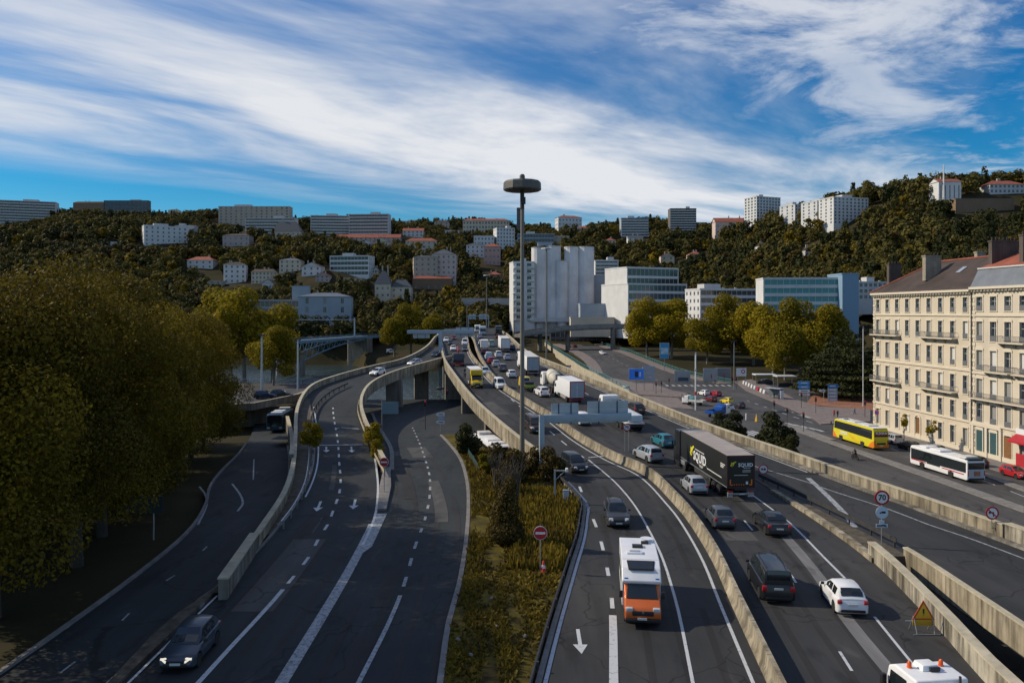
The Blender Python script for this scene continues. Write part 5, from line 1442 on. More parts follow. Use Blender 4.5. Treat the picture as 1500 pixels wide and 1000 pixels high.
# ------------------------------------------------------------------ people: one continuous skinned body each
def skin_body(name, joints, edges, mats, subdiv=1):
 """joints: (x, y, z, radius_x, radius_y)"""
 me = bpy.data.meshes.new(name); me.from_pydata([j[:3] for j in joints], edges, [])
 o = bpy.data.objects.new(name, me); COL.objects.link(o)
 sk = o.modifiers.new('skin', 'SKIN'); sk.use_smooth_shade = True
 for v, j in zip(me.skin_vertices[0].data, joints): v.radius = (j[3], j[4])
 me.skin_vertices[0].data[0].use_root = True
 ss = o.modifiers.new('sub', 'SUBSURF'); ss.levels = subdiv; ss.render_levels = subdiv
 bpy.context.view_layer.update()
 out = bpy.data.meshes.new_from_object(o.evaluated_get(bpy.context.evaluated_depsgraph_get()))
 bpy.data.objects.remove(o); bpy.data.meshes.remove(me)
 out.materials.clear()
 for m in mats: out.materials.append(m)
 out.name = name
 return out
def paint_body(me, fn):
 for p in me.polygons: p.material_index = fn(p.center)
SKIN = mat('skin', (.45, .27, .19), .6); HAIR = mat('hair_dark', (.02, .015, .012), .7)
DARKCLOTH = mat('dark_trousers', (.02, .022, .028), .85); REDCLOTH = mat('red_coat', (.33, .02, .025), .85); BLACKCLOTH = mat('black_coat', (.018, .018, .02), .85); BLUECLOTH = mat('blue_coat', (.03, .06, .14), .85)
E_ = [(0,1),(1,2),(2,3),(3,4),(4,5),(2,6),(6,7),(7,8),(8,9),(2,10),(10,11),(11,12),(12,13),(0,14),(14,15),(15,16),(16,17),(0,18),(18,19),(19,20),(20,21)]
def walker(st=1.0):
 s = .24 * st
 return [(0,0,.95,.15,.11),(0,.0,1.15,.13,.10),(0,0,1.40,.15,.10),(0,0,1.50,.055,.055),(0,.02,1.60,.075,.09),(0,.02,1.73,.07,.08),
   (.19,0,1.42,.055,.055),(.23,-.10*st,1.18,.042,.042),(.23,.02*st,.95,.034,.034),(.22,.06*st,.84,.03,.022),
   (-.19,0,1.42,.055,.055),(-.23,.10*st,1.18,.042,.042),(-.23,.20*st,.98,.034,.034),(-.22,.25*st,.88,.03,.022),
   (.10,0,.88,.085,.085),(.10,s*.55,.50,.06,.06),(.10,s,.09,.042,.042),(.10,s+.14,.04,.045,.03),
   (-.10,0,.88,.085,.085),(-.10,-s*.35,.50,.06,.06),(-.10,-s*1.2,.12,.042,.042),(-.10,-s*1.2+.13,.05,.045,.03)]
def person_mesh(coat, legs, st=1.0):
 me = skin_body('person', walker(st), E_, [coat, legs, SKIN, HAIR])
 def fn(c):
  if c.z > 1.66 or (c.z > 1.58 and c.y < .0): return 3
  if c.z > 1.49: return 2
  if c.z < .88 and abs(c.x) > .17: return 2
  return 0 if c.z > .84 else 1
 paint_body(me, fn); return me
PM = {}
def person(px, py, label, coat, st, rz, zfun=zs, group='people on foot'):
 k = (coat.name, st)
 if k not in PM: PM[k] = person_mesh(coat, DARKCLOTH, st)
 p = hit(px, py, zfun); o = link('person', PM[k], None, (p.x, p.y, zfun(p.y) + .02)); o.rotation_euler = (0, 0, R(rz))
 return tag(o, label, 'person', group)
person(1047.5, 563, 'person in dark clothes walking over the crossing near the red car', BLACKCLOTH, 1.0, 70)
person(1222, 611, 'person in a red coat standing behind the front of the yellow coach', REDCLOTH, .3, 120)
person(1227, 612, 'person in black beside the red coated one behind the yellow coach', BLACKCLOTH, .3, 200)
person(1134, 584, 'person in a black coat waiting by the bus shelter', BLACKCLOTH, .35, 180)
person(1141, 586, 'person in a blue coat waiting right of the bus shelter', BLUECLOTH, .35, 150)
person(906, 507, 'person in dark clothes on the bridge pavement by the teal railing', BLACKCLOTH, .9, 20, zb)
person(1252, 608, 'person in a blue coat walking past the red gravel square', BLUECLOTH, 1.0, 90)
# motorcycle with its rider
def motorcycle(label, px, py, zfun, heading, P=None, away=True, rider_label=''):
 root = thing('motorcycle', label, 'motorcycle', group='motorcycles')
 for y in (.68, -.68):
  w_ = MB().lathe([(.2, -.06), (.29, -.06), (.31, -.03), (.31, .03), (.29, .06), (.2, .06)], 16).obj('wheel', RUBBER, root, (0, y, .31), smooth=40); w_.rotation_euler = (0, R(90), 0)
  MB().lathe([(.02, -.03), (.2, -.02), (.2, .02), (.02, .03)], 12).obj('rim', RIM, w_)
 MB().side([(-.55, .62), (-.2, .72), (.35, .62), (.42, .35), (-.3, .3)], -.14, .14).obj('frame', BLACK, root, bevel=.04)
 MB().side([(-.1, .72), (.15, .95), (.42, .92), (.5, .72)], -.15, .15).obj('fuel_tank', P_['dark_red'], root, bevel=.06)
 MB().side([(-.95, .80), (-.9, .86), (-.15, .80), (-.1, .72)], -.15, .15).obj('seat', BLACK, root, bevel=.04)
 MB().tube([(-.34, .38, 1.05), (0, .5, 1.0), (.34, .38, 1.05)], .018).tube([(.06, .5, 1.0), (.06, .68, .31)], .025).tube([(-.06, .5, 1.0), (-.06, .68, .31)], .025).obj('handlebar', RAIL_D, root)
 boxpart('tail_light', (0, -.98, .78), (.16, .06, .08), LAMP_R, root, .01)
 boxpart('headlight', (0, .72, .88), (.18, .1, .16), LAMP_W, root, .03)
 if heading: put(root, px, py, 2.1, zfun, heading=heading)
 else: put(root, px, py, 2.1, zfun, P, away)
 j = [(0,-.25,.90,.15,.12),(0,-.18,1.1,.14,.11),(0,-.04,1.36,.16,.11),(0,-.0,1.45,.07,.07),(0,.04,1.56,.115,.13),(0,.04,1.70,.10,.12),
         (.19,-.02,1.38,.06,.06),(.30,.14,1.18,.048,.048),(.32,.36,1.08,.04,.04),(.30,.42,1.06,.035,.03),
         (-.19,-.02,1.38,.06,.06),(-.30,.14,1.18,.048,.048),(-.32,.36,1.08,.04,.04),(-.30,.42,1.06,.035,.03),
         (.14,-.18,.88,.09,.09),(.22,.22,.72,.07,.07),(.22,-.02,.32,.05,.05),(.22,.12,.25,.05,.035),
         (-.14,-.18,.88,.09,.09),(-.22,.22,.72,.07,.07),(-.22,-.02,.32,.05,.05),(-.22,.12,.25,.05,.035)]
 me = skin_body('person', j, E_, [BLACKCLOTH, DARKCLOTH, mat('helmet', (.05, .05, .055), .2)])
 paint_body(me, lambda c: 2 if c.z > 1.48 else (0 if c.z > .9 else 1))
 r = link('person', me); r.location = root.location; r.rotation_euler = root.rotation_euler
 return tag(r, rider_label, 'person')
motorcycle('dark motorcycle on the street below the yellow coach', 1258, 675, zs, sd_, rider_label='rider in black leaning on the motorcycle below the yellow coach')
motorcycle('motorcycle with a pale rider left of the yellow fronted lorry', 681.5, 552.5, zh, None, MBT, False, rider_label='helmeted rider on the motorcycle left of the yellow fronted lorry')
# ------------------------------------------------------------------ tall lighting mast and lamps
def mast(label, x, y, z0, z1, r0, r1, disc, name='lighting_mast', group=None, cm=STEEL):
 root = thing(name, label, 'lamp', (x, y, z0), group=group)
 h = z1 - z0
 MB().cyl((0, 0, -1), (0, 0, h - .3), r0, r1, 14).cyl((0, 0, -.5), (0, 0, .5), r0 * 1.7, r0 * 1.5, 14).obj('pole', cm, root, smooth=40)
 if disc > 1.5:
  MB().lathe([(disc * .80, -.62), (disc * .97, -.60), (disc, -.5), (disc * .985, .25), (disc * .93, .42), (.35, .68), (.3, .74), (.3, 1.05), (.18, 1.22)], 12).obj('lamp_crown', mat('mast_bronze', (.105, .10, .088), .55, .3, var=.15), root, (0, 0, h - .55))
  MB().lathe([(disc * .3, -.72), (disc * .78, -.66), (disc * .78, -.60), (disc * .3, -.6)], 12).obj('reflector_ring', mat('mast_dark', (.03, .03, .03), .6), root, (0, 0, h - .55))
  MB().cyl((0, 0, h - 3.2), (0, 0, h - .7), r1 * 1.35, n=12).box((.12, -.25, h - 2.3), (.5, .35, .75)).obj('winch_sleeve', BLACK, root)
 else:
  MB().lathe([(disc * .3, -.12), (disc, -.1), (disc * .95, .1), (disc * .25, .2)], 10).obj('lamp_head', WHITE_D if disc > .9 else BLACK, root, (0, 0, h - .15))
 return root
MASTC = mat('mast_grey_brown', (.175, .165, .145), .6, .2, var=.15, vscale=1)
mast('tall lighting mast with a broad bronze disc on top rising from the grass island', 1.14, 85.6, -1.6, 31.6, .29, .18, 2.12, cm=MASTC)
GL_ = 'slim lighting masts along the viaduct'
mast('slim lighting mast standing just outside the right parapet in front of the silos', x_at(RB, 182) + 1.2, 182, -5.5, 32.0, .24, .14, 1.3, 'slim_mast', GL_, MASTC)
mast('slim lighting mast rising from the median left of the balcony tower', -10.9, 330, 6, 32.6, .26, .15, 1.5, 'slim_mast', GL_, MASTC)
mast('slim bare mast right behind the broad disc mast beside the far parapet', .75, 300, -4, 24, .24, .16, .5, 'slim_mast', GL_, MASTC)
mast('slim bare mast left of the far gantry', -20.5, 350, -3, 20.5, .2, .14, .5, 'slim_mast', GL_, MASTC)
def lamp_post(label, x, y, z0, z1, r=.14, head=1.0, m=STEEL_B, group='lamp posts'):
 root = thing('lamp_post', label, 'lamp', (x, y, z0), group=group); h = z1 - z0
 MB().cyl((0, 0, -.4), (0, 0, h), r, r * .7, 10).obj('pole', m, root, smooth=40)
 MB().box((0, 0, h + .1), (head * 1.5, .5, .2), 0, 0, (.8, .8)).obj('lamp_head', BLACK, root)
 return root
lamp_post('pale blue lamp post between the two cars parked on the quay', -45.6, 140, 1.2, 12.6, .2)
lamp_post('pale blue lamp post standing beside the ramp parapet in front of the bridge pier', -43.2, 155, -3.4, 11.4, .22)
lamp_post('slim white lamp post in front of the trees left of the stone corner', 82.3, 180, -5.5, 13.6, .13, 1.4, WHITE_D)
lamp_post('slim grey lamp pole beside the red traffic lights at the junction', 63.6, 220, ZS, 8.4, .12, 1.2, STEEL)

# ------------------------------------------------------------------ gantries
def gantry(label, x, y, z0, zb0, x0, x1, th, panels, rz=0.0, post=.5, post2=None):
 root = thing('sign_gantry', label, 'gantry', (x, y, z0), rz)
 zt = zb0 + th
 MB().box((0, 0, (zt - z0) / 2 - .2), (post, post, zt - z0 + .4)).obj('post', STEEL_B, root, bevel=.04)
 if post2 is not None: MB().box((post2, 0, (zt - z0) / 2 - .2), (post, post, zt - z0 + .4)).obj('post', STEEL_B, root, bevel=.04)
 else: boxpart('base_plinth', (0, 0, .05), (1.9, 1.6, .5), CONC_D, root, .05)
 MB().box(((x0 + x1) / 2, 0, (zb0 + zt) / 2 - z0), (x1 - x0, post * .8, th)).obj('beam', STEEL_B, root, bevel=.03)
 for (a, b, za, zb__, splits) in panels:
  o = MB().box(((a + b) / 2, .42, (za + zb__) / 2 - z0), (b - a, .06, zb__ - za)).obj('sign_panel', SIGN_BACK, root)
  mb = MB()
  for k in range(splits):
   xx = lerp(a, b, (k + .6) / (splits + .2)); mb.box((xx, .34, (za + zb__) / 2 - z0), (.10, .08, zb__ - za + .1))
  mb.obj('stiffener', mat('stiffener_blue', (.035, .07, .13), .5), o)
  if splits > 1: MB().box(((a + b) / 2, .378, lerp(za, zb__, .62) - z0), (b - a, .012, .06)).obj('panel_joint', WHITE_D, o)
 return root
gantry('pale blue cantilever gantry with two sign boards seen from behind over the oncoming lanes', 3.05, 79, -.5, 5.55, -.25, 9.6, .82, [(1.1, 4.0, 5.35, 7.45, 2), (5.0, 9.4, 5.35, 7.6, 2)], R(10))
gantry('pale blue cantilever gantry on a thick column in the fork of the access ramp', -19.2, 206, -3.7, 11.0, -8.9, 9.0, 1.0, [(-7.4, -2.9, 9.8, 11.6, 2), (4.1, 8.8, 10.2, 12.7, 2)], 0, .9)
gantry('small portal gantry with two boards far away at the crest of the viaduct', -21.0, 370, 8.3, 14.6, -.3, 9.9, .45, [(.3, 3.5, 13.2, 15.6, 1), (5.1, 9.3, 13.2, 15.7, 1)], 0, .4, 9.7)

# ------------------------------------------------------------------ signs
def disc_mesh(r, th=.03, n=28): return MB().lathe([(r, 0), (r, th), (.01, th + .001)], n)
def sign_disc(parent, r, z, m, y=-.06, name='sign_face', x=0):
 o = disc_mesh(r).obj(name, m, parent, (x, y, z)); o.rotation_euler = (R(90), 0, 0); return o
def pole_(parent, h, r=.035, m=STEEL, x=0, down=.3): return MB().cyl((x, 0, -down), (x, 0, h), r, n=8).obj('pole', m, parent)
def no_entry(label, x, y, z0, z, r):
 root = thing('no_entry_sign', label, 'sign', (x, y, z0), group='round red road signs'); pole_(root, z - z0 + r)
 sign_disc(root, r, z - z0, SIGN_W, -.05, 'rim'); sign_disc(root, r * .93, z - z0, SIGN_R, -.062)
 boxpart('white_bar', (0, -.105, z - z0), (r * 1.4, .02, r * .34), SIGN_W, root, 0); return root
no_entry('round no entry sign at the tip of the ramp parapet', -11.9, 71.5, .15, 3.0, .43)
no_entry('round no entry sign standing in the grass island above the traffic cone', 1.85, 50.2, 0, 2.55, .45)
cone = thing('traffic_cone', 'red and white traffic cone in the grass below the no entry sign', 'cone', (2.05, 49.9, .10))
MB().lathe([(.17, .03), (.06, .66), (.04, .72), (.01, .72)], 14).obj('body', mat('cone_red', (.52, .04, .04), .5), cone, smooth=40)
MB().lathe([(.131, .26), (.098, .45)], 14).obj('band', SIGN_W, cone).scale = (1.06, 1.06, 1)
boxpart('foot', (0, 0, .02), (.42, .42, .05), mat('cone_red', (.52, .04, .04)), cone, .01)
# 70 sign with two plates
s70 = thing('speed_limit_sign', 'round 70 speed limit sign with two plates below at the start of the dark gap', 'sign', (26.85, 55.8, 0), group='round red road signs')
pole_(s70, 4.0); sign_disc(s70, .54, 3.5, SIGN_R, -.05, 'rim'); sign_disc(s70, .40, 3.5, SIGN_W, -.062)
lettering('70', .56, SIGN_K, s70, (0, -.1, 3.5), '-y', bold=.012)
sign_disc(s70, .46, 2.42, SIGN_BACK, -.05, 'rim'); sign_disc(s70, .43, 2.42, mat('plate_pale_blue', (.55, .64, .72), .5), -.062, 'plate_face')
boxpart('lorry_symbol', (.1, -.1, 2.44), (.30, .01, .15), SIGN_K, s70, 0); boxpart('lorry_symbol', (-.13, -.1, 2.40), (.10, .01, .10), SIGN_K, s70, 0)
boxpart('plate', (0, -.05, 1.74), (.36, .02, .22), mat('plate_pale_blue', (.55, .64, .72)), s70, 0); boxpart('plate', (0, -.05, 1.46), (.86, .02, .26), mat('plate_pale_blue', (.55, .64, .72)), s70, 0)
lettering('RAPPEL', .22, SIGN_K, s70, (0, -.075, 1.46), '-y', bold=.004)
s7 = thing('speed_limit_sign', 'small round 70 sign on two thin poles on the median barrier', 'sign', (13.45, 90, .95), group='round red road signs')
pole_(s7, 2.5, .04, STEEL, -.22); pole_(s7, 2.5, .04, STEEL, .22); sign_disc(s7, .45, 2.5, SIGN_R, -.05, 'rim'); sign_disc(s7, .34, 2.5, SIGN_W, -.062); lettering('70', .44, SIGN_K, s7, (0, -.1, 2.5), '-y', bold=.01)
nl = thing('no_left_turn_sign', 'round no left turn sign on an arm of the right hand parapet', 'sign', (36.35, 58.2, .6), group='round red road signs')
MB().tube([(.3, .3, .0), (.3, 0, .0), (0, 0, .0), (0, 0, 1.2)], .035).obj('pole', STEEL, nl)
sign_disc(nl, .50, 1.15, SIGN_R, -.05, 'rim'); sign_disc(nl, .38, 1.15, SIGN_W, -.062)
MB().box((.08, -.1, 1.05), (.08, .012, .3)).box((-.04, -.1, 1.2), (.3, .012, .08)).add([(-.16, -.105, 1.34), (-.16, -.105, 1.06), (-.32, -.105, 1.2)], [(0, 1, 2)]).obj('arrow_symbol', SIGN_K, nl)
o = boxpart('red_bar', (0, -.12, 1.15), (.9, .012, .08), SIGN_R, nl, 0); o.location = (0, 0, 0)
o.data.transform(Matrix.Translation((0, -.12, 1.15)) @ Matrix.Rotation(R(40), 4, 'Y') @ Matrix.Translation((0, .12, -1.15)))
no = thing('no_overtaking_sign', 'round no overtaking sign beside the rear of the black trailer', 'sign', (25.5, 78, 0), group='round red road signs')
pole_(no, 1.4); sign_disc(no, .5, 1.0, SIGN_R, -.05, 'rim'); sign_disc(no, .40, 1.0, SIGN_W, -.062)
MB().box((-.12, -.1, 1.0), (.2, .012, .14)).box((-.12, -.1, 1.09), (.12, .012, .06)).box((-.19, -.1, .92), (.05, .012, .05)).box((-.05, -.1, .92), (.05, .012, .05)).obj('car_symbol', SIGN_R, no)
MB().box((.14, -.1, 1.0), (.2, .012, .14)).box((.14, -.1, 1.09), (.12, .012, .06)).box((.07, -.1, .92), (.05, .012, .05)).box((.21, -.1, .92), (.05, .012, .05)).obj('car_symbol', SIGN_K, no)
# temporary warning triangle
tw = thing('warning_triangle_sign', 'yellow roadworks triangle with an exclamation mark on folding legs', 'sign', (21.75, 40.6, 0))
tri = lambda s, z: [(-s, z), (s, z), (0, z + s * 1.72)]
MB().front(tri(.60, .72), -.0, .03).obj('rim', mat('sign_orange_red', (.50, .07, .02), .5), tw); MB().front(tri(.45, .80), -.015, -.002).obj('sign_face', SIGN_Y, tw)
MB().front([(-.045, 1.30), (.045, 1.30), (.03, 1.03), (-.03, 1.03)], -.03, -.018).lathe([(.01, 0), (.04, .01), (.01, .02)], 8, (0, -.02, .95)).obj('exclamation_mark', SIGN_K, tw)
boxpart('yellow_plate', (0, .01, .56), (1.15, .03, .30), mat('plate_yellow', (.55, .34, .02), .5), tw, .01)
for s in (-1, 1):
 MB().tube([(s * .5, .05, .9), (s * .46, -.25, .03)], .025).tube([(s * .5, .05, .9), (s * .5, .5, .03)], .025).obj('leg', STEEL, tw)
MB().tube([(-.65, -.25, .04), (.75, -.25, .04)], .025).obj('cross_bar', STEEL, tw)
MB().tube([(-.9, .1, .62), (-.55, .05, .64)], .03).obj('handle', STEEL, tw)
# direction boards
def board_stack(name, label, x, y, z0, wd, rows, poles=(0,), group='direction signs', rz=0):
 root = thing(name, label, 'sign', (x, y, z0), R(rz), group)
 top = max(r[1] for r in rows) + .1 - z0
 for p in poles: pole_(root, top, .06, STEEL, p)
 for (za, zb__, m, pt) in rows:
  a, b = za - z0, zb__ - z0; h = (b - a) / 2
  P = [(-wd / 2, a), (wd / 2, a), (wd / 2 + (h if pt > 0 else 0), (a + b) / 2), (wd / 2, b), (-wd / 2, b), (-wd / 2 - (h if pt < 0 else 0), (a + b) / 2)]
  o = MB().front(P, -.12, -.07).obj('board', m, root)
  if 'back' not in m.name: MB().front([(-wd * .32, a + h * .8), (wd * .3, a + h * .8), (wd * .3, a + h * 1.25), (-wd * .32, a + h * 1.25)], -.13, -.121).obj('legend_bar', SIGN_W if m is not SIGN_W else SIGN_K, o)
 return root
PB = mat('sign_sky_blue', (.06, .30, .62), .5); GREYB = mat('sign_grey_blue', (.34, .40, .46), .5)
board_stack('direction_sign', 'stack of two light blue arrow boards above white ones by the red gravel', 72.3, 190, ZS, 2.6, [(-1.1, -.25, PB, -1), (-2.1, -1.25, PB, -1), (-3.0, -2.3, SIGN_W, 0), (-3.8, -3.3, SIGN_W, 0)], (.9,))
board_stack('direction_sign', 'tall stack of one blue arrow board over four grey boards beside the cedar', 77.2, 185, ZS, 2.3, [(-1.4, -.55, SIGN_B, 1), (-2.2, -1.5, GREYB, 0), (-3.0, -2.3, GREYB, 0), (-3.8, -3.1, GREYB, 0), (-4.6, -3.9, GREYB, 0)], (-1.0, .6))
board_stack('direction_sign', 'small white finger post between the two blue direction signs', 75.6, 187, ZS, 1.2, [(-2.6, -2.0, SIGN_W, -1)], (.3,))
board_stack('direction_sign', 'cluster of three white and blue arrow boards on the kerb tip by the slip road', -10.9, 118, -1.7, 1.1, [(.95, 1.45, SIGN_W, -1), (.35, .85, GREYB, 1), (-.25, .25, SIGN_W, -1)], (0,))
board_stack('direction_sign', 'ribbed back of a sign board on a beige pole beside the inner ramp parapet', -17.6, 111, -1.2, 2.4, [(2.2, 3.95, mat('sign_back_teal', (.17, .25, .28), .5), 0)], (-1.2,))
board_stack('direction_sign', 'dark sign board seen from behind under the plane trees on the left', -27.6, 58.2, .0, 2.4, [(1.75, 3.0, mat('sign_back_dark', (.02, .035, .04), .6), 0)], (.45,))
def panel(name, label, x, y, z0, w, za, zb__, m, cat_, rz=0, posts=(0,), frame=None, group=None):
 root = thing(name, label, cat_, (x, y, z0), R(rz), group)
 for p in posts: MB().box((p, 0, (za - z0) / 2), (.14, .14, za - z0 + .2)).obj('post', STEEL, root)
 if frame: MB().box((0, 0, (za + zb__) / 2 - z0), (w + .3, .2, zb__ - za + .3)).obj('frame', frame, root, bevel=.03)
 MB().box((0, -.11 if frame else 0, (za + zb__) / 2 - z0), (w, .05, zb__ - za)).obj('face', m, root)
 return root
p = panel('billboard', 'blue lit billboard on a single post on the traffic island behind the parapet', 34.2, 211, ZS, 3.9, -1.6, 1.2, mat('billboard_blue', (.02, .12, .50), .4, emit=.25), 'billboard', -8, (0,), STEEL_B)
boxpart('poster', (0, -.15, 5.1), (.9, .02, 1.6), mat('poster_navy', (.02, .03, .08), .5), p, 0); boxpart('poster', (1.0, -.15, 5.1), (.4, .02, 1.2), SIGN_W, p, 0)
tf = thing('tiered_sign', 'tiered grey sign frame with white brackets right of the blue billboard', 'sign', (38.0, 213, ZS), R(-8), 'direction signs')
for k in range(4): boxpart('board', (0, 0, 3.6 + k * 1.05), (3.2, .1, .9), GREYB, tf, 0); boxpart('bracket', (-1.75, -.08, 3.6 + k * 1.05), (.3, .1, .5), SIGN_W, tf, 0)
for s in (-1, 1): MB().box((s * 1.3, .08, 3.4), (.14, .14, 6.9)).obj('post', STEEL, tf)
p = panel('advert_banner', 'tall blue and white advert panel on a post in front of the left plane tree', 53.2, 268, -5, 3.0, .6, 5.9, mat('banner_blue', (.06, .30, .52), .5), 'banner', 0, (0,), STEEL)
boxpart('picture_field', (0, -.15, 8.2), (2.6, .02, 2.2), mat('banner_pale', (.45, .60, .68), .5, var=.3, vscale=1), p, 0)
HOARD = mat('hoarding_grey', (.36, .36, .35), .6, var=.12, vscale=.7)
for x, y, w, za, zb__, lab, extra in ((53.2, 240, 4.6, -5.2, -1.6, 'grey site panel with a dark lower strip left of the white pole', True), (62.0, 240, 4.1, -4.8, -.9, 'tall grey site panel left of the red car beyond the junction', False), (66.8, 243, 4.4, -4.7, -1.0, 'mesh site panel behind the red car beyond the junction', False)):
 p = panel('site_panel', lab, x, y, ZS, w, za, zb__, HOARD if not 'mesh' in lab else mat('mesh_grey', (.22, .22, .22), .7), 'site panel', -6, (-w / 2 + .1, w / 2 - .1), STEEL, 'site panels beyond the junction')
 if extra: boxpart('dark_strip', (.3, -.15, 1.2), (3.2, .02, 1.1), mat('strip_navy', (.06, .08, .11), .5), p, 0)
 else: boxpart('notice', (.3, -.15, 2.1), (.25, .02, 1.3), SIGN_R, p, 0)
p = panel('notice_board', 'white board with a red ring notice right of the junction traffic lights', 70.5, 236, ZS, 3.0, -2.9, -.4, SIGN_W, 'notice board', -6, (-1.2, 1.2))
sign_disc(p, .6, 3.9, SIGN_R, -.05, 'red_ring', .5); sign_disc(p, .36, 3.9, SIGN_W, -.085, 'ring_centre', .5)
wp_ = thing('white_pole', 'thick white pole with a red and white band in front of the junction queue', 'pole', (41.6, 174, ZS))
MB().cyl((0, 0, -.2), (0, 0, 13.1), .17, .15, 12).obj('shaft', WHITE, wp_, smooth=40); MB().cyl((0, 0, 3.4), (0, 0, 4.2), .20, n=12).obj('red_band', SIGN_R, wp_); MB().cyl((0, 0, 8.9), (0, 0, 9.3), .26, n=12).obj('collar', STEEL, wp_)
def traffic_light(px, py, label, h=3.2, zf_=zs, lit='r'):
 p = hit(px, py, zf_)
 root = thing('traffic_light', label, 'traffic light', (p.x, p.y, zf_(p.y) + .1), group='traffic lights')
 pole_(root, h, .06, RAIL_D); boxpart('housing', (0, -.02, h - .1), (.34, .3, 1.0), BLACK, root, .04)
 for k, m_ in ((0, LAMP_R), (1, BLACK), (2, BLACK)):
  sign_disc(root, .10, h + .22 - k * .3, m_ if not (k == 0) else mat('signal_red', (.6, .02, .03), .3, emit=.5), -.17, 'lens')
for px, py, lab in ((980, 573, 'traffic light on the island right of the tiered sign frame'), (969, 578, 'traffic light at the island kerb below the tiered sign frame'), (961, 580, 'traffic light nearest the parapet under the tiered sign frame'), (1079, 570, 'traffic light with a red lamp close to the grey lamp pole'), (1134, 613, 'traffic light with a red lamp behind the big roadside bush'), (1153, 625, 'traffic light on the narrow island right of the big roadside bush'), (1177, 633, 'traffic light at the crossing in front of the yellow coach'), (1174, 598, 'traffic light below the light blue arrow boards'), (1195, 606, 'traffic light at the edge of the red gravel'), (1267, 612, 'traffic light at the stone corner behind the yellow coach')):
 traffic_light(px, py, lab)
traffic_light(623, 632, 'traffic light on the kerb of the slip road junction under the viaduct', 4.4, lambda y: -1.7)
traffic_light(655, 598, 'traffic light deep under the viaduct beside a pier', 3.4, lambda y: -2.9)
gw = thing('give_way_sign', 'red and white give way triangle behind the parapet by the pink kerb island', 'sign', (15.2, 205, ZS + 4)); pole_(gw, 3.8, .06, STEEL, 0, 5)
MB().front([(-.7, 4.0), (.7, 4.0), (0, 2.8)], -.1, -.07).obj('rim', SIGN_R, gw); MB().front([(-.42, 3.84), (.42, 3.84), (0, 3.1)], -.12, -.101).obj('sign_face', SIGN_W, gw)
# street clutter
bs = thing('bus_shelter', 'glazed grey bus shelter on the pink pavement', 'bus shelter', (66.8, 196, ZS + .16), R(-55))
boxpart('roof', (0, .3, 2.6), (4.6, 1.9, .16), SIGN_BACK, bs, .03); plate('rear_pane', [(-2.1, 1.0, .3), (2.1, 1.0, .3), (2.1, 1.0, 2.4), (-2.1, 1.0, 2.4)], (0, -1, 0), mat('pane_grey', (.12, .16, .18), .1), bs, .03)
boxpart('bench', (0, .7, .5), (2.4, .4, .08), STEEL, bs, .02); boxpart('poster_case', (2.2, .3, 1.2), (.14, 1.3, 2.0), SIGN_W, bs, .02)
for x in (-2.1, 2.05):
 for y in (-.4, 1.0): MB().cyl((x, y, 0), (x, y, 2.55), .05, n=8).obj('post', STEEL, bs)
blk = None
A_, B_ = V(S(1090, 563)), V(S(1120, 577))
for k in range(8):
 p = A_.lerp(B_, k / 7.0)
 col_ = SIGN_R if k == 5 else WHITE_D
 o = MB().front([(-.35, 0), (.35, 0), (.28, .35), (.16, .95), (-.16, .95), (-.28, .35)], -1.05, 1.05).obj('barrier_block', col_, None, bevel=.03)
 o.location = (p.x, p.y, ZS + .16); o.rotation_euler = (0, 0, math.atan2(B_.y - A_.y, B_.x - A_.x) - R(90))
 tag(o, 'red plastic barrier block between white ones beside the bus shelter' if k == 5 else 'white plastic barrier block in the row leading to the bus shelter', 'barrier', 'plastic barrier blocks by the bus shelter')
for x, y, w, d_, h, m_, lab in ((77.5, 236, 6.5, 3.5, 3.0, WHITE, 'white flat canopy on thin posts behind the barrier blocks'), (81.0, 228, 6.0, 4.0, 3.2, WHITE_D, 'market canopy with dark sides beside the plane tree shade')):
 cn = thing('canopy', lab, 'canopy', (x, y, ZS)); boxpart('roof', (0, 0, h), (w, d_, .3), m_, cn, .05)
 for sx_ in (-1, 1):
  for sy_ in (-1, 1): MB().cyl((sx_ * (w / 2 - .2), sy_ * (d_ / 2 - .2), 0), (sx_ * (w / 2 - .2), sy_ * (d_ / 2 - .2), h), .06, n=8).obj('post', STEEL, cn)
 boxpart('stall_counter', (0, 0, .6), (w * .7, d_ * .5, 1.1), BLACK if 'dark' in lab else RAIL_D, cn, .03)
o = MB().lathe([(.34, 0), (.05, 1.5), (.01, 1.5)], 4).obj('warning_cone', SIGN_Y, None, (S(1108, 617)[0], S(1108, 617)[1], ZS)); tag(o, 'bright yellow pyramid marker on the ghost island', 'marker')
o = MB().lathe([(.14, 0), (.14, 1.3), (.05, 1.38)], 12).obj('bollard', WHITE, None, (S(1093, 615)[0], S(1093, 615)[1], ZS), smooth=40); tag(o, 'white bollard left of the yellow pyramid marker', 'bollard')
cb = thing('steel_post', 'grey steel post with a braced arm beside the curving guardrail', 'post', (4.05, 68, -.1))
MB().box((-.25, 0, 1.45), (.16, .16, 3.3)).obj('post', STEEL, cb); MB().tube([(-.25, 0, 3.0), (.75, 0, 3.0)], .07).tube([(-.2, 0, 2.2), (.6, 0, 2.95)], .045).obj('arm', STEEL, cb); boxpart('camera_head', (.8, -.1, 3.1), (.22, .5, .3), SIGN_W, cb, .04)
ccb = thing('control_cabinet', 'pale grey control cabinet in the grass beside the steel post', 'cabinet', (4.75, 67.6, -.1)); boxpart('housing', (0, 0, .6), (.5, .42, 1.5), SIGN_BACK, ccb, .02); boxpart('lid', (0, 0, 1.38), (.58, .5, .08), STEEL, ccb, .02)
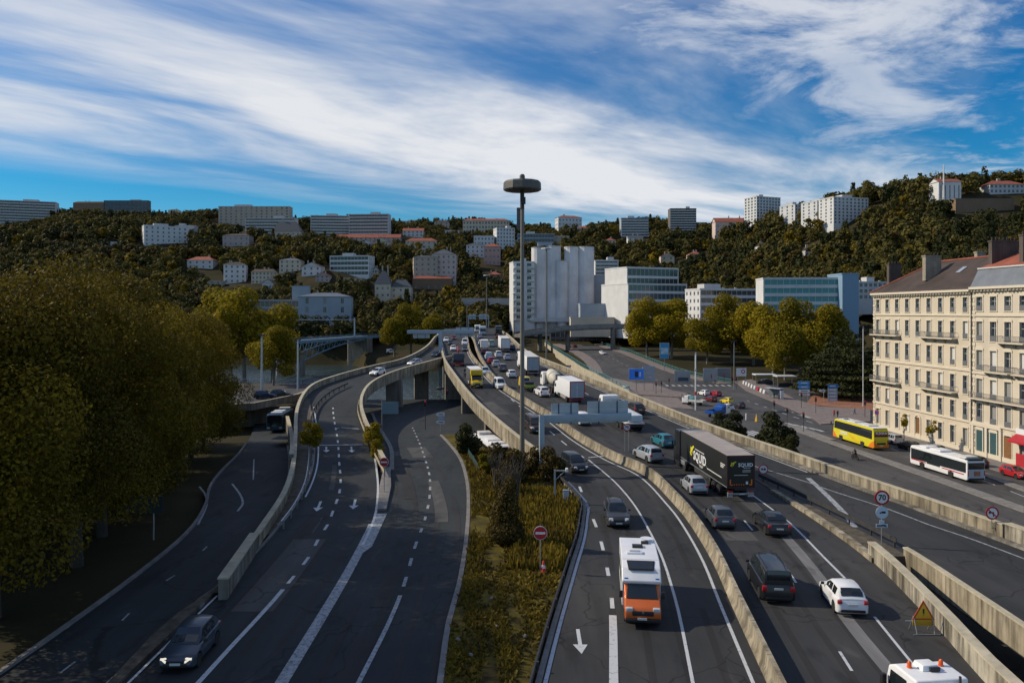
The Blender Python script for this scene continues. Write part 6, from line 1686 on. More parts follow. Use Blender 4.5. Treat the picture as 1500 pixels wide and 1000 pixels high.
# railings of the avenue and terrace
def railing(name, label, P, h=1.05, m=TEAL, bay=2.2, base=0.0):
 root = thing(name, label, 'railing', tuple(P[0])); o = P[0]; Q = [p - o + V((0, 0, base)) for p in P]
 MB().sweep(Q, [(-.06, h - .1), (.06, h - .1), (.06, h), (-.06, h)]).obj('handrail', m, root)
 mb = MB().sweep(Q, [(-.03, .15), (.03, .15), (.03, .22), (-.03, .22)]).sweep(Q, [(-.025, .55), (.025, .55), (.025, .61), (-.025, .61)])
 mb.obj('rail', m, root)
 pm = MB().box((0, 0, h / 2), (.12, .12, h)).mesh('post', m); nxt = 0.0; d = 0.0
 for a, b in zip(Q, Q[1:]):
  L = (b - a).length
  while nxt <= d + L: link('post', pm, root, a.lerp(b, (nxt - d) / L)); nxt += bay
  d += L
 return root
railing('railing', 'teal railing along the right pavement of the avenue climbing to the bridge', [V((p.x + .1, p.y, zb(p.y) + .14)) for p in cut(AVR, 236, 415)], 1.25, TEAL, 3.0)
AW = resample([V((31.5, 206, 0)), V((27.5, 222, 0)), V((23.5, 246, 0)), V((21.5, 280, 0)), V((19, 330, 0)), V((17, 400, 0))], 4)
for p in AW: p.z = zb(p.y)
railing('railing', 'teal railing on top of the cream ramp wall behind the motorway parapet', [V((p.x, p.y, interp([(206, -4.2), (235, -1.6), (280, -.6), (330, .3), (400, 1)], p.y))) for p in AW], 1.2, TEAL, 3.0)
parapet('ramp_wall', [V((p.x, p.y, interp([(206, -4.3), (235, -1.7), (280, -.7), (330, .2), (400, .9)], p.y))) for p in AW], 'cream ramp wall under the teal railing behind the motorway parapet', CONC_CAP, h=0, th=.4, down=3.0, cap=False, cat='wall')
sheet('traffic_island', [(33, 203), (45, 196), (47, 206), (41, 222), (31, 262), (26.5, 262), (28, 232)], ZS, PAVE, .5)
fw = path([(670,650),(680,668),(690,685),(702,706)], lambda y: -.6 if y < 80 else -1.2)
fn = thing('mesh_fence', 'dark green mesh fence along the shrubs by the slip road', 'fence', tuple(fw[0]))
Q = [p - fw[0] for p in fw]
MB().sweep(Q, [(-.02, .1), (.02, .1), (.02, 1.75), (-.02, 1.75)]).obj('mesh_panel', mat('fence_green', (.018, .045, .042), .6), fn)
for q_ in Q[::2]: MB().cyl(q_, q_ + V((0, 0, 1.9)), .04, n=6).obj('post', TEAL, fn)
# walls on the left: underpass portal, curved wall, quay wall
parapet('curved_wall', [V((p.x + .1, p.y, zf(p.y))) for p in cut(FLR, 82, 124)], 'curved grey retaining wall right of the blue bus leaving the underpass', CONC_D, h=2.6, th=.4, down=.5, out=1, cat='wall')
parapet('quay_wall', [V((-86, 108, 1.2)), V((-60, 120, 1.2)), V((-43.6, 129.5, 1.2)), V((-40.2, 143, 1.2)), V((-40.0, 150, 1.2))], 'dark concrete edge of the quay road above the underpass mouth', CONC_D, h=.35, th=.3, down=.8, out=1, cat='wall')
o = MB().box((-58, 133, -1.4), (30, 6, 4.2), 0, R(28)).obj('underpass_wall', CONC_D); tag(o, 'dark wall beside the underpass mouth below the quay road', 'wall')
railing('railing', 'pale railing along the back of the quay road in front of the river', [V((-100, 171.5, 1.2)), V((-70, 170, 1.2)), V((-40, 167.5, 1.2))], 1.0, STEEL_B, 3.0)
# piers
PIER = m_concrete('pier_concrete', (.24, .22, .19), .4)
def pier(label, x, y, ztop, wd=2.6, th=1.0, rz=0.0, zbase=-6):
 root = tag(MB().prism([(-wd / 2, -th / 2), (wd / 2, -th / 2), (wd / 2 + .25, 0), (wd / 2, th / 2), (-wd / 2, th / 2), (-wd / 2 - .25, 0)], zbase, ztop).obj('viaduct_pier', PIER, None, (x, y, 0)), label, 'pier', 'concrete piers under the viaduct')
 root.rotation_euler = (0, 0, rz); return root
for x, y, lab in ((-24.2, 158, 'grey pier under the bend of the access ramp behind the sign back'), (-21.5, 182, 'grey pier under the access ramp left of the thick gantry column'), (-29.0, 135, 'grey pier under the outer side of the access ramp')):
 pier(lab, x, y, zh(y) - 1.0, 3.0, 1.2)
for y, k in ((118, 0), (146, 1), (176, 2), (212, 3), (250, 4), (292, 5), (340, 6)):
 xl = x_at(LB, y) + 2.5; xm = x_at(MBT, y); xr = x_at(RB, y) - 2.5
 for x, s in ((xl, 'left'), (xr, 'right')):
  pier('grey pier under the %s side of the motorway viaduct' % s, x, y, zh(y) - 1.1, 3.2, 1.3, 0, -12 if 185 < y < 340 else -6)
# flyover in front of the silos
FO = resample([V((2, 352, 6.4)), V((14, 356, 8.0)), V((28, 360, 9.4)), V((46, 362, 10.0)), V((70, 362, 10.0)), V((95, 364, 9.4)), V((130, 372, 8.6))], 4)
fo = thing('flyover', 'grey curved flyover with a pale edge crossing in front of the silos', 'flyover')
MB().sweep(FO, [(-5, -1.3), (5, -1.3), (5, 0), (-5, 0)]).obj('deck', CONC_D, fo)
MB().sweep(FO, [(4.6, -.7), (5.1, -.7), (5.1, 1.0), (4.6, 1.0)]).obj('edge_beam', m_concrete('edge_grey', (.27, .275, .26), .2), fo)
MB().sweep(FO, [(-5.1, 0), (-4.6, 0), (-4.6, 1.0), (-5.1, 1.0)]).obj('edge_beam', CONC_D, fo)
for x, z in ((13, 6.6), (26, 8), (47, 8.6), (92, 8)): MB().cyl((x, 358, -6), (x, 358, z), 1.1, n=12).obj('pier', PIER, fo, smooth=40)

# ------------------------------------------------------------------ steel arch bridge over the river
BR = mat('bridge_blue_steel', (.15, .27, .36), .55, .2, var=.12)
b0, b1 = V((-66, 392)), V((-118, 195)); bd = (b1 - b0).normalized(); bn = V((bd.y, -bd.x))
br = thing('arch_bridge', 'pale blue steel arch bridge with lattice spans and stone piers over the river', 'bridge', (b0.x, b0.y, 0), math.atan2(bd.y, bd.x))
Lb = (b1 - b0).length; ZD = 5.0
MB().box((Lb / 2, 0, ZD - .35), (Lb, 9, .7)).obj('deck', m_concrete('deck_grey', (.22, .24, .25), .2), br)
for s in (-1, 1):
 MB().box((Lb / 2, s * 4.55, ZD - .2), (Lb, .35, 1.2)).obj('edge_girder', BR, br)
 MB().box((Lb / 2, s * 4.5, ZD + 1.1), (Lb, .1, .1)).box((Lb / 2, s * 4.5, ZD + .75), (Lb, .06, .06)).obj('handrail', BR, br)
def half_arch(xa, xb, d0, d1):
 n = 12
 for s in (-1, 1):
  mb = MB(); pts = []
  for i in range(n + 1):
   t = i / n; pts.append(V((lerp(xa, xb, t), s * 4.3, ZD - .8 - lerp(d0, d1, t ** 1.8))))
  for a, b in zip(pts, pts[1:]): mb.cyl(a, b, .28, n=6)
  for i in range(n):
   a, b = pts[i], pts[i + 1]; top_a, top_b = V((a.x, a.y, ZD - .8)), V((b.x, b.y, ZD - .8))
   mb.cyl(top_a, V(((a.x + b.x) / 2, a.y, (a.z + b.z) / 2)), .13, n=6); mb.cyl(V(((a.x + b.x) / 2, a.y, (a.z + b.z) / 2)), top_b, .13, n=6)
  mb.obj('arch_lattice', BR, br)
half_arch(30, 86, .6, 7.0); half_arch(142, 90, .6, 7.0); half_arch(146, 200, .6, 7.0)
for x, w_ in ((26, 5), (88, 4), (144, 4)):
 MB().prism([(x - w_ / 2, -5), (x, -6.5), (x + w_ / 2, -5), (x + w_ / 2, 5), (x, 6.5), (x - w_ / 2, 5)], -12, ZD - (.7 if x < 60 else 5.5)).obj('stone_pier', m_concrete('pier_stone', (.24, .225, .19), .4), br)
for px0, yb_, hh in ((433, 0, 9.5), (497, 0, 9.0)):
 pass
pf = thing('portal_frame', 'pale portal frame standing on the bridge in front of the grey office block', 'portal frame', (-76, 352, ZD), math.atan2(bd.y, bd.x))
MB().box((0, 4.2, 4.5), (.5, .5, 9)).obj('post', STEEL_B, pf); MB().box((44, -4.2, 4.8), (.5, .5, 9.6)).obj('post', STEEL_B, pf)
MB().tube([(0, 4.2, 8.2), (44, -4.2, 8.6)], .16).obj('cross_beam', STEEL_B, pf)
# ------------------------------------------------------------------ buildings
ROOF_R = mat('roof_tile_red', (.27, .075, .045), .8, var=.3, vscale=.5); ROOF_B = mat('roof_tile_brown', (.052, .036, .030), .85, var=.4, vscale=.35)
ROOF_S = mat('roof_slate', (.06, .07, .085), .6, var=.2); ROOF_F = mat('roof_flat_grey', (.26, .26, .26), .8, var=.15)
ZINC = mat('zinc', (.15, .165, .185), .5, .4, var=.15, vscale=.6)
WIN = mat('window_glass', (.028, .036, .045), .08, spec=.7); WFR = mat('window_frame_white', (.58, .58, .56), .6); SHUT = mat('shutter_grey', (.26, .26, .25), .7); IRON = mat('wrought_iron', (.17, .175, .18), .6, .2)
WALLS = {k: mat('wall_' + k, c, .85, var=.09, vscale=.25) for k, c in {'white': (.60, .60, .59), 'cream': (.58, .50, .38), 'stone': (.57, .49, .37), 'stone2': (.56, .49, .385), 'grey': (.34, .35, .36), 'beige': (.42, .36, .29), 'pink': (.50, .31, .27), 'pinkgrey': (.44, .36, .33), 'dark': (.12, .115, .115), 'bluegrey': (.30, .35, .40), 'brown': (.20, .135, .085), 'offwhite': (.50, .50, .50), 'palepink': (.56, .45, .40)}.items()}
KEEP = []        # footprints kept clear of trees: x, y, half width, depth in front
def wall_holes(mb, w, z0, z1, holes, T, depth=.22, mi=0):
 """a wall in the plane T(x, depth, z) with rectangular openings and their reveals"""
 xs_ = sorted(set([0, w] + [h[0] for h in holes] + [h[1] for h in holes])); zs_ = sorted(set([z0, z1] + [h[2] for h in holes] + [h[3] for h in holes]))
 H = set()
 for (a, b, c, d) in holes:
  for i in range(len(xs_) - 1):
   if a - 1e-6 <= xs_[i] and xs_[i + 1] <= b + 1e-6:
    for j in range(len(zs_) - 1):
     if c - 1e-6 <= zs_[j] and zs_[j + 1] <= d + 1e-6: H.add((i, j))
 for j in range(len(zs_) - 1):
  i = 0
  while i < len(xs_) - 1:
   if (i, j) in H: i += 1; continue
   k = i
   while k < len(xs_) - 1 and (k, j) not in H: k += 1
   mb.quad(T(xs_[i], 0, zs_[j]), T(xs_[k], 0, zs_[j]), T(xs_[k], 0, zs_[j + 1]), T(xs_[i], 0, zs_[j + 1]), mi); i = k
 for (a, b, c, d) in holes:
  P = [(a, c), (b, c), (b, d), (a, d)]
  for (p, q) in zip(P, P[1:] + P[:1]): mb.quad(T(p[0], 0, p[1]), T(q[0], 0, q[1]), T(q[0], depth, q[1]), T(p[0], depth, p[1]), mi)
_WM = {}
def win_mesh(w, h, kind='plain'):
 k = (round(w, 2), round(h, 2), kind)
 if k in _WM: return _WM[k]
 mb = MB()
 if kind == 'shut': mb.quad((0, 0, 0), (w, 0, 0), (w, 0, h), (0, 0, h), 2)
 elif kind == 'white': mb.quad((0, 0, 0), (w, 0, 0), (w, 0, h), (0, 0, h), 1)
 else: mb.quad((0, 0, 0), (w, 0, 0), (w, 0, h), (0, 0, h), 0)
 if kind == 'plain' or kind == 'tall':
  t = .06
  mb.box((w / 2, -.02, t / 2), (w, .05, t), 1).box((w / 2, -.02, h - t / 2), (w, .05, t), 1).box((t / 2, -.02, h / 2), (t, .05, h - 2 * t), 1).box((w - t / 2, -.02, h / 2), (t, .05, h - 2 * t), 1).box((w / 2, -.02, h / 2), (t * 1.3, .05, h - 2 * t), 1)
 if kind == 'tall': mb.box((w / 2, -.022, h * .68), (w - .1, .045, .05), 1)
 _WM[k] = mb.mesh('window', [WIN, WFR, SHUT]); return _WM[k]
def building(name, label, cat_, loc, rz, w, d, h, wall, cols=6, floors=4, style='win', roof='flat', side_cols=3, below=6, winw=1.3, winh=1.6, sill=.9, roofh=None, roofm=None, base=0.0, pent=True, group=None, sides='L', trim=None, ledge=False, glass=None, slabm=None):
 root = thing(name, label, cat_, loc, rz, group)
 fh = (h - base) / floors
 mb = MB(); wins = []
 F = lambda x, e, z: (x - w / 2, e, z)
 Lf = lambda x, e, z: (-w / 2 + e, d - x, z)
 Rf = lambda x, e, z: (w / 2 - e, x, z)
 def grid(W, n):
  Hs = []
  for f in range(floors):
   for c in range(n):
    x0 = W * (c + .5) / n - winw / 2; z0 = base + f * fh + min(sill, fh * .3)
    Hs.append((x0, x0 + winw, z0, min(z0 + winh, base + (f + 1) * fh - .25)))
  return Hs
 fr = grid(w, cols) if style == 'win' else [(.5, w - .5, base + f * fh + (.95 if style == 'band' else .75), base + (f + 1) * fh - .35) for f in range(floors)] if style in ('band', 'balc') else []
 wall_holes(mb, w, -below, h, fr, F, .18 if style == 'win' else (.25 if style == 'band' else 1.1))
 sl_ = grid(d, side_cols) if side_cols else []
 wall_holes(mb, d, -below, h, sl_ if 'L' in sides else [], Lf, .18); wall_holes(mb, d, -below, h, sl_ if 'R' in sides else [], Rf, .18)
 mb.quad((-w / 2, d, -below), (w / 2, d, -below), (w / 2, d, h), (-w / 2, d, h))
 mb.quad((-w / 2, 0, h), (w / 2, 0, h), (w / 2, d, h), (-w / 2, d, h))
 mb.obj('wall', WALLS[wall] if isinstance(wall, str) else wall, root)
 n = 0; extra = MB()
 kinds = ['plain', 'plain', 'plain', 'shut'] if style == 'win' else ['plain']
 rnd = random.Random(label)
 def place(hs, T, rzz):
  nonlocal n
  for (a, b, c, dd) in hs:
   kd = rnd.choice(kinds) if wall not in ('white', 'offwhite') else 'plain'
   if n < 96:
    o = link('window', win_mesh(b - a, dd - c, kd), root, T(a if rzz != 'L' else a, .17, c)); n += 1
    o.rotation_euler = (0, 0, {'F': 0, 'L': R(-90), 'R': R(90)}[rzz])
   else:
    extra.quad(T(a, .17, c), T(b, .17, c), T(b, .17, dd), T(a, .17, dd))
 if style == 'win': place(fr, F, 'F')
 elif fr:
  e_ = .24 if style == 'band' else 1.08
  for (a, b, c, dd) in fr:
   m_ = MB().quad(F(a, e_, c), F(b, e_, c), F(b, e_, dd), F(a, e_, dd))
   k = max(2, int((b - a) / 2.4))
   for i in range(1, k): m_.box(F(lerp(a, b, i / k), e_ - .04, (c + dd) / 2), (.12, .08, dd - c), 1)
   m_.obj('window_band', [glass or WIN, WFR], root)
   if style == 'balc':
    sl = MB().box((0, -.32, c - .38), (w * .985, .62, .16)).box((0, -.60, c - .02), (w * .985, .07, .72))
    kk = max(2, int(w / 7));
    sl.obj('balcony', slabm or WALLS['white'], root)
 if side_cols:
  if 'L' in sides: place(sl_, Lf, 'L')
  if 'R' in sides: place(sl_, Rf, 'R')
 if extra.f: tag(extra.obj('window', WIN, root), kind='stuff')
 if roof == 'flat':
  MB().box((0, .12, h + .25), (w + .3, .4, .6)).box((-w / 2 + .05, d / 2, h + .25), (.4, d, .6)).box((w / 2 - .05, d / 2, h + .25), (.4, d, .6)).box((0, d / 2, h + .08), (w - .2, d - .2, .15), 1).obj('roof', [WALLS[wall] if isinstance(wall, str) else wall, ROOF_F], root)
  if pent:
   pw = w * rnd.uniform(.14, .3); px_ = rnd.uniform(-.25, .25) * w
   MB().box((px_, d * .5, h + 1.3), (pw, d * .45, 2.6)).obj('roof_housing', WALLS['offwhite'], root)
   for k in range(3): MB().box((rnd.uniform(-.42, .42) * w, d * .4, h + .6), (.8, .8, 1.2)).obj('chimney', WALLS['grey'], root)
 else:
  rh = roofh or min(w, d) * .28; rm = roofm or ROOF_R; ov = .45
  a = [(-w / 2 - ov, -ov, h), (w / 2 + ov, -ov, h), (w / 2 + ov, d + ov, h), (-w / 2 - ov, d + ov, h)]
  inset = min(w, d) / 2 if roof == 'hip' else 0.0
  if w >= d: r_ = [(-w / 2 - ov * (roof != 'hip') + inset * .9, d / 2, h + rh), (w / 2 + ov * (roof != 'hip') - inset * .9, d / 2, h + rh)]; fs_ = [(0, 1, 5, 4), (1, 2, 5), (2, 3, 4, 5), (3, 0, 4), (3, 2, 1, 0)]
  else: r_ = [(0, -ov * (roof != 'hip') + inset * .9, h + rh), (0, d + ov * (roof != 'hip') - inset * .9, h + rh)]; fs_ = [(0, 1, 4), (1, 2, 5, 4), (2, 3, 5), (3, 0, 4, 5), (3, 2, 1, 0)]
  if roof == 'fgable': r_ = [(0, -ov, h + rh), (0, d + ov, h + rh)]; fs_ = [(0, 1, 4), (1, 2, 5, 4), (2, 3, 5), (3, 0, 4, 5), (3, 2, 1, 0)]
  if roof == 'gable' or roof == 'fgable':
   g = MB()
   if roof == 'fgable' or w < d: g.add([(-w / 2, .0, h), (w / 2, .0, h), (0, .0, h + rh * .94)], [(0, 1, 2)])
   else: g.add([(-w / 2, 0, h), (-w / 2, d, h), (-w / 2, d / 2, h + rh * .94)], [(0, 1, 2)]).add([(w / 2, 0, h), (w / 2, d, h), (w / 2, d / 2, h + rh * .94)], [(0, 1, 2)])
   g.obj('gable', WALLS[wall] if isinstance(wall, str) else wall, root)
   fs_ = [f for f in fs_ if len(f) == 4]
  rf = MB().add(a + r_, fs_).obj('roof', rm, root)
  for k in range(2):
   MB().box((w * rnd.uniform(-.3, .3), d * .55, h + rh * .9), (.8, .8, rh * .8 + 1.2)).obj('chimney', WALLS['beige'], rf)
 return root
def block(name, label, cat_, px0, px1, yt, yb, d=None, dep=11, yaw=0.0, keep=32, **k):
 pc = (px0 + px1) / 2
 if d is None: d = terrain_hit(pc, yb).y
 Wp = (px1 - px0) / FPX * d; ph = R(yaw)
 w = max(4, (Wp - dep * abs(math.sin(ph))) / math.cos(ph)); h = (yb - yt) / FPX * d
 x = (pc - CX) / FPX * d + dep * math.sin(ph) / 2; z = CAMZ - (yb - HY) / FPX * d
 y = d + (0 if yaw == 0 else abs(math.sin(ph)) * w / 2)
 KEEP.append((x, d, Wp / 2 + 1.5, keep, dep))
 return building(name, label, cat_, (x, y, z), ph, w, dep, h, **k)
AP, HO, OF = 'apartment block', 'house', 'office building'
BL = [
 ('apartment_block', 'pale grey balcony block at the far left end of the ridge', AP, -20, 66, 293, 326, dict(wall='offwhite', style='balc', floors=8, yaw=18, side_cols=2, dep=14)),
 ('apartment_block', 'long dark low block on the ridge right of the pale balcony block', AP, 152, 217, 294, 312, dict(wall='dark', style='band', floors=3, side_cols=0)),
 ('apartment_block', 'dark brown block adjoining the long dark block on the left ridge', AP, 107, 153, 297, 312, dict(wall='brown', style='win', floors=2, cols=8, side_cols=0, roof='hip', roofm=ROOF_B)),
 ('apartment_block', 'white slab with a bright left gable half way up the left slope', AP, 198, 268, 330, 360, dict(wall='white', style='win', floors=5, cols=9, yaw=32, side_cols=3, dep=14)),
 ('apartment_block', 'pale low annexe to the right of the white slab on the left slope', AP, 256, 284, 331, 347, dict(wall='offwhite', style='win', floors=3, cols=4, side_cols=0)),
 ('apartment_block', 'long beige slab block on the ridge above the striped terraces', AP, 320, 424, 303, 333, dict(wall='beige', style='win', floors=7, cols=14, side_cols=0, winw=1.6)),
 ('apartment_block', 'striped terrace block with long white balconies below the beige slab', AP, 359, 432, 320, 347, dict(wall='offwhite', style='balc', floors=6, side_cols=0)),
 ('mansion', 'slate roofed mansion with dormers in front of the striped terraces', 'mansion', 398, 440, 339, 352, dict(wall='cream', style='win', floors=2, cols=6, side_cols=0, roof='hip', roofm=ROOF_S, roofh=9)),
 ('house', 'flat pink house with a brown roof on the left slope', HO, 326, 365, 345, 360, dict(wall='pinkgrey', style='win', floors=2, cols=5, side_cols=0, roof='hip', roofm=ROOF_B, roofh=2)),
 ('apartment_block', 'long white balcony block with many storeys in the middle of the ridge', AP, 453, 512, 316, 346, dict(wall='offwhite', style='balc', floors=7, side_cols=0, yaw=6)),
 ('apartment_block', 'right wing of the long balcony block with a glazed stair tower', AP, 510, 570, 314, 348, dict(wall='offwhite', style='balc', floors=7, side_cols=0, yaw=-4)),
 ('terrace_row', 'row of red roofed houses under the long balcony block', 'terrace', 492, 586, 348, 356, dict(wall='pinkgrey', style='win', floors=2, cols=14, side_cols=0, roof='gable', roofh=3.5)),
 ('house', 'white gabled house below the red roofed row', HO, 547, 570, 354, 367, dict(wall='cream', style='win', floors=2, cols=3, side_cols=0, roof='fgable', roofh=4)),
 ('house', 'small red roofed house left of the white gabled house', HO, 526, 546, 357, 368, dict(wall='white', style='win', floors=2, cols=2, side_cols=0, roof='fgable', roofh=3.5)),
 ('house', 'pale distant houses with flat roofs on the central ridge', HO, 574, 620, 324, 334, dict(wall='offwhite', style='win', floors=2, cols=6, side_cols=0)),
 ('house', 'white house with a red roof left of the centre ridge trees', HO, 590, 620, 338, 347, dict(wall='white', style='win', floors=2, cols=5, side_cols=0, roof='gable', roofh=3)),
 ('house', 'cream low house with an orange roof above the pink gabled block', HO, 594, 640, 353, 364, dict(wall='cream', style='win', floors=2, cols=6, side_cols=0, roof='hip', roofm=ROOF_R, roofh=3)),
 ('house', 'white house with a pointed turret roof on the left slope', HO, 274, 312, 381, 394, dict(wall='white', style='win', floors=2, cols=4, side_cols=0, roof='hip', roofm=ROOF_R, roofh=3)),
 ('villa', 'tall white villa with blue shutters on the lower left slope', 'villa', 323, 358, 387, 415, dict(wall='white', style='win', floors=4, cols=4, yaw=12, side_cols=2, dep=10, roof='hip', roofm=ROOF_B, roofh=2)),
 ('villa', 'cream villa with skylights right of the tall white villa', 'villa', 366, 400, 398, 416, dict(wall='cream', style='win', floors=3, cols=5, side_cols=2, yaw=-12, sides='R', roof='gable', roofm=ROOF_B, roofh=2.2)),
 ('cottage', 'small white cottage below the cream villa', HO, 384, 400, 414, 423, dict(wall='white', style='win', floors=1, cols=2, side_cols=0, roof='fgable', roofm=ROOF_B, roofh=2.4, keep=10)),
 ('villa', 'square cream villa with three window rows in the lower wood', 'villa', 409, 440, 381, 399, dict(wall='cream', style='win', floors=3, cols=4, side_cols=0, roof='hip', roofm=ZINC, roofh=1.6)),
 ('chalet', 'white chalet with a low gable right of the square cream villa', HO, 442, 470, 390, 404, dict(wall='white', style='win', floors=2, cols=3, side_cols=0, roof='fgable', roofm=ROOF_B, roofh=3)),
 ('modern_block', 'white modern block with ribbon windows below the red roofed row', AP, 481, 544, 375, 404, dict(wall='white', style='band', floors=4, yaw=-8, side_cols=3, sides='R', dep=13)),
 ('apartment_block', 'pink beige block with a flat dark roof in front of the gabled one', AP, 601, 640, 376, 420, dict(wall='beige', style='win', floors=6, cols=4, yaw=10, side_cols=3, dep=14, roof='hip', roofm=ROOF_S, roofh=1.4)),
 ('apartment_block', 'pink block with a steep gable rising behind the beige block', AP, 632, 668, 372, 418, dict(wall='palepink', style='win', floors=6, cols=5, side_cols=0, roof='fgable', roofm=ROOF_S, roofh=4, dep=14)),
 ('institute', 'long neoclassical building with a red roof on the central ridge', 'institute', 678, 746, 323, 342, dict(wall='cream', style='win', floors=3, cols=15, side_cols=0, roof='hip', roofm=ROOF_R, roofh=2.4, winw=1.8, winh=2.2)),
 ('hospital', 'stepped white hospital block with rows of small windows', 'hospital', 722, 754, 334, 366, dict(wall='white', style='win', floors=6, cols=6, yaw=14, side_cols=3, dep=14)),
 ('hospital_wing', 'low white wing of the hospital to the left', 'hospital', 694, 724, 346, 366, dict(wall='white', style='win', floors=3, cols=6, side_cols=0, pent=False)),
 ('clinic', 'pale blue flat clinic wing behind the broad disc mast', 'clinic', 758, 812, 343, 362, dict(wall='bluegrey', style='band', floors=3, side_cols=0)),
 ('house', 'pink villa with a red hipped roof in the central wood', HO, 709, 733, 361, 388, dict(wall='pink', style='win', floors=3, cols=4, side_cols=0, roof='hip', roofh=2.6, roofm=ROOF_R)),
 ('villa', 'white villa left of the pink villa in the central wood', 'villa', 683, 709, 359, 377, dict(wall='white', style='win', floors=3, cols=4, side_cols=0, roof='hip', roofm=ROOF_S, roofh=2)),
 ('institute', 'square white building with a red roof alone on the central ridge', 'institute', 814, 853, 318, 343, dict(wall='white', style='win', floors=4, cols=7, yaw=12, side_cols=3, dep=13, roof='hip', roofm=ROOF_R, roofh=2.6)),
 ('apartment_block', 'grey block with a pale stair tower right of the red roofed square building', AP, 910, 950, 320, 347, dict(wall='bluegrey', style='balc', floors=7, side_cols=0)),
 ('tower_block', 'dark sided tower block with a pale centre on the right of the ridge', 'tower block', 982, 1020, 306, 338, dict(wall='dark', style='balc', floors=9, side_cols=0)),
 ('house', 'red roofed houses clustered right of the dark sided tower', HO, 1048, 1096, 325, 343, dict(wall='palepink', style='win', floors=2, cols=6, side_cols=0, roof='gable', roofh=4)),
 ('tower_block', 'square white tower block with recessed windows on the right ridge', 'tower block', 1098, 1149, 288, 332, dict(wall='white', style='win', floors=10, cols=8, yaw=22, side_cols=4, dep=15, winw=1.7)),
 ('apartment_block', 'white stepped block nearest the square white tower', AP, 1151, 1190, 300, 328, dict(wall='white', style='win', floors=6, cols=5, yaw=28, side_cols=3, dep=14)),
 ('apartment_block', 'middle part of the white stepped block on the right ridge', AP, 1184, 1226, 295, 328, dict(wall='white', style='win', floors=7, cols=5, yaw=25, side_cols=3, dep=14)),
 ('apartment_block', 'tallest right end of the white stepped block on the right ridge', AP, 1212, 1280, 289, 328, dict(wall='white', style='win', floors=8, cols=9, yaw=16, side_cols=3, dep=14)),
 ('chapel', 'white chapel with a red roof and thin spire on the right hilltop', 'chapel', 1375, 1408, 266, 296, dict(wall='white', style='win', floors=1, cols=5, winh=8, sill=2, winw=.7, side_cols=0, roof='gable', roofh=2.5, keep=12)),
 ('house', 'long white house with a red roof at the top right corner of the hill', HO, 1450, 1500, 270, 284, dict(wall='offwhite', style='win', floors=2, cols=8, side_cols=0, roof='hip', roofh=3, keep=10)),
 ('garden_wall', 'broad brown retaining wall on the right hillside below the chapel', 'wall', 1400, 1486, 292, 308, dict(wall='brown', style='none', side_cols=0, pent=False, keep=26)),
 ('house', 'cream house half hidden on the right slope', HO, 968, 988, 375, 388, dict(wall='cream', style='win', floors=2, cols=2, side_cols=0, roof='fgable', roofh=2.5)),
]
for a, b, yt, yb, wl, rf_, rm_, lab in [
 (148, 172, 355, 363, 'offwhite', 'flat', None, 'low white house poking out above the left plane trees'), (246, 262, 308, 316, 'cream', 'hip', ROOF_B, 'low cream house on the ridge right of the long dark block'), (284, 302, 309, 317, 'cream', 'hip', ROOF_R, 'low house with a red roof on the ridge left of the beige slab'),
 (296, 324, 412, 421, 'beige', 'flat', None, 'beige terrace wall house left of the tall white villa'), (338, 356, 430, 440, 'pinkgrey', 'hip', ROOF_R, 'red roofed shed among trees above the grey wing'), (636, 658, 325, 334, 'beige', 'hip', ROOF_B, 'brown roofed house on the ridge left of the long neoclassical building'),
 (612, 628, 366, 376, 'offwhite', 'hip', ROOF_S, 'slate roofed house right above the beige block'), (545, 556, 396, 406, 'white', 'fgable', ROOF_S, 'narrow white gabled house right of the modern block'), (495, 530, 408, 416, 'beige', 'flat', None, 'low beige terraces below the white modern block'),
 (673, 688, 350, 359, 'cream', 'gable', ROOF_R, 'small cream house above the white villa'), (714, 734, 402, 416, 'brown', 'hip', ROOF_R, 'brown house with a red roof under the pink villa'), (812, 834, 346, 358, 'beige', 'flat', None, 'beige house above the silos'),
 (846, 868, 334, 345, 'pinkgrey', 'hip', ROOF_R, 'dark red roofed house right of the square ridge building'), (920, 942, 348, 360, 'white', 'gable', ROOF_S, 'white house below the grey ridge block'), (886, 902, 352, 362, 'cream', 'hip', ROOF_R, 'cream house in the wood left of the grey ridge block'),
 (1020, 1036, 326, 338, 'grey', 'flat', None, 'grey house just right of the dark sided tower'), (1010, 1028, 372, 382, 'cream', 'hip', ROOF_R, 'cream house low in the right hand wood'), (1112, 1126, 360, 369, 'white', 'fgable', ROOF_B, 'white gable in the wood under the square white tower'),
 (1180, 1194, 366, 375, 'offwhite', 'hip', ROOF_B, 'pale house in the wood under the stepped white block'), (754, 770, 352, 362, 'white', 'flat', None, 'white house right of the hospital block'), (462, 482, 404, 413, 'pinkgrey', 'gable', ROOF_R, 'red roofed house below the white chalet'), (652, 672, 338, 346, 'white', 'flat', None, 'white flat house above the cream low house')]:
 BL.append(('house', lab, HO, a, b, yt, yb, dict(wall=wl, style='win', floors=2, cols=3, side_cols=0, roof=rf_, roofm=rm_, roofh=2.4, keep=14, pent=False)))
for t_ in BL:
 if t_[3] > 1090 and t_[0] != 'garden_wall': t_[7].setdefault('keep', 13)
for nm, lab, ct, a, b, yt, yb, kw in BL: block(nm, lab, ct, a, b, yt, yb, **kw)
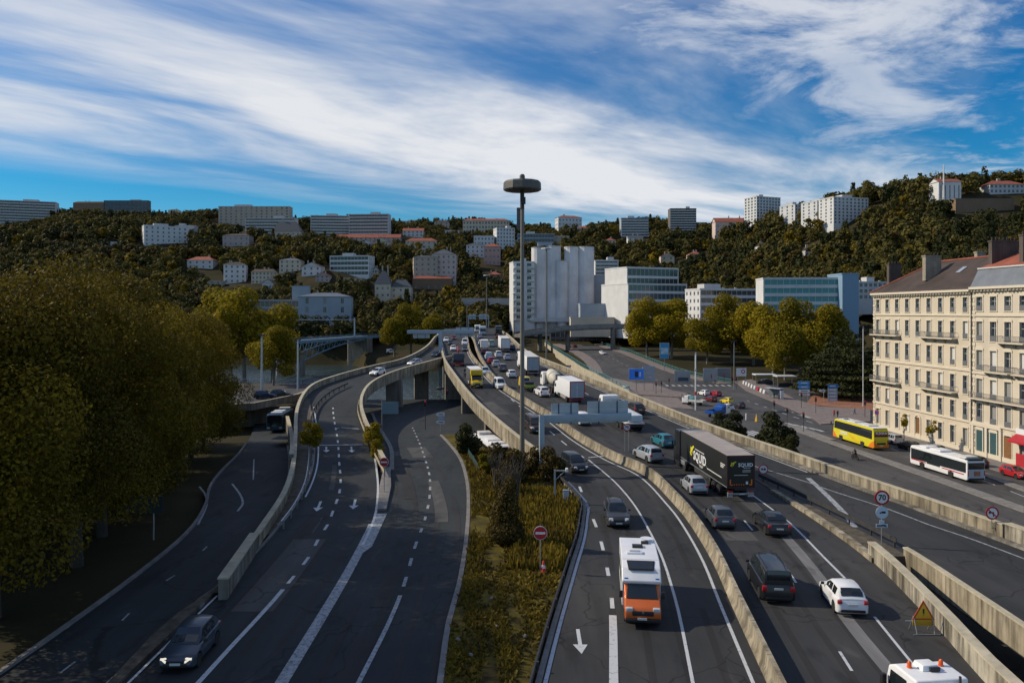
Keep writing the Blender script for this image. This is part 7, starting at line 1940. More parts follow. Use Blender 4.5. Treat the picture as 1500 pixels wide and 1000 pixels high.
# special additions
r_ = block('stone_tower', 'slender dark stone bell tower behind the broad disc mast', 'tower', 757, 768, 306, 345, None, 6, wall='dark', style='win', floors=5, cols=1, side_cols=0, roof='flat', pent=False)
MB().box((0, 3, 0), (7, 7, 1.2)).obj('cornice', WALLS['dark'], r_, (0, 0, (345 - 306) / FPX * KEEP[-1][1] + .6))
t_ = terrain_hit(293, 393); o = thing('turret', 'pointed grey turret roof on the white house of the left slope', 'turret', (t_.x, t_.y - 1, t_.z)) if False else None
# castle with steep slate roofs
cs = block('small_castle', 'little castle with steep slate turrets beside the round russet tree', 'castle', 549, 572, 416, 446, None, 9, wall='stone', style='win', floors=3, cols=3, side_cols=0, roof='hip', roofm=ROOF_S, roofh=9)
c2 = block('castle_wing', 'lower wing of the little castle with a round bay', 'castle', 572, 602, 420, 446, None, 9, wall='stone', style='win', floors=3, cols=3, side_cols=0, roof='hip', roofm=ROOF_S, roofh=5)
block('annexe', 'low brick annexe with a red roof under the pink gabled block', HO, 604, 662, 408, 424, None, 9, wall='brown', style='win', floors=1, cols=6, side_cols=0, roof='hip', roofm=ROOF_R, roofh=2)
# lower town
grey = block('office_block', 'grey concrete office block with deep balconies behind the bridge', OF, 430, 512, 434, 500, 418, 18, 8, wall='bluegrey', style='win', floors=5, cols=3, winw=1.7, winh=3.2, side_cols=0, pent=False, roof='hip', roofm=ZINC, roofh=2.2, keep=30)
block('office_wing', 'long grey wing with shadowed galleries left of the grey office block', OF, 350, 465, 440, 500, 428, 16, 4, wall='grey', style='balc', floors=5, side_cols=0, slabm=WALLS['grey'], keep=30, pent=False)
block('roof_plant', 'grey plant room rising over the long grey office wing', OF, 424, 452, 420, 442, 434, 8, 10, wall='bluegrey', style='none', side_cols=0, pent=False, keep=5)
block('car_wall', 'low pale retaining wall carrying a road left of the silos', 'wall', 676, 752, 438, 444, 452, 4, wall='grey', style='none', side_cols=0, pent=False, keep=3, below=1)
tw_ = block('balcony_tower', 'white apartment tower with rounded balconies beside the silos', 'tower block', 746, 783, 384, 470, 424, 16, 8, wall='white', style='win', floors=9, cols=2, winw=2.4, winh=2.2, side_cols=0, keep=40)
hh = (470 - 384) / FPX * 424
for f in range(9):
 for sx_ in (-1, 1):
  P = [(sx_ * 3.9 + 2.1 * math.cos(t), -.05 - 1.5 * max(0, math.sin(t))) for t in [math.pi * i / 8 for i in range(9)]]
  z = f * hh / 9 + .35; MB().prism(P, z, z + 1.05).obj('balcony', WALLS['white'], tw_)
si = thing('grain_silos', 'group of five tall white faceted silos', 'silos', ((823 - 750) / FPX * 432, 432, 0))
SIL = m_concrete('silo_white', (.68, .66, .66), .07, .10)
dS = 432 / FPX
for pa, pb, yt, off in ((779, 800.5, 364, 0), (799.5, 821, 362, 0), (814, 830.5, 384, -3.2), (827, 848, 363, 0), (847, 869.5, 363, 0)):
 cx_ = ((pa + pb) / 2 - 823) * dS; rr = (pb - pa) / 2 * dS / math.cos(math.pi / 8); ht = 17 + (HY - yt) * dS
 rr *= 1.0; pts = [(cx_ + rr * (1 if k % 4 else .96) * math.cos(k * math.pi / 8 + .1), off + rr * (1 if k % 4 else .96) * math.sin(k * math.pi / 8 + .1)) for k in range(16)]
 c_ = MB().prism(pts, 0, ht).obj('silo_cell', SIL, si)
 MB().prism([(cx_ + (p[0] - cx_) * 1.03, off + (p[1] - off) * 1.03) for p in pts], ht, ht + .5).obj('rim', WALLS['offwhite'], c_)
MB().box(((798 - 823) * dS, 0, 17 + (HY - 358) * dS), (8, 6, 1.6)).obj('roof_house', WALLS['bluegrey'], si)
MB().box((0, -5.5, 12.4), (36, 4, 2.4)).obj('base_ledge', WALLS['offwhite'], si)
KEEP.append(((823 - 750) * dS, 430, 21, 60, 12))
block('store_hall', 'blue grey windowless block between the silos and the white office building', OF, 864, 892, 404, 446, 436, 14, wall='bluegrey', style='none', side_cols=0, pent=False, keep=40)
block('apartment_block', 'white balcony block peeping out above the silos on the right', AP, 872, 906, 382, 404, 470, 12, wall='white', style='balc', floors=4, side_cols=0, keep=30)
block('low_hall', 'low grey hall with a flat roof in front of the blue grey block', OF, 850, 892, 446, 474, 405, 12, wall='bluegrey', style='none', side_cols=0, pent=False, keep=30)
block('low_wall_building', 'long cream low building above the flyover left of the white office', OF, 836, 900, 466, 476, 392, 8, wall='cream', style='none', side_cols=0, pent=False, keep=30)
wo = block('office_building', 'white office building with glazed front and blank bright left flank', OF, 889, 1016, 416, 478, 385, 26, 24, wall='white', style='band', floors=5, side_cols=0, keep=50, glass=mat('office_glass', (.05, .085, .10), .08, spec=.8), pent=False)
block('office_storeys', 'set back white upper storeys of the office building', OF, 893, 1002, 392, 420, 395, 22, 24, wall='white', style='band', floors=2, side_cols=0, keep=5, pent=False)
block('modern_block', 'white modern block with balconies between the two offices', AP, 1014, 1126, 424, 480, 330, 14, 14, wall='white', style='band', floors=5, side_cols=4, keep=40)
TEALG = mat('teal_glass', (.04, .23, .26), .10, spec=.6)
block('glass_office', 'glass office with white floor bands and teal panes', OF, 1122, 1240, 408, 482, 300, 14, -6, wall='white', style='band', floors=6, side_cols=0, keep=40, glass=TEALG, pent=False)
block('stair_tower', 'bright blue slab tower at the right end of the glass office', OF, 1234, 1258, 402, 482, 296, 14, wall=mat('wall_sky_blue', (.20, .31, .42), .6, var=.08), style='none', side_cols=0, pent=False, keep=30)
block('low_block', 'low white roofs seen between the blue slab and the stone building', AP, 1258, 1300, 414, 440, 330, 12, wall='offwhite', style='win', floors=3, cols=6, side_cols=0, keep=20)
block('dark_hall', 'dark glazed hall under the flyover', OF, 806, 962, 480, 512, 415, 10, wall='dark', style='band', floors=2, side_cols=0, pent=False, keep=40)
sp = None
# spire on the chapel
cp = [o for o in COL.objects if o.name == 'chapel'][0]
MB().cyl((-4, -.6, 0), (-4, -.6, 22), .8, .25, 8).obj('spire', WALLS['white'], cp)

# ------------------------------------------------------------------ the stone buildings on the street
FA = math.atan2(-.9965, .083)
def facade_house(label, y_far, y_near, rows, cols, h, wall, balconies, roofkind, ground, winw=1.15, arch=False):
 L = (y_far - y_near) / .9965; x0 = FX(y_far)
 root = thing('stone_building', label, 'building', (x0, y_far, ZS + .16), FA, 'stone fronted buildings on the street')
 dep = 15
 W = WALLS[wall]
 sp_ = L / cols
 holes = []; meta = []
 for ri, (z0, z1) in enumerate(rows):
  for c in range(cols):
   xc = sp_ * (c + .5) ; ww = winw
   holes.append((xc - ww / 2, xc + ww / 2, z0, z1)); meta.append((ri, c))
 mb = MB()
 T = lambda x, e, z: (x, e, z)
 wall_holes(mb, L, 0, h, holes, T, .3)
 mb.quad((0, 0, 0), (0, dep, 0), (0, dep, h), (0, 0, h)); mb.quad((L, 0, 0), (L, dep, 0), (L, dep, h), (L, 0, h)); mb.quad((0, dep, 0), (L, dep, 0), (L, dep, h), (0, dep, h)); mb.quad((0, 0, h), (L, 0, h), (L, dep, h), (0, dep, h))
 mb.obj('wall', W, root)
 TR = mat('stone_trim', (.62, .55, .43), .85, var=.06)
 rnd = random.Random(label)
 frames = MB()
 for (a, b, c, d), (ri, ci) in zip(holes, meta):
  kd = rnd.choice(['tall', 'tall', 'tall', 'shut', 'shut', 'white']) if ri > 0 else 'tall'
  if ri >= len(rows) - 1 and ground == 'door' and ci == 4: continue
  w_ = link('window', win_mesh(b - a, d - c, kd), root, (a, .26, c))
  sur = ('sur', round(b - a, 2), round(d - c, 2), arch)
  if sur not in _WM:
   ww, hh2 = b - a, d - c; m_ = MB().box((-.09, -.285, hh2 / 2), (.18, .09, hh2 + .1)).box((ww + .09, -.285, hh2 / 2), (.18, .09, hh2 + .1)).box((ww / 2, -.30, hh2 + .14), (ww + .5, .14, .22)).box((ww / 2, -.30, -.10), (ww + .44, .16, .14))
   if arch:
    P = [(ww / 2 + (ww / 2 + .25) * math.cos(t), hh2 + .2 + .42 * math.sin(t)) for t in [math.pi * i / 10 for i in range(11)]]
    m_.front(P, -.36, -.26)
   _WM[sur] = m_.mesh('surround', TR)
  link('surround', _WM[sur], w_)
  if ri < len(rows) - 1:
   rl = ('rl', round(b - a, 2))
   if rl not in _WM:
    ww = b - a; m_ = MB().box((ww / 2, -.33, .78), (ww + .1, .05, .05)).box((ww / 2, -.33, .06), (ww + .1, .05, .05)).box((ww / 2, -.325, .42), (ww, .012, .66))
    for k in range(9): m_.box((ww * k / 8, -.33, .42), (.03, .03, .72))
    _WM[rl] = m_.mesh('window_guard', IRON)
   link('window_guard', _WM[rl], w_)
 # string courses, cornice, quoins
 mb = MB();
 for z in (rows[-1][1] + 1.15, rows[1][1] + 1.0, rows[3][1] + .9): mb.box((L / 2, -.10, z), (L, .2, .28))
 mb.box((L / 2, -.05, .35), (L, .12, .7)); mb.obj('string_course', TR, root)
 mb = MB().box((L / 2, -.30, h - .12), (L + .2, .8, .38)).box((L / 2, -.18, h - .48), (L, .4, .3))
 mb.obj('cornice', TR, root)
 mb = MB()
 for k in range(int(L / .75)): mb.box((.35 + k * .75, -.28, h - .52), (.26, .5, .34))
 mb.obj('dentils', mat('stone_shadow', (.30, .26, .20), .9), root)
 for xx in (.3, L - .3):
  mb = MB()
  for k in range(int(h / .62)): mb.box((xx, -.04, .35 + k * .62), (.62 if k % 2 else .42, .14, .5))
  mb.obj('quoins', TR, root)
 for (ri, c0, c1) in balconies:
  a, b = sp_ * c0 + .35, sp_ * (c1 + 1) - .35; z = rows[ri][0] - .15
  bal = MB().box(((a + b) / 2, -.55, z), (b - a, 1.0, .18)).obj('balcony', TR, root)
  mb = MB().box(((a + b) / 2, -1.02, z + 1.0), (b - a, .06, .06)).box((a, -.55, z + 1.0), (.06, 1.0, .06)).box((b, -.55, z + 1.0), (.06, 1.0, .06))
  for k in range(int((b - a) / .22)): mb.box((a + k * .22, -1.02, z + .52), (.045, .03, .95))
  mb.obj('balustrade', IRON, bal)
  mb = MB()
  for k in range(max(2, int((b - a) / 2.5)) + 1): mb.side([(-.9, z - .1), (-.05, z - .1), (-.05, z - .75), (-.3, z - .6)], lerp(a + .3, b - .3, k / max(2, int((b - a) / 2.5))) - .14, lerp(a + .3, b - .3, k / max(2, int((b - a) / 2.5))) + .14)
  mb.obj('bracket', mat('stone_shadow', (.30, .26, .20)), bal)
 MB().cyl((L - .05, -.14, 0), (L - .05, -.14, h - .4), .07, n=8).obj('drainpipe', mat('pipe_dark', (.10, .085, .07), .6), root)
 return root, L, dep, h, sp_
ROWS1 = [(22.1, 24.4), (17.9, 20.6), (13.6, 16.4), (9.2, 12.0), (5.1, 7.8), (.9, 3.7)]
b1_, L1, dep1, H1, sp1 = facade_house('cream stone building with five window rows and a brown hipped roof', 148, 120.2, ROWS1, 9, 25.6, 'stone', [(1, 0, 2), (1, 5, 7), (3, 0, 2), (3, 5, 7)], 'hip', 'door')
rf = MB().add([(-.5, -.6, H1 + .05), (L1 + .0, -.6, H1 + .05), (L1 + .0, dep1 + .5, H1 + .05), (-.5, dep1 + .5, H1 + .05), (8.0, dep1 / 2, H1 + 5.6), (L1 + .0, dep1 / 2, H1 + 5.6)], [(0, 1, 5, 4), (1, 2, 5), (2, 3, 4, 5), (3, 0, 4)]).obj('roof', ROOF_B, b1_)
MB().tube([(-.5, -.6, H1 + .12), (8.0, dep1 / 2, H1 + 5.7), (L1, dep1 / 2, H1 + 5.7)], .16).obj('ridge_tiles', ROOF_R, rf)
mb = MB().slab([(18.5, 3.8, H1 + 3.12), (19.6, 3.8, H1 + 3.12), (19.6, 5.2, H1 + 4.1), (18.5, 5.2, H1 + 4.1)], (0, -.63, .77), .08); mb.obj('skylight', SIGN_BACK, rf, fix=True)
CHIM = m_concrete('chimney_render', (.36, .31, .24), .3); CHIM_D = m_concrete('chimney_dark', (.12, .10, .085), .3)
def chimney(root, x, y, z0, w, d, h, m, pots=4):
 c_ = MB().box((x, y, z0 + h / 2), (w, d, h)).box((x, y, z0 + h + .1), (w + .2, d + .2, .2)).obj('chimney', m, root)
 mb = MB()
 for k in range(pots): mb.cyl((x, y - d / 2 + d * (k + .5) / pots, z0 + h + .2), (x, y - d / 2 + d * (k + .5) / pots, z0 + h + .75), .13, n=8)
 mb.obj('chimney_pots', ROOF_B, c_)
chimney(rf, 1.8, 3.0, H1 + .5, .75, 2.4, 4.9, CHIM_D, 4); chimney(rf, 13.0, 3.2, H1 + 2.0, .9, 2.9, 4.2, CHIM, 5); chimney(rf, 16.0, 10, H1 + 3.5, .8, 1.6, 3.2, CHIM, 2); chimney(rf, 21.5, 9.5, H1 + 4, 1.6, 1.2, 3.2, CHIM, 3)
dr_ = MB().box((sp1 * 4.5, .2, 1.9), (1.5, .12, 3.6)).obj('door', mat('door_oak', (.20, .09, .03), .6, var=.2), b1_)
P = [(sp1 * 4.5 + 1.0 * math.cos(t), 3.4 + .9 * math.sin(t)) for t in [math.pi * i / 10 for i in range(11)]]
MB().front([(sp1 * 4.5 - .95, .0), (sp1 * 4.5 - .7, 0), (sp1 * 4.5 - .7, 3.4)] + [(sp1 * 4.5 + .7 * math.cos(math.pi - math.pi * i / 8), 3.4 + .6 * math.sin(math.pi * i / 8)) for i in range(9)] + [(sp1 * 4.5 + .7, 0), (sp1 * 4.5 + .95, 0), (sp1 * 4.5 + .95, 3.4)] + P[1:-1] + [(sp1 * 4.5 - .95, 3.4)], -.14, .02).obj('door_arch', mat('stone_trim', (.62, .55, .43)), dr_)
ROWS2 = [(22.3, 24.4), (17.7, 20.6), (13.2, 16.2), (8.9, 11.8), (5.2, 8.0), (.3, 3.9)]
b2_, L2, dep2, H2, sp2 = facade_house('pale stone building with arched windows, long balconies and a grey mansard roof', 120.0, 96, ROWS2, 8, 25.9, 'stone2', [(1, 2, 3), (2, 1, 2), (3, 0, 4), (2, 3, 5), (1, 5, 6)], 'mansard', 'shop', 1.35, True)
mz = MB().add([(0.02, -.5, H2 + .05), (L2, -.5, H2 + .05), (L2, .9, H2 + 2.9), (0.02, .9, H2 + 2.9), (0.02, dep2, H2 + .05), (L2, dep2, H2 + .05), (0.02, dep2 - 1, H2 + 2.9), (L2, dep2 - 1, H2 + 2.9)], [(0, 1, 2, 3), (4, 5, 7, 6), (0, 3, 6, 4), (1, 2, 7, 5)]).obj('roof', ZINC, b2_)
MB().add([(-.1, .8, H2 + 2.9), (L2, .8, H2 + 2.9), (L2, dep2 / 2, H2 + 5.8), (-.1, dep2 / 2, H2 + 5.8), (-.1, dep2 - .9, H2 + 2.9), (L2, dep2 - .9, H2 + 2.9)], [(0, 1, 2, 3), (4, 5, 2, 3), (0, 3, 4), (1, 2, 5)]).obj('upper_roof', ROOF_R, mz)
MB().box((L2 / 2, .82, H2 + 2.95), (L2, .25, .2)).obj('roof_edge', WHITE_D, mz)
chimney(mz, .6, 4.6, H2 + 2.5, .75, 4.4, 4.6, CHIM_D, 7); chimney(mz, 7.2, 4.2, H2 + 3, .8, 3.8, 4.4, CHIM_D, 6)
# shop fronts
for k, (m_, lab) in enumerate(((WIN, None), (WIN, None))):
 xc = sp2 * (k + .5); MB().box((xc, -.02, 2.2), (2.1, .1, 4.2)).obj('shop_window', mat('shop_glass', (.05, .10, .11), .1), b2_)
mb = MB()
for k in range(3): mb.box((sp2 * k + .12, -.12, 2.4), (.5, .26, 4.8))
mb.box((sp2 * 1.0, -.12, 4.75), (sp2 * 2 + .6, .3, .5)); mb.obj('shop_surround', mat('stone_trim', (.62, .55, .43)), b2_)
MB().box((sp2 * 2.5, -.03, 1.9), (1.5, .12, 3.7)).obj('door', mat('door_oak', (.20, .09, .03)), b2_)
RED = mat('shop_red', (.40, .02, .03), .5, var=.1)
MB().box((sp2 * 4.4, -.1, .9), (sp2 * 2.6, .2, 1.8)).box((sp2 * 4.4, -.1, 3.6), (sp2 * 2.6, .22, .9)).obj('shop_front', RED, b2_)
MB().add([(sp2 * 3.1, -.15, 4.6), (sp2 * 5.7, -.15, 4.6), (sp2 * 5.7, -1.5, 3.7), (sp2 * 3.1, -1.5, 3.7), (sp2 * 3.1, -1.5, 3.45), (sp2 * 5.7, -1.5, 3.45)], [(0, 1, 2, 3), (3, 2, 5, 4)]).obj('awning', RED, b2_)
MB().box((sp2 * 4.4, -.12, 5.0), (sp2 * 2.6, .2, .8)).obj('shop_sign', SIGN_W, b2_)
# no parking sign and lamp brackets by the facade
np_ = thing('no_parking_sign', 'small round red no parking sign in front of the stone ground floor', 'sign', (FX(139) - 4.4, 139, ZS + .16), R(-60)); pole_(np_, 4.2, .05); sign_disc(np_, .45, 3.9, SIGN_R, -.05, 'rim'); sign_disc(np_, .33, 3.9, mat('sign_navy', (.02, .05, .2), .5), -.062)
# ------------------------------------------------------------------ foliage
LEAF_PLANE = m_leaf('leaf_plane', [(.045, .036, .007), (.105, .078, .009), (.185, .132, .010), (.37, .255, .012)], .28)
LEAF_HILL = m_leaf('leaf_hill', [(.034, .036, .014), (.075, .066, .018), (.108, .092, .022), (.158, .125, .025)], .2)
LEAF_DARK = m_leaf('leaf_dark', [(.014, .020, .010), (.028, .034, .012), (.046, .048, .013), (.075, .066, .016)], .15)
LEAF_YEL = m_leaf('leaf_yellow', [(.085, .076, .008), (.18, .145, .010), (.28, .215, .012), (.37, .275, .014)], .35)
LEAF_BR = m_leaf('leaf_russet', [(.026, .023, .010), (.050, .040, .013), (.085, .060, .014), (.13, .088, .017)], .2)
BARK = mat('bark_pale', (.17, .155, .125), .9, var=.35, vscale=2.5); BARK_D = mat('bark_dark', (.05, .042, .033), .9, var=.3, vscale=3)
def leaves(rng, blobs, n, size, up=.25, shell=.62, rough=.55):
 """leaf clumps spread through blobs (cx, cy, cz, rx, ry, rz): returns verts, quads, tint"""
 B = np.array(blobs, float)
 wgt = (B[:, 3] * B[:, 4]) ** 1.0; wgt /= wgt.sum()
 k = rng.choice(len(B), n, p=wgt)
 d = rng.normal(size=(n, 3)); d /= np.linalg.norm(d, axis=1, keepdims=True)
 rad = np.where(rng.random(n) < shell, rng.uniform(.82, 1.06, n), rng.random(n) ** (1 / 2.2))
 c = B[k, :3] + d * B[k, 3:6] * rad[:, None]
 nr = d * .7 + rng.normal(size=(n, 3)) * rough; nr[:, 2] += up; nr /= np.linalg.norm(nr, axis=1, keepdims=True)
 a = np.cross(nr, rng.normal(size=(n, 3))); a /= np.linalg.norm(a, axis=1, keepdims=True); b = np.cross(nr, a)
 s = size * rng.uniform(.55, 1.35, n)[:, None]; t = s * rng.uniform(.55, .9, n)[:, None]
 fold = nr * s * rng.uniform(-.25, .25, n)[:, None]
 vs = np.stack([c - a * s, c - b * t + fold, c + a * s, c + b * t + fold], 1).reshape(-1, 3)
 q = np.arange(n * 4).reshape(n, 4)
 bt = rng.random(len(B))
 tint = np.clip(.5 * bt[k] + .5 * rng.random(n), 0, 1)
 return vs, q, tint
def crown_blobs(rng, r, h, z0, n=14, irr=.3):
 """an uneven crown between z0 and z0+h of radius r"""
 out = [(0, 0, z0 + h * .52, r * .62, r * .62, h * .36)]
 for i in range(n):
  t = rng.uniform(.12, .95); ang = rng.uniform(0, 2 * math.pi)
  prof = math.sin(math.pi * min(1, t * .85 + .12)) ** .6
  rr = r * prof * rng.uniform(.45, .82); br = r * rng.uniform(.26, .46)
  out.append((rr * math.cos(ang), rr * math.sin(ang), z0 + h * t, br, br, br * rng.uniform(.7, .95)))
 return out
def trunk_mesh(rng, blobs, z0, r, m, lean=.3):
 mb = MB(); top = V((rng.uniform(-lean, lean), rng.uniform(-lean, lean), z0))
 mid = V((top.x * .4, top.y * .4, z0 * .5))
 mb.cyl((0, 0, -1.5), mid, r * 1.15, r * .9, 9, cap=False); mb.cyl(mid, top, r * .9, r * .72, 9, cap=False)
 for b in blobs[1:9]:
  e = V(b[:3]); q = top.lerp(e, .5) + V((0, 0, -.3))
  mb.cyl(top, q, r * .42, r * .28, 6, cap=False); mb.cyl(q, e, r * .28, r * .1, 6, cap=False)
 return mb.mesh('trunk', m, smooth=60)
TREE = {}
def tree_proto(key, seed, r, h, z0, n, size, leaf, bark, tr=.35, nb=14, blobs=None):
 rng = np.random.default_rng(seed)
 bl = blobs or crown_blobs(rng, r, h, z0, nb)
 vs, q, t = leaves(rng, bl, n, size)
 TREE[key] = (np_mesh('crown', vs, q, leaf, t), trunk_mesh(rng, bl, max(1.2, z0 + h * .2), tr, bark))
def tree(key, label, x, y, z=None, s=1.0, rz=None, group=None, name='tree', cat_='tree', sz=None):
 cr_, tk = TREE[key]
 z = ground_z(x, y) if z is None else z
 root = thing(name, label, cat_, (x, y, z), random.uniform(0, 6.28) if rz is None else rz, group)
 root.scale = (s, s, sz or s)
 link('trunk', tk, root); link('crown', cr_, root); return root
for i in range(4): tree_proto('plane%d' % i, 20 + i, 7.5, 20.0, 1.7, 46000, .145, LEAF_PLANE, BARK_D, .42, 46)
tree_proto('near', 33, 7.5, 20.0, 1.7, 95000, .10, LEAF_PLANE, BARK_D, .42, 46)
for i in range(3): tree_proto('mid%d' % i, 40 + i, 8.0, 15, 2.6, 14000, .30, LEAF_YEL, BARK, .4, 24)
for i in range(2): tree_proto('bush%d' % i, 60 + i, 1.5, 3.0, .3, 2600, .12, LEAF_YEL, BARK_D, .07, 9)
for i in range(3): tree_proto('shrub%d' % i, 70 + i, 1.9, 3.6, .1, 3800, .13, LEAF_DARK, BARK_D, .08, 12)
tree_proto('russet', 81, 1.9, 3.4, .2, 3200, .13, LEAF_BR, BARK_D, .08, 10)
tree_proto('roadside', 90, 3.2, 6.0, .4, 5200, .21, LEAF_DARK, BARK_D, .16, 13)
# layered cedar and pointed conifer
def cedar_blobs(rng, r, h):
 out = []
 for k in range(9):
  t = k / 8; z = h * (.12 + .85 * t); rr = r * (1 - t) ** .7 + .4
  for j in range(max(1, int(7 * (1 - t)) + 1)):
   a = rng.uniform(0, 6.28); out.append((rr * .62 * math.cos(a), rr * .62 * math.sin(a), z, rr * .45 + .3, rr * .45 + .3, .55))
 return out
rg = np.random.default_rng(5)
tree_proto('cedar', 5, 8, 16, 0, 8000, .36, LEAF_DARK, BARK_D, .5, blobs=cedar_blobs(rg, 8.5, 17))
tree_proto('cypress', 6, 1.7, 6, 0, 6500, .11, LEAF_BR, BARK_D, .1, blobs=[(0, 0, 3.0, 1.0, 1.0, 2.6), (.5, .2, 2.0, 1.0, .9, 1.6), (-.6, -.1, 2.2, .9, .9, 1.5), (.1, -.4, 1.2, 1.5, 1.4, 1.0), (.2, .1, 4.8, .6, .6, 1.2), (-.4, .4, 3.9, .6, .6, 1.0)])
# left mass of plane trees
GP = 'plane trees massed left of the underpass road'
row1 = [(-27.6, 35), (-28.6, 43.5), (-28.9, 52.5), (-31.2, 60), (-33.5, 68), (-36.5, 77)]
for i, (x, y) in enumerate(row1): tree('near' if i < 3 else 'plane%d' % (i % 4), 'front row plane tree with a pale trunk beside the kerb of the underpass road', x - .8, y, None, (.96, .98, .96, .92, .86, .78)[i], i * 1.3, GP, 'plane_tree')
for i, (x, y, s) in enumerate([(-38.8, 87, .84), (-40.5, 97, .84), (-43, 107, .82)]): tree('plane%d' % ((i + 1) % 4), 'right hand plane tree of the mass, overhanging the way to the underpass', x, y, None, s, i * 2.1, GP, 'plane_tree')
for i, (x, y, s) in enumerate([(-42, 50, 1.05), (-45, 62, 1.0), (-48, 74, .96), (-50, 86, .86), (-53, 99, .86), (-56, 112, .82), (-56, 60, 1.06), (-62, 78, 1.05), (-68, 96, .98), (-74, 112, .95)]): tree('plane%d' % (i % 4), 'back row plane tree with a sunlit yellow green top on the left', x, y, ground_z(x, y), s, i * .9, GP, 'plane_tree')
# along the river
GQ = 'plane trees along the river'
tree('mid0', 'broad yellow green tree on the quay behind the left lamp post', -62, 178, 1.2, 1.12, 0, GQ, 'plane_tree'); tree('mid1', 'yellow green tree in front of the steel bridge between the two blue lamp posts', -51.0, 164, 1.2, .66, 1, GQ, 'plane_tree'); tree('mid2', 'yellow green tree left of the grey office block', -58, 186, 1.2, .95, 2, GQ, 'plane_tree'); tree('mid0', 'yellow tree at the left end of the grey office wing', -74, 190, 1.2, 1.15, 3, GQ, 'plane_tree')
for x, y, s, l in ((-53, 346, .95, 'left crown of the broad yellow trees on the far bank'), (-46, 349, 1.2, 'tallest of the broad yellow trees on the far bank beyond the ramp'), (-37, 347, .98, 'right crown of the broad yellow trees on the far bank')): tree('mid%d' % (int(s * 100) % 3), l, x, y, -2, s, s * 9, 'yellow trees on the far bank', 'plane_tree')
# right of the motorway
GR_ = 'plane trees on the square right of the motorway'
for px, d, s, key, l in ((948, 320, 1.15, 'mid0', 'left crown of the yellow tree in front of the white office building'), (984, 316, 1.12, 'mid1', 'right crown of the yellow tree in front of the white office building'), (1036, 296, .92, 'mid2', 'small dark tree left of the tall yellow plane trees'), (1072, 300, 1.25, 'mid0', 'tall yellow plane tree in front of the white modern block'), (1104, 292, 1.1, 'mid1', 'plane tree between the tall one and the broad one'), (1133, 268, 1.12, 'mid2', 'broad bright plane tree in front of the glass office'), (1172, 262, 1.22, 'mid0', 'broadest yellow plane tree in front of the glass office'), (1206, 258, 1.1, 'mid1', 'plane tree below the blue slab tower'), (1150, 250, .85, 'mid1', 'low plane tree hanging over the parked cars')):
 tree(key, l, (px - 750) / FPX * d, d, None, s * 1.14, d, GR_, 'plane_tree')
for px, d, s, l in ((1212, 205, .95, 'dark spreading cedar behind the direction signs'), (1250, 196, 1.0, 'dark spreading cedar nearest the stone corner'), (1236, 222, 1.15, 'tall dark cedar behind the two nearer cedars'), (1266, 214, 1.05, 'dark cedar behind the slim white lamp post')): tree('cedar', l, (px - 750) / FPX * d, d, -5.4, s, d, 'dark cedars by the stone corner', 'cedar_tree')
for px, d, s, l in ((1052, 133, .72, 'left dark bush behind the parapet below the blue lorry'), (1073, 131, .80, 'dark bush behind the parapet beside the white hatchback'), (1135, 117, 1.05, 'big dark bush behind the parapet left of the yellow coach'), (1154, 113, .62, 'low end of the big dark bush with stray fronds')): tree('roadside', l, (px - 750) / FPX * d, d, ZS, s, d, 'dark bushes behind the parapet', 'bush', 'bush')
for y, l in ((131, 'thin young street tree before the arched oak door'), (123.5, 'thin young street tree behind the white bus')):
 if 'sapling' not in TREE: tree_proto('sapling', 91, .9, 2.6, 2.2, 520, .14, LEAF_YEL, BARK_D, .06, 6)
 tree('sapling', l, FX(y) - 4.2, y, ZS + .16, 1.0, y, 'young street trees', 'street_tree')
# ramp bushes
tree('bush0', 'clipped yellow green bush on the left verge of the ramp', -23.7, 90, zh(90), 1.0, 0, 'bushes at the ramp', 'bush', 'bush'); tree('bush1', 'dark green bush at the inner guardrail opposite the clipped bush', -16.6, 90.5, zh(90) - .2, 1.0, 1, 'bushes at the ramp', 'bush', 'bush'); tree('bush0', 'smaller yellow bush outside the inner ramp parapet', -15.2, 87, -.4, .85, 2, 'bushes at the ramp', 'bush', 'bush')
# island shrubs
GI = 'shrubs on the grass island'
for key, x, y, s, l in (('cypress', -.35, 55.5, .84, 'dark brown pointed shrub in the middle of the grass island'), ('shrub0', -5.2, 93, .95, 'dark shrub at the top of the island behind the green fence'), ('russet', -1.2, 80, .9, 'brown green shrub left of the tall mast'), ('russet', .2, 76, .9, 'russet shrub at the foot of the tall mast'), ('bush1', -2.6, 79, .7, 'yellow shrub between the green fence and the mast'), ('russet', 4.0, 77.5, .85, 'orange tinted shrub right of the gantry column'), ('russet', -.6, 70, .7, 'low brown twiggy shrub below the mast'), ('russet', 2.0, 79.5, .8, 'brownish shrub beside the mast')):
 tree(key, l, x, y, isl_z(.5, y) - .1, s, x, GI, 'shrub', 'shrub')
def bare(label, x, y, h):
 rng = np.random.default_rng(int(x * 10 + y * 100)); mb = MB()
 for k in range(26):
  a = rng.uniform(0, 6.28); r_ = rng.uniform(.3, 1.0); m_ = V((r_ * .4 * math.cos(a), r_ * .4 * math.sin(a), h * .5)); e = V((r_ * math.cos(a + .3), r_ * math.sin(a + .3), h * rng.uniform(.7, 1.0)))
  mb.cyl((0, 0, -.1), m_, .03, .02, 5, cap=False); mb.cyl(m_, e, .02, .008, 4, cap=False)
  for j in range(3):
   f = m_.lerp(e, rng.uniform(.2, .9)); mb.cyl(f, f + V((rng.normal() * .25, rng.normal() * .25, rng.uniform(.2, .6))), .01, .004, 3, cap=False)
 return tag(mb.obj('bare_shrub', mat('twig_grey', (.10, .085, .07), .9), None, (x, y, isl_z(.5, y))), label, 'shrub', 'leafless shrubs on the grass island')
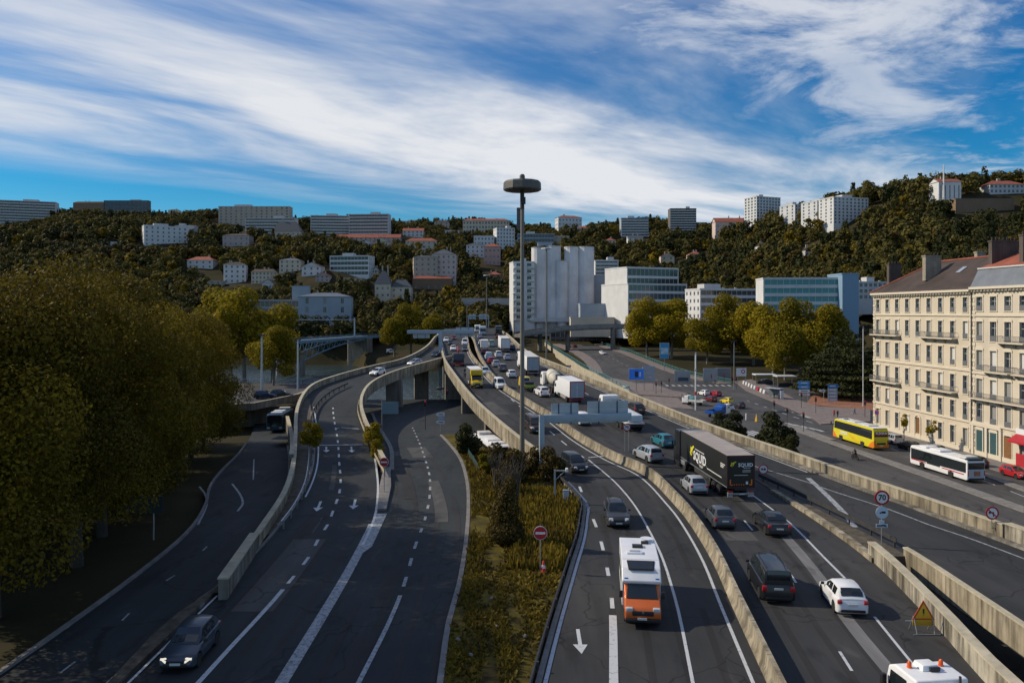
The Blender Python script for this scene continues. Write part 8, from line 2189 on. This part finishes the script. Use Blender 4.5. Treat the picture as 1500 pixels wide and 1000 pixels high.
bare('grey leafless shrub rising over the dark conifer', -.5, 62, 5.2); bare('grey leafless shrub left of the gantry column', .4, 66, 4.8); bare('grey leafless shrub nearest the green fence', -1.6, 73, 4.0)
# grass on the island: nobody could count it
rng = np.random.default_rng(11); n = 26000
yy = rng.uniform(24, 96, n); tt = rng.uniform(.02, .97, n)
dens = np.array([noise.noise(V((a * 5, b * .22, 3))) for a, b in zip(tt, yy)])
lush = (tt > .45) & (yy > 50) & (yy < 72)
keepm = (dens + rng.uniform(-.3, .3, n) + np.where(lush, .45, 0) > -.12) & (yy > 33.5 + rng.uniform(0, 3, n)); yy, tt, dens, lush = yy[keepm], tt[keepm], dens[keepm], lush[keepm]; n = len(yy)
base = np.array([(isl_x(t, y), y, isl_z(t, y) - .02) for t, y in zip(tt, yy)])
ang = rng.uniform(0, 6.28, n); hh_ = rng.uniform(.10, .34, n) * np.where(lush, 1.9, 1) * np.where(yy > 50, 1.25, .8); ww_ = rng.uniform(.05, .16, n)
side = np.stack([np.cos(ang), np.sin(ang), np.zeros(n)], 1) * ww_[:, None]; lean = rng.normal(size=(n, 3)) * .12; lean[:, 2] = 0
top = base + lean + np.stack([np.zeros(n), np.zeros(n), hh_], 1)
vs_ = np.stack([base - side, base + side, top + side * .35, top - side * .35], 1).reshape(-1, 3)
GRASS = m_leaf('grass_blades', [(.035, .027, .010), (.085, .064, .014), (.165, .120, .017), (.25, .185, .022)], .3)
gme = np_mesh('grass', vs_, np.arange(n * 4).reshape(n, 4), GRASS, np.clip(.42 + dens * .8 + rng.uniform(-.3, .3, n) + np.where(lush, .3, -.05), 0, 1))
go = link('grass', gme); tag(go, 'rough yellowing grass covering the island between slip road and motorway', 'grass', kind='stuff')
# litter and stones in the grass
for i, (px, py) in enumerate(((721, 883), (727, 926), (671, 945), (703, 828), (769, 940), (690, 968))):
 p = hit(px, py, zm); o = MB().box((0, 0, .05), (.26, .16, .1), 0, .5 + i, (.7, .6)).obj('litter', PAVE_G, None, (p.x, p.y, isl_z(.5, p.y) + .05), bevel=.02); tag(o, 'scrap of pale litter lying in the island grass', 'litter', 'litter on the grass island')

# ------------------------------------------------------------------ the wooded hillside
hill_leafs = [LEAF_HILL, LEAF_DARK, LEAF_HILL, LEAF_BR, LEAF_HILL, LEAF_PLANE]
HP = []
for i in range(10):
 rng = np.random.default_rng(200 + i); r_, h_ = rng.uniform(3.6, 5.4), rng.uniform(8, 12)
 if i == 9: bl = [(0, 0, h_ * .2 + k * 1.6, 2.6 * (1 - k / 7.5) + .3, 2.6 * (1 - k / 7.5) + .3, 1.2) for k in range(7)]
 else: bl = crown_blobs(rng, r_, h_, .6, 9)
 HP.append((bl, [LEAF_HILL, LEAF_HILL, LEAF_DARK, LEAF_HILL, LEAF_BR, LEAF_HILL, LEAF_DARK, LEAF_PLANE, LEAF_HILL, LEAF_DARK][i]))
KIND_LAB = ['olive', 'olive', 'dark green', 'brownish olive', 'russet', 'olive', 'dark green', 'yellowing', 'olive', 'dark pointed']
hill_mesh = []
for i, (bl, lf) in enumerate(HP):
 rng = np.random.default_rng(300 + i); vs, q, t = leaves(rng, bl, 1300, .42, .2, .75, .28)
 hill_mesh.append(np_mesh('crown', vs, q, lf, t))
rng = np.random.default_rng(99)
cands = []
step = 6.6; yv = 300.0
while yv < 900:
 xw = yv * .70
 for xv in np.arange(-xw, xw, step):
  x = xv + rng.uniform(-2.6, 2.6); y = yv + rng.uniform(-2.6, 2.6)
  px = bearing(x, y)
  y0 = interp([(a, b) for a, b, c, d in _HILL], px); y1 = interp([(a, c) for a, b, c, d in _HILL], px)
  if y < y0 - 2 or y > y1 + 26: continue
  if x > 0 and y < 372 and px < 1120: continue
  ok = True
  for (kx, ky, kw, kf, kd) in KEEP:
   if ky - kf < y < ky + kd + 4 and abs(x - kx * y / ky) < kw + 3.8: ok = False; break
  if ok: cands.append((x, y, ground_z(x, y)))
 yv += step
cands.sort(key=lambda c: c[1])
for px, d in ((646, 432), (655, 440), (664, 430), (674, 438), (684, 433), (694, 441), (704, 436), (713, 444), (722, 438), (731, 446), (740, 440), (669, 449), (699, 450), (727, 452)):
 cands.append(((px - 750) / FPX * d, d, ground_z((px - 750) / FPX * d, d) + 2))
# the 290 that show largest are things of their own, the rest one mass of wood
prios = sorted(range(len(cands)), key=lambda i: cands[i][1] * (1 + .25 * rng.random()))
solo = set(prios[:280])
acc = {}
marks = [((a + b) / 2, yb, lab) for nm, lab, ct, a, b, yt, yb, kw in BL]
for i, (x, y, z) in enumerate(cands):
 nzv = noise.noise(V((x * .012, y * .012, 9)))
 k = int(rng.integers(0, 10))
 if nzv > .18 and rng.random() < .5: k = int(rng.choice([7, 3, 0, 5]))
 if nzv < -.2 and rng.random() < .5: k = int(rng.choice([2, 6, 9]))
 s = rng.uniform(.62, 1.3) * (.74 if y > 690 else 1.0)
 rz_ = rng.uniform(0, 6.28)
 if i in solo:
  px = bearing(x, y);
  where = 'left' if px < 560 else 'middle' if px < 960 else 'right'
  o = link('hillside_tree', hill_mesh[k], None, (x, y, z - .3)); o.scale = (s, s, s); o.rotation_euler = (0, 0, rz_)
  tag(o, '%s tree low on the %s part of the wooded hillside' % (KIND_LAB[k], where), 'tree', 'single trees at the foot of the wooded hillside')
 else: acc.setdefault(HP[k][1].name, []).append((k, x, y, z, s, rz_))
lowleaf = {}
parts = []
woodroot = None
V_, Q_, T_, M_ = [], [], [], []
mats_ = list({HP[k][1].name: HP[k][1] for k in range(10)}.values()); mi_ = {m_.name: i for i, m_ in enumerate(mats_)}
off = 0
proto_l = []
for k in range(10):
 r2 = np.random.default_rng(400 + k); proto_l.append(leaves(r2, HP[k][0], 330, .80, .2, .75, .26))
for nm, L_ in acc.items():
 for (k, x, y, z, s, rz_) in L_:
  vs, q, t = proto_l[k]; c_, s_ = math.cos(rz_), math.sin(rz_)
  P = np.empty_like(vs); P[:, 0] = (vs[:, 0] * c_ - vs[:, 1] * s_) * s + x; P[:, 1] = (vs[:, 0] * s_ + vs[:, 1] * c_) * s + y; P[:, 2] = vs[:, 2] * s + z - .3
  V_.append(P); Q_.append(q + off); off += len(vs); T_.append(np.clip(t * .4 + rng.random() * .62, 0, 1)); M_.append(np.full(len(q), mi_[nm], dtype=np.int32))
wme = np_mesh('hillside_wood', np.concatenate(V_), np.concatenate(Q_), mats_, np.concatenate(T_)); wme.polygons.foreach_set('material_index', np.concatenate(M_))
wo_ = link('hillside_wood', wme); tag(wo_, 'autumn wood covering the whole hillside behind the town', 'wood', kind='stuff')
print('trees', len(cands), 'quads', off // 4)
